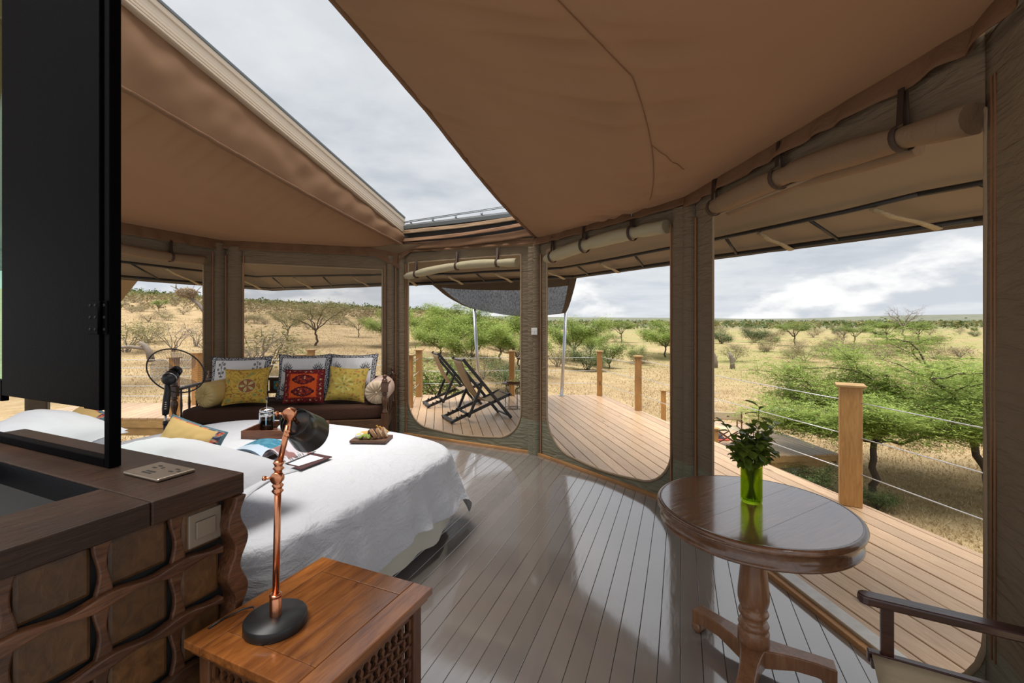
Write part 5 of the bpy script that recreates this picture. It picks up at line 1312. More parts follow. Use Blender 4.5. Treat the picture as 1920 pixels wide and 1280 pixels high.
mb = MB(); mb.lathe([(0.0, 0.0), (0.034, 0.0), (0.041, 0.022), (0.036, 0.048), (0.02, 0.062), (0.0, 0.065)], 16, sx=1.1, sy=0.9); o = mb.build('chocolate_cake', M['choc'], None); o.location = onb(0.0, 0.03); tag(o, 'lump of dark chocolate cake on the snack board', 'cake')
M['lettuce'] = leafmat('lettuce', (0.25, 0.38, 0.05), (0.42, 0.52, 0.12), 0.3, 0.5)
mb = MB(); mb.grid(lambda u, v: ((u - 0.5) * 0.085, (v - 0.5) * 0.06, 0.012 + 0.012 * math.sin(u * 19 + v * 5) * math.sin(v * 15) + 0.018 * math.sin(PI * u)), 24, 18); o = mb.build('lettuce_leaf', M['lettuce'], None, solid=0.002); o.location = onb(-0.038, -0.055); tag(o, 'curly pale green lettuce leaf on the snack board', 'lettuce')
M['crust'] = plain('bread_crust', (0.30, 0.15, 0.06), 0.8, var=0.3, vs=30, bump=0.5); M['crumb'] = plain('bread_crumb', (0.62, 0.48, 0.34), 0.9, var=0.12, vs=60, bump=0.5)
for k, (x, y, a, t_, lab) in enumerate(((0.030, -0.050, 0.35, 1.0, 'half sandwich leaning at the near edge of the snack board'), (0.070, -0.030, 0.15, 1.1, 'middle half sandwich on the snack board'), (0.105, -0.008, 0.0, 1.2, 'half sandwich at the end of the snack board by the deck'))):
    sd2 = thing('sandwich', lab, 'sandwich', onb(x, y, 0.0), a, 'sandwiches on the board'); Rm = Matrix.Rotation(t_, 3, 'Y')
    mb = MB(); mb.prism([(0.045 * math.cos(t) - 0.0, 0.030 * math.sin(t)) for t in np.linspace(0, 2 * PI, 18)[:-1]], -0.011, 0.011, M=Rm, c=(0, 0, 0.042)); mb.build('crust', M['crust'], sd2, bevel=0.004)
    mb = MB(); mb.prism([(0.039 * math.cos(t), 0.025 * math.sin(t)) for t in np.linspace(0, 2 * PI, 18)[:-1]], -0.0125, 0.0125, M=Rm, c=(0, 0, 0.042)); mb.build('crumb', M['crumb'], sd2)
M['chip'] = plain('golden_chip', (0.58, 0.30, 0.06), 0.6, var=0.2)
for k, (p, q, lab) in enumerate((((0.055, 0.06, 0.045), (0.02, 0.055, 0.085), 'upper potato chip stick leaning on the sandwiches'), ((0.10, 0.045, 0.04), (0.045, 0.055, 0.075), 'middle potato chip stick leaning on the sandwiches'), ((0.125, 0.03, 0.035), (0.075, 0.05, 0.070), 'lowest potato chip stick leaning on the sandwiches'))):
    mb = MB(); mb.bar(V3(*p) - V3(*p), V3(*q) - V3(*p), 0.011, 0.011); o = mb.build('chip_stick', M['chip'], None, bevel=0.002); o.location = onb(*p); tag(o, lab, 'chip', 'potato chip sticks')
# ================================================================= outdoors: ground
def smooth(a, b, x):
    t = max(0.0, min(1.0, (x - a) / (b - a))); return t * t * (3 - 2 * t)
CREST = [(-800, 528), (0, 540), (220, 550), (330, 556), (455, 567), (600, 575), (715, 582), (770, 585), (900, 590), (1000, 594), (1100, 599), (1250, 603), (3000, 603)]
FARTOP = [(-800, 590), (900, 592), (1100, 595), (1300, 596), (1400, 597.5), (1500, 597), (1650, 592), (1840, 589), (3000, 588)]
def tab(T, x):
    for (a, p), (b, q) in zip(T, T[1:]):
        if x <= b: return p + (q - p) * max(0, (x - a)) / (b - a)
    return T[-1][1]
def ground(x, y):
    yy = max(y, 1.0); px = 960 + F_PX * x / yy
    near = -0.95 + (-2.1 + 0.95) * smooth(-5, 4, x) - 0.25 * smooth(4, 10, x)
    n = 0.10 * mnoise.noise(Vector((x * 0.25, y * 0.25, 0))) + 0.35 * mnoise.noise(Vector((x * 0.03, y * 0.03, 5))) * smooth(25, 70, y)
    # hill on the left, reaching its crest 180 m out
    zc = CAM_H + (HORIZON - tab(CREST, px)) / F_PX * 180
    s = max(0.0, (y - 14) / 166.0)
    hill = near + (zc - near) * (s ** 1.1 if s < 1 else 1.0) - max(0, y - 180) * 0.02
    # plain on the right, then the plateau
    plain_z = near + (-2.75 - near) * smooth(12, 75, y)
    zf = CAM_H + (HORIZON - tab(FARTOP, px)) / F_PX * 2300
    plain_z = plain_z + (zf - plain_z) * smooth(1000, 2300, y)
    k = smooth(760, 1120, px)
    z = hill * (1 - k) + plain_z * k
    if y > 900: z = max(z, plain_z)
    # dry river bank across the middle distance
    z -= 0.55 * smooth(38, 41, y + 3 * mnoise.noise(Vector((x * 0.1, 0, 0)))) * (1 - smooth(52, 60, y)) * smooth(1000, 1250, px) * (1 - smooth(1500, 1700, px))
    return z + n
def ground_mat():
    t = NT('dry_savanna_grass'); g = t.n('ShaderNodeNewGeometry'); sp = t.n('ShaderNodeSeparateXYZ'); t.l(g.outputs['Position'], sp.inputs[0])
    n1 = t.noise(g.outputs['Position'], 0.55, 6, 0.65); n2 = t.noise(g.outputs['Position'], 0.075, 5, 0.6); n3 = t.noise(g.outputs['Position'], 6.0, 5, 0.7)
    c = t.ramp(n1, (0.30, (0.295, 0.205, 0.112)), (0.52, (0.385, 0.285, 0.160)), (0.72, (0.46, 0.36, 0.22)))
    c = t.mix(t.ramp(n3, (0.48, 0.0), (0.68, 0.5)), c, (0.22, 0.145, 0.07))
    # green flush towards the river on the right
    mx = t.n('ShaderNodeMapRange'); t.l(sp.outputs['X'], mx.inputs[0]); mx.inputs[1].default_value = 2; mx.inputs[2].default_value = 16
    my = t.n('ShaderNodeMapRange', interpolation_type='SMOOTHSTEP'); t.l(sp.outputs['Y'], my.inputs[0]); my.inputs[1].default_value = 20; my.inputs[2].default_value = 44
    m = t.n('ShaderNodeMath', operation='MULTIPLY'); t.l(mx.outputs[0], m.inputs[0]); t.l(my.outputs[0], m.inputs[1])
    m2 = t.n('ShaderNodeMath', operation='MULTIPLY'); t.l(m.outputs[0], m2.inputs[0]); t.l(t.ramp(n2, (0.40, 0.12), (0.60, 0.85)), m2.inputs[1])
    c = t.mix(m2.outputs[0], c, (0.26, 0.262, 0.10))
    # bush cover of the distant slopes, greyed by haze painted into its colour
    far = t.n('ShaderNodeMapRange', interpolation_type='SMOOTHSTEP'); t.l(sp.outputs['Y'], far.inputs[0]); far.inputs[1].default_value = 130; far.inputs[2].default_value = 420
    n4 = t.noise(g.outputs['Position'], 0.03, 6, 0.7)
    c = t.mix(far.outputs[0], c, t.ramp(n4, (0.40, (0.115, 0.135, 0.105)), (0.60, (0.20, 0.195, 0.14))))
    nm = t.bump(n3, 0.5, 0.15)
    return t.done(t.pbr(c, 0.95, 0, 0.1, nm))
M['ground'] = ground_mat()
ys = np.concatenate([np.linspace(-6, 12, 24), 12 * (2500 / 12) ** np.linspace(0.015, 1, 210)]); ts = np.linspace(-1.75, 1.75, 240)
gv = []
for y in ys:
    w = max(y, 9.0)
    for t_ in ts:
        x = t_ * w; gv.append((x, y, ground(x, y)))
n_ = len(ts)
ii, jj = np.meshgrid(np.arange(len(ys) - 1), np.arange(n_ - 1), indexing='ij'); a_ = (ii * n_ + jj).ravel()
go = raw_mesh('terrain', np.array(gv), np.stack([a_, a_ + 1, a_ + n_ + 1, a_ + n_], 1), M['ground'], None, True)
tag(go, 'dry grass savanna rising to a bushy hill', 'ground', kind='structure')

# ================================================================= decks
M['deck'] = wood('larch_decking', (0.41, 0.255, 0.145), (0.58, 0.40, 0.245), 0.36, 6, (12, 1, 12), 0.13, 0.35, knots=True, spec=0.5, dark=(0.42, 0.28, 0.17))
M['pine'] = wood('yellow_pine', (0.36, 0.175, 0.045), (0.55, 0.30, 0.095), 0.5, 7, (8, 8, 1), 0.12, 0.2, knots=True, dark=(0.30, 0.15, 0.05))
M['pine_x'] = wood('yellow_pine_beam', (0.34, 0.20, 0.07), (0.52, 0.33, 0.13), 0.55, 7, (1, 8, 8), 0.12, 0.2, knots=True)
M['cable'] = plain('steel_cable', (0.62, 0.64, 0.67), 0.35, 0.5)
DA = math.radians(-9.0); DD, DN = V3(math.sin(DA), math.cos(DA), 0), V3(math.cos(DA), -math.sin(DA), 0)
def deck(name, label, poly, z, pitch=0.142, thick=0.03):
    root = thing(name, label, 'deck', (0, 0, z), 0, kind='structure')
    lo = min(p[0] * DN.x + p[1] * DN.y for p in poly); hi = max(p[0] * DN.x + p[1] * DN.y for p in poly); k = 0
    while lo + k * pitch < hi:
        a, b = lo + k * pitch + 0.004, lo + (k + 1) * pitch - 0.004; k += 1
        q = clip_poly(clip_poly(poly, DN.x, DN.y, b), -DN.x, -DN.y, -a)
        if len(q) < 3: continue
        c = (a + b) / 2; loc = [(x * DN.x + y * DN.y - c, x * DD.x + y * DD.y) for x, y in q]
        ar = sum(loc[i][0] * loc[(i + 1) % len(loc)][1] - loc[(i + 1) % len(loc)][0] * loc[i][1] for i in range(len(loc)))
        if ar < 0: loc = loc[::-1]
        mb = MB(); mb.prism(loc, -thick, random.uniform(-0.002, 0.001)); o = mb.build('plank', M['deck'], root, bevel=0.003, seg=1)
        o.location = DN * c; o.rotation_euler = (0, 0, -DA)
    return root
DZ = -0.06
main = [(-2.1, 10.2), (2.03, 10.2), (3.34, 3.28), (3.80, 0.9), (-2.1, 0.9)]
dk = deck('deck', 'larch plank deck wrapping round the tent', main, DZ)
def beam(root, p, q, h, w=0.05, dz=0.0, name='fascia_beam'):
    mb = MB(); p, q = V3(*p, 0), V3(*q, 0); d = (q - p); L = d.length; mb.box((L / 2, 0, -h / 2), (L, w, h)); o = mb.build(name, M['pine_x'], root, bevel=0.004)
    o.location = V3(p.x, p.y, -0.032 - dz); o.rotation_euler = (0, 0, math.atan2(d.y, d.x)); return o
beam(dk, (-2.1, 10.17), (2.0, 10.17), 0.2); beam(dk, (2.0, 10.17), (3.32, 3.28), 0.2); beam(dk, (3.32, 3.28), (3.78, 0.9), 0.2)
mb = MB(); mb.prism([(-2.05, 1.0), (3.7, 1.0), (3.28, 3.3), (1.98, 10.1), (-2.05, 10.1)], -0.13, -0.10); mb.build('painted_under_shade', M['gap'], dk)  # dark sheet below the planks, painted-in shade for the gaps
for p in ((-2.0, 10.0), (1.9, 10.0), (2.6, 6.8), (3.2, 3.4), (-2.0, 7.5)):
    g = ground(*p); mb = MB(); mb.box((p[0], p[1], (g - 0.1 - 0.10 - DZ) / 2 + 0.0), (0.1, 0.1, abs(g - 0.1 - DZ) - 0.08)); mb.build('support_post', M['steel'], dk)
lpoly = [(-8.5, 7.80), (-3.95, 7.75), (-3.95, 9.15), (-8.5, 9.2)]
ld_ = deck('deck_platform', 'raised plank platform beyond the standing fan', lpoly, DZ)
beam(ld_, (-8.5, 7.83), (-3.95, 7.78), 0.14); beam(ld_, (-8.5, 7.85), (-3.95, 7.80), 0.13, dz=0.145); beam(ld_, (-3.97, 7.78), (-3.97, 9.15), 0.2)
for p in ((-8.2, 8.0), (-6.2, 8.0), (-4.2, 8.0), (-8.2, 9.0), (-4.2, 9.0)):
    g = ground(*p); mb = MB(); h = abs(g - DZ) + 0.05; mb.box((p[0], p[1], -0.03 - h / 2), (0.1, 0.1, h)); mb.build('support_post', M['pine'], ld_)
RZ = -1.45
rpoly = [(3.2, 10.05), (7.47, 10.43), (7.25, 13.0), (6.2, 13.8), (3.2, 13.8)]
rd_ = deck('timber_platform', 'lower plank platform below the main deck with a folding chair', rpoly, RZ)
beam(rd_, (3.2, 10.08), (7.45, 10.46), 0.13); beam(rd_, (3.2, 10.11), (7.2, 10.47), 0.13, dz=0.135); beam(rd_, (7.44, 10.46), (7.22, 13.0), 0.2)
for p in ((6.6, 10.75), (4.0, 10.6), (6.6, 12.8), (4.0, 13.4)):
    g = ground(*p); h = abs(g - RZ) + 0.15; mb = MB(); mb.box((p[0], p[1], -0.03 - h / 2), (0.16, 0.12, h)); mb.build('support_post', M['steel'], rd_)

# ---------------------------------------------------------------- railing posts with caps, and cables
posts = {}
def rail_post(key, label, x, y, z, h=1.03, w=0.115, rot=-0.15, group='railing posts'):
    t = thing('railing_post', label, 'post', (x, y, z), rot, group)
    mb = MB(); mb.box((0, 0, h / 2), (w, w, h)); mb.build('post_timber', M['pine'], t, bevel=0.006)
    mb = MB(); mb.box((0, 0, h + 0.011), (w + 0.055, w + 0.055, 0.022)); mb.add([(s * (w / 2 + 0.02), q * (w / 2 + 0.02), h + 0.0221) for s, q in ((-1, -1), (1, -1), (1, 1), (-1, 1))] + [(0, 0, h + 0.034)], [(0, 1, 4), (1, 2, 4), (2, 3, 4), (3, 0, 4)]); mb.build('cap', M['pine_x'], t, bevel=0.003)
    posts[key] = (x, y, z); return t
rail_post('big', 'large capped pine railing post just beyond the round table', 3.06, 4.14, DZ, 1.06, 0.165, -0.55)
rail_post('r2', 'capped pine railing post at the bend of the deck seen past the empty boards', 2.33, 8.45, DZ, 0.98)
rail_post('r3', 'capped pine railing post at the far corner of the empty deck', 1.93, 10.08, DZ, 0.96)
rail_post('f1', 'capped pine railing post behind the little wire side table', 0.0, 10.1, DZ, 0.96)
rail_post('l1', 'nearer of the two pine posts left of the deck chairs', -1.96, 8.75, DZ, 0.98)
rail_post('l2', 'farther of the two pine posts left of the deck chairs', -2.02, 9.95, DZ, 1.0)
rail_post('p1', 'shorter of the two pine posts above the kilim cushion', -4.16, 9.05, DZ, 0.96)
rail_post('p2', 'taller of the two pine posts above the kilim cushion', -4.38, 9.98, -0.3, 1.24)
rail_post('q1', 'capped pine railing post seen through the fan cage', -5.85, 7.93, DZ, 1.0, 0.11)
rail_post('q2', 'capped pine railing post between the fan and the canvas wall', -6.22, 9.05, DZ, 1.0, 0.14)
rail_post('s1', 'short pine post of the lower platform seen past the deck bend', 4.50, 13.6, RZ, 0.95, 0.13)
rail_post('s2', 'pine post of the lower platform beside the canvas wall edge', 4.56, 10.25, RZ, 0.62, 0.10)
def cables(key, label, pts, hs=(0.30, 0.62, 0.93), r=0.0045, sag=0.012):
    t = thing('cable_rail', label, 'railing cable', V3(*pts[0]), 0)
    o = V3(*pts[0])
    for h in hs:
        mb = MB(); P = []
        for a, b in zip(pts, pts[1:]):
            a, b = V3(*a) + V3(0, 0, h) - o, V3(*b) + V3(0, 0, h) - o
            P += [a.lerp(b, k / 6) - V3(0, 0, sag * math.sin(PI * k / 6)) for k in range(6)]
        P.append(V3(*pts[-1]) + V3(0, 0, h) - o); mb.tube(P, r, 6); mb.build('cable', M['cable'], t)
cables('a', 'three steel cables running past the round table beyond the large post', [(3.52, 1.6, DZ), posts['big']])
cables('b', 'three steel cables between the large post and the deck bend', [posts['big'], posts['r2']])
cables('c', 'three steel cables at the far corner of the deck', [posts['r2'], posts['r3']], hs=(0.28, 0.58, 0.86))
cables('d', 'three steel cables along the far edge of the deck behind the deck chairs', [posts['r3'], posts['f1'], posts['l2']], hs=(0.28, 0.55, 0.84))
cables('e', 'three steel cables on the short run left of the deck chairs', [posts['l2'], posts['l1']], hs=(0.28, 0.55, 0.84))
cables('f', 'steel cables crossing behind the daybed window', [(-1.96, 8.75, DZ), posts['p1'], posts['q2']], hs=(0.30, 0.55, 0.79, 0.88), r=0.006)
cables('g', 'steel cables crossing behind the standing fan', [posts['q2'], (-9.5, 9.2, DZ)], hs=(0.16, 0.36, 0.55, 0.72, 0.88), r=0.006)
cables('h', 'steel cables of the lower platform by the short post', [posts['s1'], (6.2, 13.7, RZ)], hs=(0.35, 0.62, 0.88), r=0.006)

# ---------------------------------------------------------------- sling deck chairs
M['black_wood'] = plain('black_stained_wood', (0.018, 0.017, 0.018), 0.4, var=0.2, vs=14, bump=0.2)
M['sling'] = fabric('beige_sling', (0.46, 0.36, 0.245), trans=0.25, bump=0.2, bscale=20)
def deck_chair(label, origin, fwd):
    """origin: rear foot of the right-hand base rail; local X forward, Y to the left"""
    f = Vector((*fwd, 0)).normalized(); t = thing('deck_chair', label, 'deck chair', (origin[0], origin[1], DZ), math.atan2(f.y, f.x), 'sling deck chairs')
    W_ = 0.52
    for y in (0.0, W_):
        yi = 0.035 if y == 0 else W_ - 0.035
        mb = MB(); mb.bar((0.18, y, 1.015), (1.02, y, 0.022), 0.030, 0.050, up=(1, 0, 0.8), ext=0.02); mb.build('side_rail', M['black_wood'], t, bevel=0.005)
        mb = MB(); mb.bar((-0.02, yi, 0.026), (1.03, yi, 0.405), 0.028, 0.050, ext=0.01); mb.build('base_rail', M['black_wood'], t, bevel=0.005)
        for k in range(3):
            x = 0.06 + 0.075 * k; mb = MB(); mb.add([(x + a, yi + s * 0.014, 0.05 + x * 0.36 + z) for s in (-1, 1) for a, z in ((0, 0), (0.055, 0.018), (0.012, 0.040))], [(0, 1, 2), (5, 4, 3), (0, 3, 4, 1), (1, 4, 5, 2), (2, 5, 3, 0)]); mb.build('notch_tooth', M['black_wood'], t)
        yo = -0.030 if y == 0 else W_ + 0.030
        mb = MB(); mb.bar((0.50, yo * 0.6 + y * 0.4, 0.635), (0.265, yo * 0.6 + y * 0.4, 0.10), 0.026, 0.044, up=(1, 0, 0.3), ext=0.015); mb.build('prop', M['black_wood'], t, bevel=0.004)
    def cross(name, x, z, w=0.04, h=0.025): m = MB(); m.bar((x, -0.01, z), (x, W_ + 0.01, z), w, h, up=(0, 0, 1)); m.build(name, M['black_wood'], t, bevel=0.004)
    cross('crossbar', 0.185, 1.0); cross('foot_bar', 1.0, 0.05); cross('prop_bar', 0.275, 0.125, 0.05, 0.022); cross('crossbar', 0.0, 0.045, 0.06, 0.022); cross('crossbar', 1.02, 0.395)
    pth = [(0.19, 1.02), (0.165, 0.985), (0.235, 0.80), (0.335, 0.60), (0.45, 0.42), (0.58, 0.315), (0.74, 0.295), (0.90, 0.350), (1.03, 0.42)]
    def fn(u, v):
        k = u * (len(pth) - 1); i = min(int(k), len(pth) - 2); q = k - i
        x, z = pth[i][0] + (pth[i + 1][0] - pth[i][0]) * q, pth[i][1] + (pth[i + 1][1] - pth[i][1]) * q
        return (x, 0.035 + v * (W_ - 0.07), z - 0.012 * math.sin(PI * v))
    mb = MB(); mb.grid(fn, 32, 6); mb.build('sling', M['sling'], t, solid=0.004)
    return t
deck_chair('black framed sling deck chair nearer the doorway', (-0.94, 7.30), (0.898, 0.44))
deck_chair('black framed sling deck chair farther from the doorway', (-1.56, 8.62), (0.93, 0.37))

# ---------------------------------------------------------------- wire side table with a tray
M['wire'] = plain('black_wire', (0.015, 0.014, 0.014), 0.4)
st_ = thing('side_table', 'small round side table on thin wire legs beside the deck chairs', 'side table', (0.02, 8.65, DZ))
mb = MB(); mb.lathe([(0.0, 0.462), (0.20, 0.462), (0.205, 0.468), (0.205, 0.480), (0.20, 0.485), (0.0, 0.485)], 36); mb.build('table_top', M['db_rail'], st_)
for k in range(4):
    a = k * PI / 2 + 0.5; mb = MB()
    for da in (-0.12, 0.12): mb.tube([(0.15 * math.cos(a + da), 0.15 * math.sin(a + da), 0.462), (0.165 * math.cos(a), 0.165 * math.sin(a), 0.005)], 0.004, 6)
    mb.build('wire_leg', M['wire'], st_)
for r, z in ((0.165, 0.006), (0.09, 0.006)):
    mb = MB(); mb.tube([(r * math.cos(t), r * math.sin(t), z) for t in np.linspace(0, 2 * PI, 33)], 0.004, 6, cap=False); mb.build('base_ring', M['wire'], st_)
sp2 = thing('snack_plate', 'shallow wooden dish of snacks on the wire side table', 'plate', (0.03, 8.64, DZ + 0.4855))
mb = MB(); mb.lathe([(0.0, 0.0), (0.12, 0.0), (0.15, 0.022), (0.145, 0.024), (0.115, 0.008), (0.0, 0.008)], 32); mb.build('dish', M['tray_wood'], sp2)
M['snack'] = plain('mixed_snack', (0.55, 0.42, 0.12), 0.7, var=0.5, vs=60)
for k in range(7):
    a = k * 2.4; mb = MB(); mb.lathe([(0.0, 0.0), (0.03, 0.006), (0.026, 0.026), (0.0, 0.034)], 10, c=(0.065 * math.cos(a), 0.065 * math.sin(a), 0.008)); mb.build('snack', M['snack'] if k % 3 else M['lettuce'], sp2)

# ---------------------------------------------------------------- shade net on two steel poles
def net():
    t = NT('shade_net'); tr = t.n('ShaderNodeBsdfTransparent'); uvn = t.coord(scale=(2.6, 0.22, 1), rot=(0, 0, 0.5))
    n = t.noise(uvn, 24, 5, 0.7); c = t.ramp(n, (0.35, (0.018, 0.019, 0.021)), (0.65, (0.070, 0.071, 0.076)))
    d = t.n('ShaderNodeBsdfDiffuse'); t.l(c, d.inputs[0]); tl = t.n('ShaderNodeBsdfTranslucent'); t.l(c, tl.inputs[0]); ad = t.n('ShaderNodeMixShader'); ad.inputs[0].default_value = 0.6; t.l(d.outputs[0], ad.inputs[1]); t.l(tl.outputs[0], ad.inputs[2])
    m = t.n('ShaderNodeMixShader'); t.l(t.ramp(n, (0.3, 0.99), (0.75, 0.90)), m.inputs[0]); t.l(tr.outputs[0], m.inputs[1]); t.l(ad.outputs[0], m.inputs[2]); return t.done(m.outputs[0])
M['net'] = net()
M['dark_band'] = fabric('dark_brown_band', (0.055, 0.040, 0.030), bump=0.2, bscale=10)
s00, s10, s01, s11 = at(786, 512, 6.95), at(1086, 500, 6.55), at(889, 579, 10.05), at(1061, 586, 10.05)
sail = thing('shade_sail', 'dark grey shade net stretched from the tent eave over the deck', 'shade sail', s00)
def sail_pt(u, v):
    p = s00.lerp(s10, u).lerp(s01.lerp(s11, u), v)
    p.z -= 0.20 * math.sin(PI * v) * (0.45 + 0.55 * math.sin(PI * u)) + 0.22 * math.sin(PI * u) * v ** 2 * 0.5
    p.z += 0.02 * mnoise.noise(Vector((u * 6, v * 6, 2))) * math.sin(PI * v)
    return p - s00
mb = MB(); mb.grid(lambda u, v: sail_pt(u, v * 0.22), 30, 6); mb.build('canvas_band', M['dark_band'], sail)
mb = MB(); mb.grid(lambda u, v: sail_pt(u, 0.22 + 0.78 * v), 40, 30); mb.build('net', M['net'], sail)
for u in (0.0, 1.0):
    mb = MB(); mb.grid(lambda a, v, u=u: sail_pt(u + (0.05 if u == 0 else -0.05) * a, v) - V3(0, 0, 0.006), 2, 24); mb.build('edge_band', M['dark_band'], sail)
mb = MB(); mb.grid(lambda u, a: sail_pt(u, 1 - 0.05 * a) - V3(0, 0, 0.006), 30, 2); mb.build('edge_band', M['dark_band'], sail)
for lab, top, foot in (('pale steel pole of the shade sail behind the deck chairs', s01, (-0.72, 10.06)), ('pale steel pole of the shade sail on the empty deck', s11, (1.09, 10.06))):
    t = thing('sail_pole', lab, 'pole', (foot[0], foot[1], DZ), group='steel poles of the shade sail')
    mb = MB(); mb.tube([(0, 0, 0.006), V3(top.x - foot[0], top.y - foot[1], top.z - DZ - 0.01)], 0.035, 14); mb.build('tube', M['steel'], t)
    mb = MB(); mb.box((0, 0, 0.005), (0.13, 0.13, 0.01)); mb.build('foot_plate', M['steel'], t)
mb = MB(); mb.tube([at(1086, 500, 6.55), at(1130, 488, 6.2), at(1180, 474, 5.6)], 0.006, 6); ro = mb.build('guy_rope', plain('tan_rope', (0.42, 0.24, 0.08), 0.8), None); tag(ro, 'tan guy rope tied to the eave pipe above the empty deck', 'rope')
# ---------------------------------------------------------------- director's chair and gear on the lower platform
director_chair('small pale canvas folding chair on the lower platform', (5.20, 11.15, RZ), math.radians(78), M['red_wood'], M['pale_canvas'], width=0.62, depth=0.48, tagged=True)
M['dark_bag'] = fabric('dark_bag_cloth', (0.05, 0.05, 0.06), bump=0.4, bscale=15); M['red_mat'] = fabric('red_mat_cloth', (0.38, 0.06, 0.04), bump=0.4, bscale=15)
mb = MB(); mb.grid(lambda u, v: ((u - 0.5) * 1.0, (v - 0.5) * 0.5, 0.16 * math.sin(PI * u) ** 0.4 * math.sin(PI * v) ** 0.4), 20, 14); o = mb.build('duffel_bag', M['dark_bag'], None); o.location = (4.95, 11.9, RZ + 0.03); tag(o, 'dark bag lying behind the small pale folding chair', 'bag')
mb = MB(); mb.box((0, 0, 0.012), (1.1, 0.7, 0.022)); o = mb.build('red_mat', M['red_mat'], None, bevel=0.006); o.location = (4.95, 11.9, RZ + 0.001); tag(o, 'red mat under the dark bag on the lower platform', 'mat')
# ---------------------------------------------------------------- neighbouring canopy corner
nc = thing('neighbour_canopy', 'tan canopy corner of the neighbouring tent beyond the fan', 'canopy', at(262, 522, 15))
c0 = at(262, 521, 15)
mb = MB(); pts = [V3(0, 0, 0), V3(-3.2, -0.5, 0.22), V3(-3.2, 2.6, -1.1), V3(-3.2, 0.4, 0.9)]
mb.add([pts[0], pts[1], pts[2], V3(-3.2, 3.2, 0.35)], [(0, 1, 2), (0, 2, 3), (0, 3, 1)]); mb.build('canopy_cloth', M['canvas_fly'], nc)
mb = MB(); mb.tube([pts[0], pts[1]], 0.05, 10); mb.build('canopy_roll', M['pale_canvas'], nc)
# ================================================================= vegetation
M['bark'] = plain('acacia_bark', (0.085, 0.062, 0.045), 0.9, var=0.35, vs=8, bump=0.6, bs=20)
M['grey_bark'] = plain('bleached_bark', (0.20, 0.165, 0.135), 0.9, var=0.3, vs=8, bump=0.6, bs=20)
M['leaf_bright'] = leafmat('bright_acacia_leaf', (0.15, 0.225, 0.038), (0.37, 0.46, 0.10), 0.35, 0.6)
M['leaf_mid'] = leafmat('mid_acacia_leaf', (0.12, 0.18, 0.04), (0.29, 0.36, 0.085), 0.35, 0.6)
M['leaf_olive'] = leafmat('olive_leaf', (0.14, 0.135, 0.05), (0.29, 0.265, 0.105), 0.3, 0.7)
M['leaf_dark'] = leafmat('dark_bush_leaf', (0.05, 0.085, 0.028), (0.14, 0.19, 0.055), 0.25, 0.6)
M['leaf_dry'] = leafmat('dry_bush_leaf', (0.20, 0.155, 0.085), (0.36, 0.29, 0.165), 0.2, 0.8)
def leaf_quads(c, d, n, l, w):
    """c,d,n (N,3); l,w (N,)"""
    s = np.cross(d, n); s /= np.linalg.norm(s, axis=1, keepdims=True) + 1e-9
    v = np.empty((len(c), 4, 3)); L = (l / 2)[:, None]; Wd = (w / 2)[:, None]
    v[:, 0] = c - d * L; v[:, 1] = c + s * Wd; v[:, 2] = c + d * L; v[:, 3] = c - s * Wd
    return v.reshape(-1, 3)
def rnd_dirs(n, tilt, g):
    a = g.uniform(0, 2 * PI, n); e = g.normal(0, tilt, n); return np.stack([np.cos(a) * np.cos(e), np.sin(a) * np.cos(e), np.sin(e)], 1)
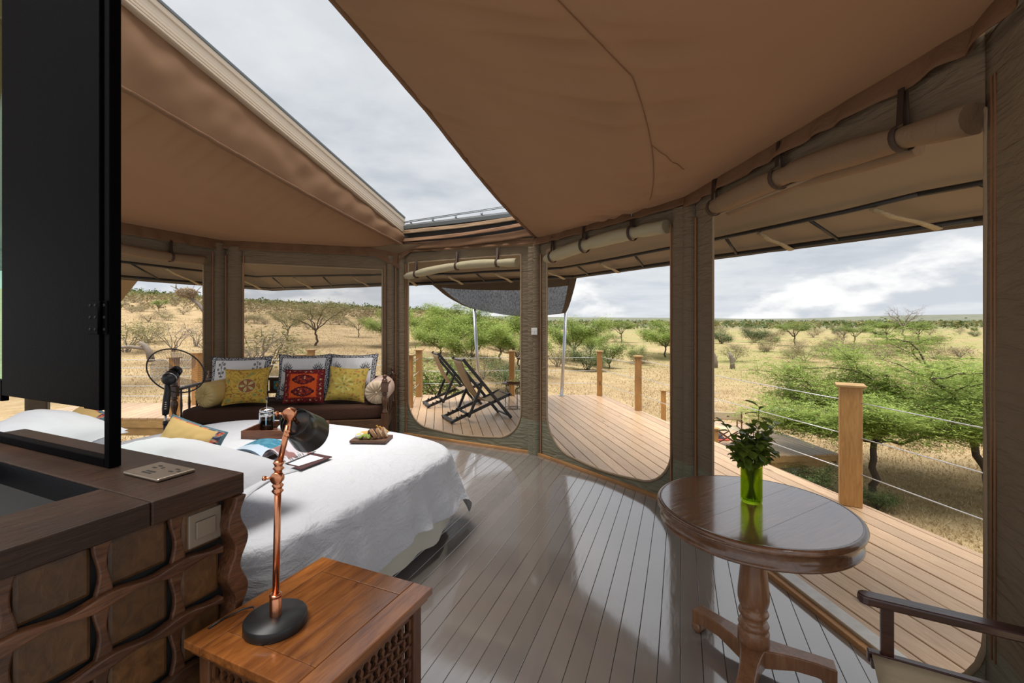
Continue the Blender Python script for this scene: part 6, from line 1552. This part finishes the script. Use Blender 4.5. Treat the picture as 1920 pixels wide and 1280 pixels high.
def make_tree(H, spread, seed, nleaf, leaf=(0.16, 0.05), trunk=0.10, fork=0.35, flat=0.10, limbs=6, subs=5, twigs=4, tiers=(0.72, 1.0), bare=False, lean=(0, 0), bushy=False, cs=0.13):
    g = np.random.default_rng(seed); R = random.Random(seed); mb = MB(); tips = []
    base = V3(0, 0, -0.08); fk = V3(lean[0], lean[1], H * fork)
    def curve(a, b, r0, r1, wob, n=6):
        pts = []
        for i in range(n + 1):
            k = i / n; p = a.lerp(b, k) + V3(R.gauss(0, wob), R.gauss(0, wob), R.gauss(0, wob * 0.6)) * math.sin(PI * k); pts.append(p)
        mb.tube(pts, [r0 + (r1 - r0) * (i / n) for i in range(n + 1)], 6, cap=False); return pts
    if not bushy: curve(base, fk, trunk, trunk * 0.75, H * 0.02)
    for i in range(limbs):
        a = 2 * PI * (i + R.uniform(-0.3, 0.3)) / limbs; rad = spread * R.uniform(0.45, 0.95); z = H * R.uniform(*tiers)
        z = min(z, H * (1.0 - 0.22 * (rad / spread) ** 2))
        e = V3(fk.x + rad * math.cos(a), fk.y + rad * math.sin(a), z); s0 = fk if not bushy else V3(R.gauss(0, 0.05) * spread, R.gauss(0, 0.05) * spread, 0)
        mid = s0.lerp(e, 0.5) + V3(0, 0, H * 0.05)
        P = curve(s0, mid, trunk * 0.55, trunk * 0.38, spread * 0.03, 4); P += curve(mid, e, trunk * 0.38, trunk * 0.14, spread * 0.04, 4)
        for j in range(subs):
            q = P[R.randrange(3, len(P))]; an = a + R.uniform(-1.5, 1.5); ln = spread * R.uniform(0.2, 0.48)
            e2 = q + V3(math.cos(an) * ln, math.sin(an) * ln, R.uniform(0.0, 0.16) * H); e2.z = min(e2.z, H * R.uniform(0.9, 1.0))
            Q = curve(q, e2, trunk * 0.20, trunk * 0.06, ln * 0.08, 4)
            for k in range(twigs):
                q2 = Q[R.randrange(1, len(Q))]; an2 = an + R.uniform(-1.7, 1.7); l3 = spread * R.uniform(0.08, 0.22)
                e3 = q2 + V3(math.cos(an2) * l3, math.sin(an2) * l3, R.uniform(-0.02, 0.10) * H * (1.6 if bare else 1)); curve(q2, e3, trunk * 0.07, trunk * 0.025, l3 * 0.08, 3)
                tips.append(e3); tips.append(q2.lerp(e3, 0.5))
                if bare:
                    for m_ in range(3):
                        q4 = q2.lerp(e3, R.uniform(0.3, 1)); an3 = an2 + R.uniform(-1.2, 1.2); l4 = l3 * R.uniform(0.4, 0.9); curve(q4, q4 + V3(math.cos(an3) * l4, math.sin(an3) * l4, R.uniform(0, 0.7) * l4), trunk * 0.035, trunk * 0.015, l4 * 0.06, 2)
            tips.append(e2)
    lv = None
    if nleaf:
        T = np.array([tuple(t) for t in tips]); idx = g.integers(0, len(T), nleaf)
        c = T[idx] + g.normal(0, 1, (nleaf, 3)) * np.array([spread * cs, spread * cs, H * flat * 0.28])
        d = rnd_dirs(nleaf, 0.28, g); n = np.stack([g.normal(0, 0.35, nleaf), g.normal(0, 0.35, nleaf), np.ones(nleaf)], 1)
        lv = leaf_quads(c, d, n, g.uniform(0.6, 1.3, nleaf) * leaf[0], g.uniform(0.6, 1.3, nleaf) * leaf[1])
    return mb, lv
def tree(name, label, cat, x, y, mb, lv, barkm, leafm, rz=0.0, sc=1.0, group=None, zoff=0.0):
    t = thing(name, label, cat, (x, y, ground(x, y) + zoff), rz, group); t.scale = (sc, sc, sc)
    mb.build('branches' if name.endswith(('shrub', 'bush')) else 'trunk', barkm, t)
    if lv is not None:
        f = np.arange(len(lv)).reshape(-1, 4); o = raw_mesh('foliage', lv, f, leafm, t); tag(o, kind='stuff')
    return t
def sprayed(H, spread, seed, ntw, per, centres, leaf=(0.062, 0.019), tw=0.42):
    """feathery twigs: per pinna along each twig, for the tree nearest the deck"""
    g = np.random.default_rng(seed); k = g.integers(0, len(centres), ntw); C = centres[k]
    a = g.uniform(0, 2 * PI, ntw); e = g.normal(0.12, 0.22, ntw); D = np.stack([np.cos(a) * np.cos(e), np.sin(a) * np.cos(e), np.sin(e)], 1)
    O = C + g.normal(0, 1, (ntw, 3)) * np.array([0.24, 0.24, 0.12]); up = np.array([0, 0, 1.0])
    cs, ds, ns = [], [], []
    for i in range(per):
        q = (i + 0.5) / per; p = O + D * (tw * (q - 0.3)); s = np.cross(D, up); s /= np.linalg.norm(s, axis=1, keepdims=True) + 1e-9
        sd = s if i % 2 else -s; dd = sd * 0.85 + D * 0.45 + g.normal(0, 0.18, (ntw, 3)); dd /= np.linalg.norm(dd, axis=1, keepdims=True)
        cs.append(p + dd * leaf[0] * 0.55); ds.append(dd); nn = np.tile(up, (ntw, 1)) + g.normal(0, 0.35, (ntw, 3)); ns.append(nn)
    c, d, n = np.concatenate(cs), np.concatenate(ds), np.concatenate(ns); N = len(c)
    return leaf_quads(c, d, n, g.uniform(0.7, 1.3, N) * leaf[0] * 1.2, g.uniform(0.7, 1.3, N) * leaf[1])

# ---------------------------------------------------------------- the near acacias right of the deck
def near_tree(label, x, y, H, spread, seed, ntw, limbs, lean, tiers, fork, trunk):
    mb, _ = make_tree(H, spread, seed, 0, trunk=trunk, fork=fork, limbs=limbs, subs=7, twigs=5, tiers=tiers, lean=lean)
    g = random.Random(seed); cent = []
    # the twig ends are the last vertices of the thin tubes: sample thin-tube vertices away from the trunk
    V = np.array(mb.v); r = np.hypot(V[:, 0] - lean[0], V[:, 1] - lean[1]); ok = (r > spread * 0.22) & (V[:, 2] > H * (fork + 0.06)); C = V[ok]
    lv = sprayed(H, spread, seed + 1, ntw, 16, C)
    t = thing('acacia_tree', label, 'tree', (x, y, ground(x, y)), 0, 'feathery acacias close to the deck'); mb.build('trunk', M['bark'], t)
    o = raw_mesh('foliage', lv, np.arange(len(lv)).reshape(-1, 4), M['leaf_bright'], t); tag(o, kind='stuff'); return t
near_tree('feathery green acacia with a bent trunk just beyond the large railing post', 8.10, 10.25, 3.15, 2.65, 21, 7000, 9, (0.25, 0.3), (0.36, 0.95), 0.34, 0.085)
near_tree('tall feathery acacia leaning in from the edge of the canvas panel', 10.9, 10.4, 3.6, 2.7, 33, 6500, 8, (-0.25, 0.2), (0.40, 0.98), 0.34, 0.10)

# ---------------------------------------------------------------- shared tree kinds
KIND = {}
def kind(key, barkm, leafm, **k):
    mb, lv = make_tree(**k); KIND[key] = (mb, lv, barkm, leafm, [None])
kind('umbrella', M['bark'], M['leaf_bright'], H=3.8, spread=2.6, seed=3, nleaf=16000, leaf=(0.17, 0.06), trunk=0.09, fork=0.26, flat=0.22, limbs=7, subs=5, tiers=(0.45, 1.0))
kind('umbrella2', M['bark'], M['leaf_mid'], H=4.0, spread=2.9, seed=14, nleaf=9000, leaf=(0.18, 0.06), trunk=0.12, fork=0.38, flat=0.08, limbs=6, subs=5, tiers=(0.75, 1.0))
kind('olive', M['bark'], M['leaf_olive'], H=4.2, spread=2.8, seed=25, nleaf=8000, leaf=(0.15, 0.05), trunk=0.11, fork=0.34, flat=0.10, limbs=6, subs=5, tiers=(0.55, 1.0))
kind('round', M['bark'], M['leaf_mid'], H=2.4, spread=1.2, seed=36, nleaf=4200, leaf=(0.16, 0.06), trunk=0.06, fork=0.12, flat=0.45, limbs=8, subs=4, tiers=(0.3, 1.0), cs=0.2)
kind('dark', M['bark'], M['leaf_dark'], H=1.9, spread=1.6, seed=47, nleaf=5200, leaf=(0.14, 0.06), trunk=0.06, fork=0.1, flat=0.4, limbs=9, subs=4, tiers=(0.3, 1.0), bushy=True, cs=0.18)
kind('bare', M['grey_bark'], None, H=2.6, spread=1.7, seed=58, nleaf=0, trunk=0.07, fork=0.14, limbs=7, subs=5, twigs=4, tiers=(0.55, 1.0), bare=True, bushy=True)
kind('bare_tall', M['grey_bark'], None, H=5.2, spread=2.6, seed=69, nleaf=0, trunk=0.13, fork=0.45, limbs=6, subs=5, twigs=4, tiers=(0.7, 1.0), bare=True)
kind('drybush', M['grey_bark'], M['leaf_dry'], H=1.3, spread=1.1, seed=80, nleaf=1100, leaf=(0.14, 0.05), trunk=0.04, fork=0.1, flat=0.5, limbs=7, subs=3, twigs=3, tiers=(0.4, 1.0), bushy=True, cs=0.2)
kind('thorn', M['grey_bark'], M['leaf_olive'], H=1.7, spread=1.4, seed=91, nleaf=1600, leaf=(0.16, 0.06), trunk=0.05, fork=0.15, flat=0.4, limbs=7, subs=3, twigs=3, tiers=(0.4, 1.0), bushy=True, cs=0.2)
kind('far_umbrella', M['bark'], M['leaf_mid'], H=4.2, spread=3.0, seed=17, nleaf=1500, leaf=(0.40, 0.18), trunk=0.14, fork=0.35, flat=0.14, limbs=6, subs=3, twigs=3, tiers=(0.7, 1.0))
def put(key, name, label, cat, px, Y, height, rz=0.0, group=None, sink=0.0, X=None):
    mb, lv, bm, lm, cell = KIND[key]; x = (px - 960) / F_PX * Y if X is None else X; H0 = {'umbrella': 3.8, 'umbrella2': 4.0, 'olive': 4.2, 'round': 2.4, 'dark': 1.9, 'bare': 2.6, 'bare_tall': 5.2, 'drybush': 1.3, 'thorn': 1.7, 'far_umbrella': 4.2}[key]
    if cell[0] is None:
        t = tree(name, label, cat, x, Y, mb, lv, bm, lm, rz, height / H0, group, -sink); cell[0] = t; return t
    src = cell[0]; t = bpy.data.objects.new(name, None); COL.objects.link(t); t.location = (x, Y, ground(x, Y) - sink); t.rotation_euler = (0, 0, rz); t.scale = (height / H0,) * 3
    tag(t, label, cat, group)
    for ch in SRC_KIDS.setdefault(key, kids(src)):
        c = ch.copy(); COL.objects.link(c); c.parent = t
        if 'trunk' in ch.name or 'branches' in ch.name: c.name = 'branches' if name.endswith(('shrub', 'bush')) else 'trunk'
    return t
SRC_KIDS = {}
# seen through the doorway by the deck chairs
put('umbrella', 'acacia_tree', 'broad green acacia whose crown rises above the nearer deck chair', 'tree', 858, 30, 3.2, 0.3)
put('umbrella', 'acacia_tree', 'broad green acacia directly behind the shade sail pole', 'tree', 938, 33, 3.6, 2.0)
put('umbrella2', 'acacia_tree', 'flat crowned acacia between the two broad green ones, farther off', 'tree', 832, 52, 3.6, 1.0)
put('umbrella', 'acacia_tree', 'low spreading acacia at the left edge of the deck chair doorway', 'tree', 796, 37, 2.7, 4.0)
put('round', 'green_shrub', 'small loose green shrub close behind the deck railing by the chairs', 'shrub', 822, 13.5, 1.9, 0.4)
put('thorn', 'green_shrub', 'sprawling olive shrub under the broad acacias', 'shrub', 905, 22, 1.4, 0.4)
put('umbrella', 'acacia_tree', 'full green acacia between the deck chairs and the canvas wall post', 'tree', 972, 29, 2.9, 5.1)
put('umbrella', 'acacia_tree', 'spreading green acacia right behind the deck chair backs', 'tree', 882, 24, 2.4, 1.4)
put('umbrella', 'acacia_tree', 'spreading green acacia left of the deck chair backs', 'tree', 826, 26, 2.5, 2.9)
put('dark', 'green_shrub', 'dark low shrub above the little wire side table', 'shrub', 958, 20, 1.3, 0.9)
# through the doorway onto the empty deck
put('umbrella', 'acacia_tree', 'smaller green acacia right of the shade sail pole', 'tree', 1108, 52, 3.6, 3.3)
put('thorn', 'green_shrub', 'loose green shrub left of the shade sail pole', 'shrub', 1045, 38, 2.0, 1.2)
put('umbrella', 'acacia_tree', 'wide green acacia left of the empty deck view', 'tree', 1076, 46, 4.3, 0.8)
put('round', 'green_shrub', 'upright bright green shrub above the far deck corner', 'shrub', 1142, 42, 2.9, 1.4)
put('dark', 'green_shrub', 'dark rounded shrub below the wide green acacia', 'shrub', 1100, 36, 1.9, 0.2)
put('umbrella', 'acacia_tree', 'green acacia leaning in beside the thick canvas post', 'tree', 1248, 56, 4.5, 2.7)
put('round', 'green_shrub', 'small green shrub on an earth mound in the dry grass', 'shrub', 1194, 50, 2.0, 3.0)
put('bare', 'bare_shrub', 'tangled leafless shrub behind the far deck corner post', 'shrub', 1092, 12.6, 1.7, 0.0)
put('bare', 'bare_shrub', 'small leafless shrub low behind the deck edge posts', 'shrub', 1140, 13.2, 1.5, 2.0)
put('umbrella2', 'acacia_tree', 'dark topped acacia on the plain above the deck bend', 'tree', 1165, 85, 4.0, 2.0)
# through the widest opening
put('dark', 'green_shrub', 'dense dark green bush left of the feathery acacia', 'shrub', 1530, 17, 1.7, 1.0)
put('bare_tall', 'dead_tree', 'tall dead tree with bare black limbs on the skyline', 'tree', 1693, 82, 6.6, 0.5)
put('umbrella2', 'acacia_tree', 'flat topped acacia just left of the tall dead tree', 'tree', 1662, 85, 4.4, 0.0)
put('umbrella2', 'acacia_tree', 'flat topped acacia just right of the tall dead tree', 'tree', 1722, 85, 4.0, 1.2)
put('umbrella2', 'acacia_tree', 'open crowned acacia alone on the plain above the vase', 'tree', 1490, 80, 4.2, 2.2)
put('bare_tall', 'dead_tree', 'thin dead tree with a forked top on the plain', 'tree', 1582, 84, 3.6, 3.0)
put('umbrella2', 'acacia_tree', 'lopsided thin acacia beside the forked dead tree', 'tree', 1603, 82, 3.6, 3.6)
put('dark', 'green_shrub', 'round dark green bush at the left of the plain', 'shrub', 1352, 85, 2.6, 0.0)
put('dark', 'green_shrub', 'wide dark green bush clump in the middle of the plain', 'shrub', 1415, 92, 3.2, 2.0)
put('thorn', 'green_shrub', 'pale round thorn bush beside the two dead stumps', 'shrub', 1375, 52, 2.0, 1.0)
for i, (px, Y, lab) in enumerate(((1440, 55, 'pale yellow-green thicket left of the open crowned acacia'), (1545, 48, 'pale yellow-green thicket below the forked dead tree'), (1610, 46, 'pale yellow-green thicket above the feathery acacia crown'), (1510, 44, 'pale yellow-green thicket below the open crowned acacia'))):
    put('thorn', 'green_shrub', lab, 'shrub', px, Y + 8, 2.0, i * 1.3)
put('dark', 'green_shrub', 'small leafy green clump at the deck edge by the large post', 'shrub', 1645, 9.2, 0.42, 2.0)
put('dark', 'green_shrub', 'leafy green clump under the corner of the lower platform', 'shrub', 1520, 9.8, 0.62, 4.0)
wx = (1465 - 960) / F_PX * 20; mb = MB(); mb.lathe([(0.0, 0.0), (0.55, 0.0), (0.52, 0.10), (0.3, 0.14), (0.0, 0.15)], 9, sy=0.5, smooth=False); o = mb.build('white_stone', plain('chalky_stone', (0.66, 0.64, 0.60), 0.8, var=0.1), None); o.location = (wx, 20, ground(wx, 20)); tag(o, 'flat white stone lying in the dry grass above the vase', 'stone')
# through the gauze window behind the daybed
put('olive', 'acacia_tree', 'large olive acacia in the middle of the daybed window', 'tree', 592, 33, 3.2, 0.4)
put('olive', 'acacia_tree', 'slim olive acacia left of the large one in the daybed window', 'tree', 540, 36, 2.3, 2.4)
put('bare', 'bare_shrub', 'tall leaning leafless shrub at the left of the daybed window', 'shrub', 470, 17, 2.5, 0.9)
put('thorn', 'green_shrub', 'yellowish upright thorn shrub in the daybed window', 'shrub', 498, 20, 2.2, 0.3)
put('round', 'green_shrub', 'small dark shrub behind the two pine posts', 'shrub', 588, 18, 1.2, 0.5)
put('olive', 'acacia_tree', 'low olive tree near the right of the daybed window', 'tree', 672, 42, 1.9, 1.0)
put('umbrella', 'acacia_tree', 'green tree half hidden by the canvas post right of the daybed', 'tree', 728, 34, 2.7, 3.1)
put('bare', 'bare_shrub', 'low bare shrub at the right of the daybed window', 'shrub', 655, 18, 1.2, 1.9)
# through the opening behind the fan
put('far_umbrella', 'acacia_tree', 'small bright green umbrella tree on the hillside above the fan', 'tree', 298, 75, 2.0, 0.0)
put('bare', 'bare_shrub', 'grey leafless tree right above the fan', 'shrub', 326, 27, 2.0, 2.6)
put('bare', 'bare_shrub', 'grey leafless shrub beside the canvas post by the fan', 'shrub', 368, 30, 1.9, 4.0)
put('thorn', 'green_shrub', 'pale green thorn shrub behind the fallen trunk', 'shrub', 238, 26, 1.8, 0.6)
put('thorn', 'green_shrub', 'loose green thorn shrub left of the grey leafless tree', 'shrub', 277, 31, 1.6, 2.2)
# fallen trunk
lg = thing('fallen_trunk', 'gnarled fallen grey trunk lying in dry grass behind the fan', 'log', (at(262, 0, 22).x, 22, ground(at(262, 0, 22).x, 22)))
def lp_(px, py): return at(px, py, 22) - Vector(lg.location)
mb = MB(); mb.tube([lp_(284, 668) - V3(0, 0, 0.25), lp_(279, 658), lp_(272, 648), lp_(262, 641)], [0.16, 0.14, 0.12, 0.06], 10); mb.build('stump', M['grey_bark'], lg)
mb = MB(); mb.tube([lp_(277, 654), lp_(262, 652), lp_(245, 650), lp_(228, 651), lp_(205, 647), lp_(180, 650)], [0.10, 0.09, 0.08, 0.065, 0.05, 0.03], 8); mb.build('fallen_limb', M['grey_bark'], lg)
# bird nest in a bare treetop
nx = at(388, 0, 19)
nt_ = thing('bare_treetop', 'bare leaning tree beside the canvas post carrying a nest', 'tree', (nx.x, 19, ground(nx.x, 19)))
def np_(px, py, Y=19): return at(px, py, Y) - Vector(nt_.location)
mb = MB(); mb.tube([V3(0.3, 0, -0.1), np_(392, 640), np_(386, 588), np_(372, 570), np_(352, 556), np_(338, 549), np_(325, 543)], [0.14, 0.12, 0.09, 0.07, 0.05, 0.03, 0.012], 8)
for pts in ([(372, 570), (360, 560), (353, 545), (357, 530)], [(352, 556), (340, 553), (328, 551), (300, 548)], [(338, 549), (330, 541), (313, 535)], [(330, 541), (327, 530)], [(362, 562), (366, 545), (372, 536)], [(353, 545), (348, 536)], [(366, 545), (374, 549)], [(346, 553), (330, 560), (318, 556)]):
    mb.tube([np_(*p) + V3(0, R_ * 0.1, 0) for R_, p in enumerate(pts)], [0.028, 0.02, 0.014, 0.008][:len(pts)], 5)
mb.build('trunk', M['grey_bark'], nt_)
gq = np.random.default_rng(4); N = 2200; P_ = gq.normal(0, 1, (N, 3)); P_ /= np.linalg.norm(P_, axis=1, keepdims=True); P_ *= gq.uniform(0.75, 1.0, (N, 1)) * np.array([0.40, 0.32, 0.20]); D_ = rnd_dirs(N, 0.5, gq)
o = raw_mesh('bird_nest', leaf_quads(P_, D_, rnd_dirs(N, 1.0, gq), gq.uniform(0.12, 0.3, N), np.full(N, 0.014)), np.arange(N * 4).reshape(-1, 4), plain('nest_straw', (0.42, 0.33, 0.23), 0.9, var=0.3, vs=20), None)
o.location = at(350, 549, 19); tag(o, 'big straw nest in the bare treetop beside the canvas post', 'nest')
# dead stumps on the plain
for lab, px, py, h in (('leaning grey stump at the left of the pale thorn bush', 1341, 662, 1.5), ('upright grey stump in front of the pale thorn bush', 1373, 668, 1.6)):
    Y = 40; x = (px - 960) / F_PX * Y; t = thing('tree_stump', lab, 'stump', (x, Y, ground(x, Y)), 0, 'dead stumps'); mb = MB(); mb.tube([(0.0, 0, -0.1), (0.02, 0, h * 0.4), (-0.12, 0, h * 0.8), (-0.25, 0, h)], [0.24, 0.2, 0.18, 0.08], 8); mb.build('wood', M['grey_bark'], t)
    mb = MB(); mb.tube([(0.0, 0, h * 0.5), (0.2, 0, h * 0.75)], [0.08, 0.03], 6); mb.build('branch_stub', M['grey_bark'], t)

# ---------------------------------------------------------------- countable bushes over hill and plain, and the bush cover behind them
rs = random.Random(99)
def scatter(n, px_rng, y_rng, keys, hr, label, group, bias=1.0):
    for i in range(n):
        px = rs.uniform(*px_rng); Y = y_rng[0] * (y_rng[1] / y_rng[0]) ** (rs.random() ** bias); k = rs.choice(keys)
        put(k, 'thorn_bush', label, 'shrub', px, Y, rs.uniform(*hr), rs.uniform(0, 6.28), group, 0.05)
scatter(85, (205, 760), (48, 135), ['thorn', 'drybush', 'drybush', 'thorn', 'drybush'], (0.7, 1.5), 'low olive-grey thorn bush dotted over the hillside', 'thorn bushes on the hillside', 0.8)
scatter(40, (770, 1265), (75, 180), ['thorn', 'drybush', 'round', 'dark'], (1.2, 2.6), 'low green thorn bush on the plain beyond the deck', 'bushes on the plain beyond the deck', 0.8)
scatter(45, (1330, 1850), (90, 210), ['thorn', 'drybush', 'drybush', 'round', 'dark'], (1.2, 2.8), 'low green bush on the plain beyond the widest opening', 'bushes on the plain at the widest opening', 0.8)
scatter(30, (790, 1265), (42, 80), ['thorn', 'drybush', 'thorn'], (0.8, 1.7), 'small pale thorn bush in the grass beyond the deck', 'small bushes beyond the deck', 1.0)
scatter(38, (1335, 1850), (48, 95), ['thorn', 'drybush', 'thorn', 'drybush'], (0.8, 1.9), 'small pale thorn bush in the grass at the widest opening', 'small bushes at the widest opening', 1.0)
def far_cover(name, label, n, px_rng, y_rng, hr, mat, seed, quads=26, bias=1.0):
    g = np.random.default_rng(seed); out = []
    for i in range(n):
        px = g.uniform(*px_rng); Y = y_rng[0] * (y_rng[1] / y_rng[0]) ** (g.random() ** bias); x = (px - 960) / F_PX * Y; h = g.uniform(*hr); z = ground(x, Y)
        c = g.normal(0, 1, (quads, 3)) * np.array([h * 0.42, h * 0.42, h * 0.22]) + np.array([x, Y, z + h * 0.5]); d = rnd_dirs(quads, 0.5, g)
        out.append(leaf_quads(c, d, g.normal(0, 1, (quads, 3)) + np.array([0, 0, 0.6]), np.full(quads, h * 0.42), np.full(quads, h * 0.24)))
    v = np.concatenate(out); o = raw_mesh(name, v, np.arange(len(v)).reshape(-1, 4), mat, None); tag(o, label, 'bushes', kind='stuff')
far_cover('hill_bush_cover', 'grey-green bush cover over the upper hillside', 800, (160, 1000), (110, 185), (1.0, 2.0), M['leaf_olive'], 5, bias=0.55)
far_cover('hill_dry_cover', 'dry brown scrub over the hillside', 700, (160, 1000), (75, 185), (0.8, 1.8), M['leaf_dry'], 6, bias=0.6)
far_cover('hill_dark_cover', 'darker green trees along the hill crest', 260, (160, 1100), (130, 188), (1.4, 2.6), M['leaf_dark'], 7, bias=0.4)
far_cover('plain_bush_cover', 'olive bush belt across the far plain', 700, (1000, 1900), (220, 950), (2.5, 4.5), M['leaf_olive'], 8, bias=0.9)
far_cover('plain_dark_cover', 'dark green tree belt across the far plain', 260, (1000, 1900), (200, 950), (3.0, 5.0), M['leaf_dark'], 9, bias=0.9)
#far_cover('plateau_cover', 'green tree cover along the distant plateau edge', 1500, (1000, 1950), (1100, 2300), (9, 16), M['leaf_dark'], 10, 12, bias=0.6)
# dry grass tufts near the decks
g = np.random.default_rng(77); NG = 130000
pxs = np.where(g.random(NG) < 0.45, g.uniform(1180, 1860, NG), g.uniform(200, 1260, NG)); Yg = 6.0 * (60 / 6.0) ** (g.random(NG) ** 1.3); xs = (pxs - 960) / F_PX * Yg
keep = ~((xs > -2.6) & (xs < 3.6) & (Yg < 10.6)) & ~((xs < -3.5) & (Yg < 9.6)) & ~((xs > 3.0) & (xs < 7.6) & (Yg > 9.8) & (Yg < 14.2) )
xs, Yg = xs[keep], Yg[keep]; zs = np.array([ground(a, b) for a, b in zip(xs, Yg)]); n_ = len(xs)
a = g.uniform(0, 2 * PI, n_); h = g.uniform(0.03, 0.10, n_) * (1 + Yg / 90); wq = g.uniform(0.006, 0.016, n_) * (1 + Yg / 22)
b0 = np.stack([xs, Yg, zs - 0.02], 1); sd3 = np.stack([np.cos(a), np.sin(a), np.zeros(n_)], 1) * wq[:, None]; tp3 = np.stack([g.normal(0, 0.5, n_) * h, g.normal(0, 0.5, n_) * h, h], 1)
v = np.stack([b0 - sd3, b0 + sd3, b0 + tp3], 1).reshape(-1, 3)
M['straw'] = leafmat('dry_straw', (0.36, 0.26, 0.13), (0.60, 0.48, 0.28), 0.3, 0.9)
o = raw_mesh('dry_grass', v, np.arange(len(v)).reshape(-1, 3), M['straw'], None); tag(o, 'dry straw-coloured grass around the decks', 'grass', kind='stuff')
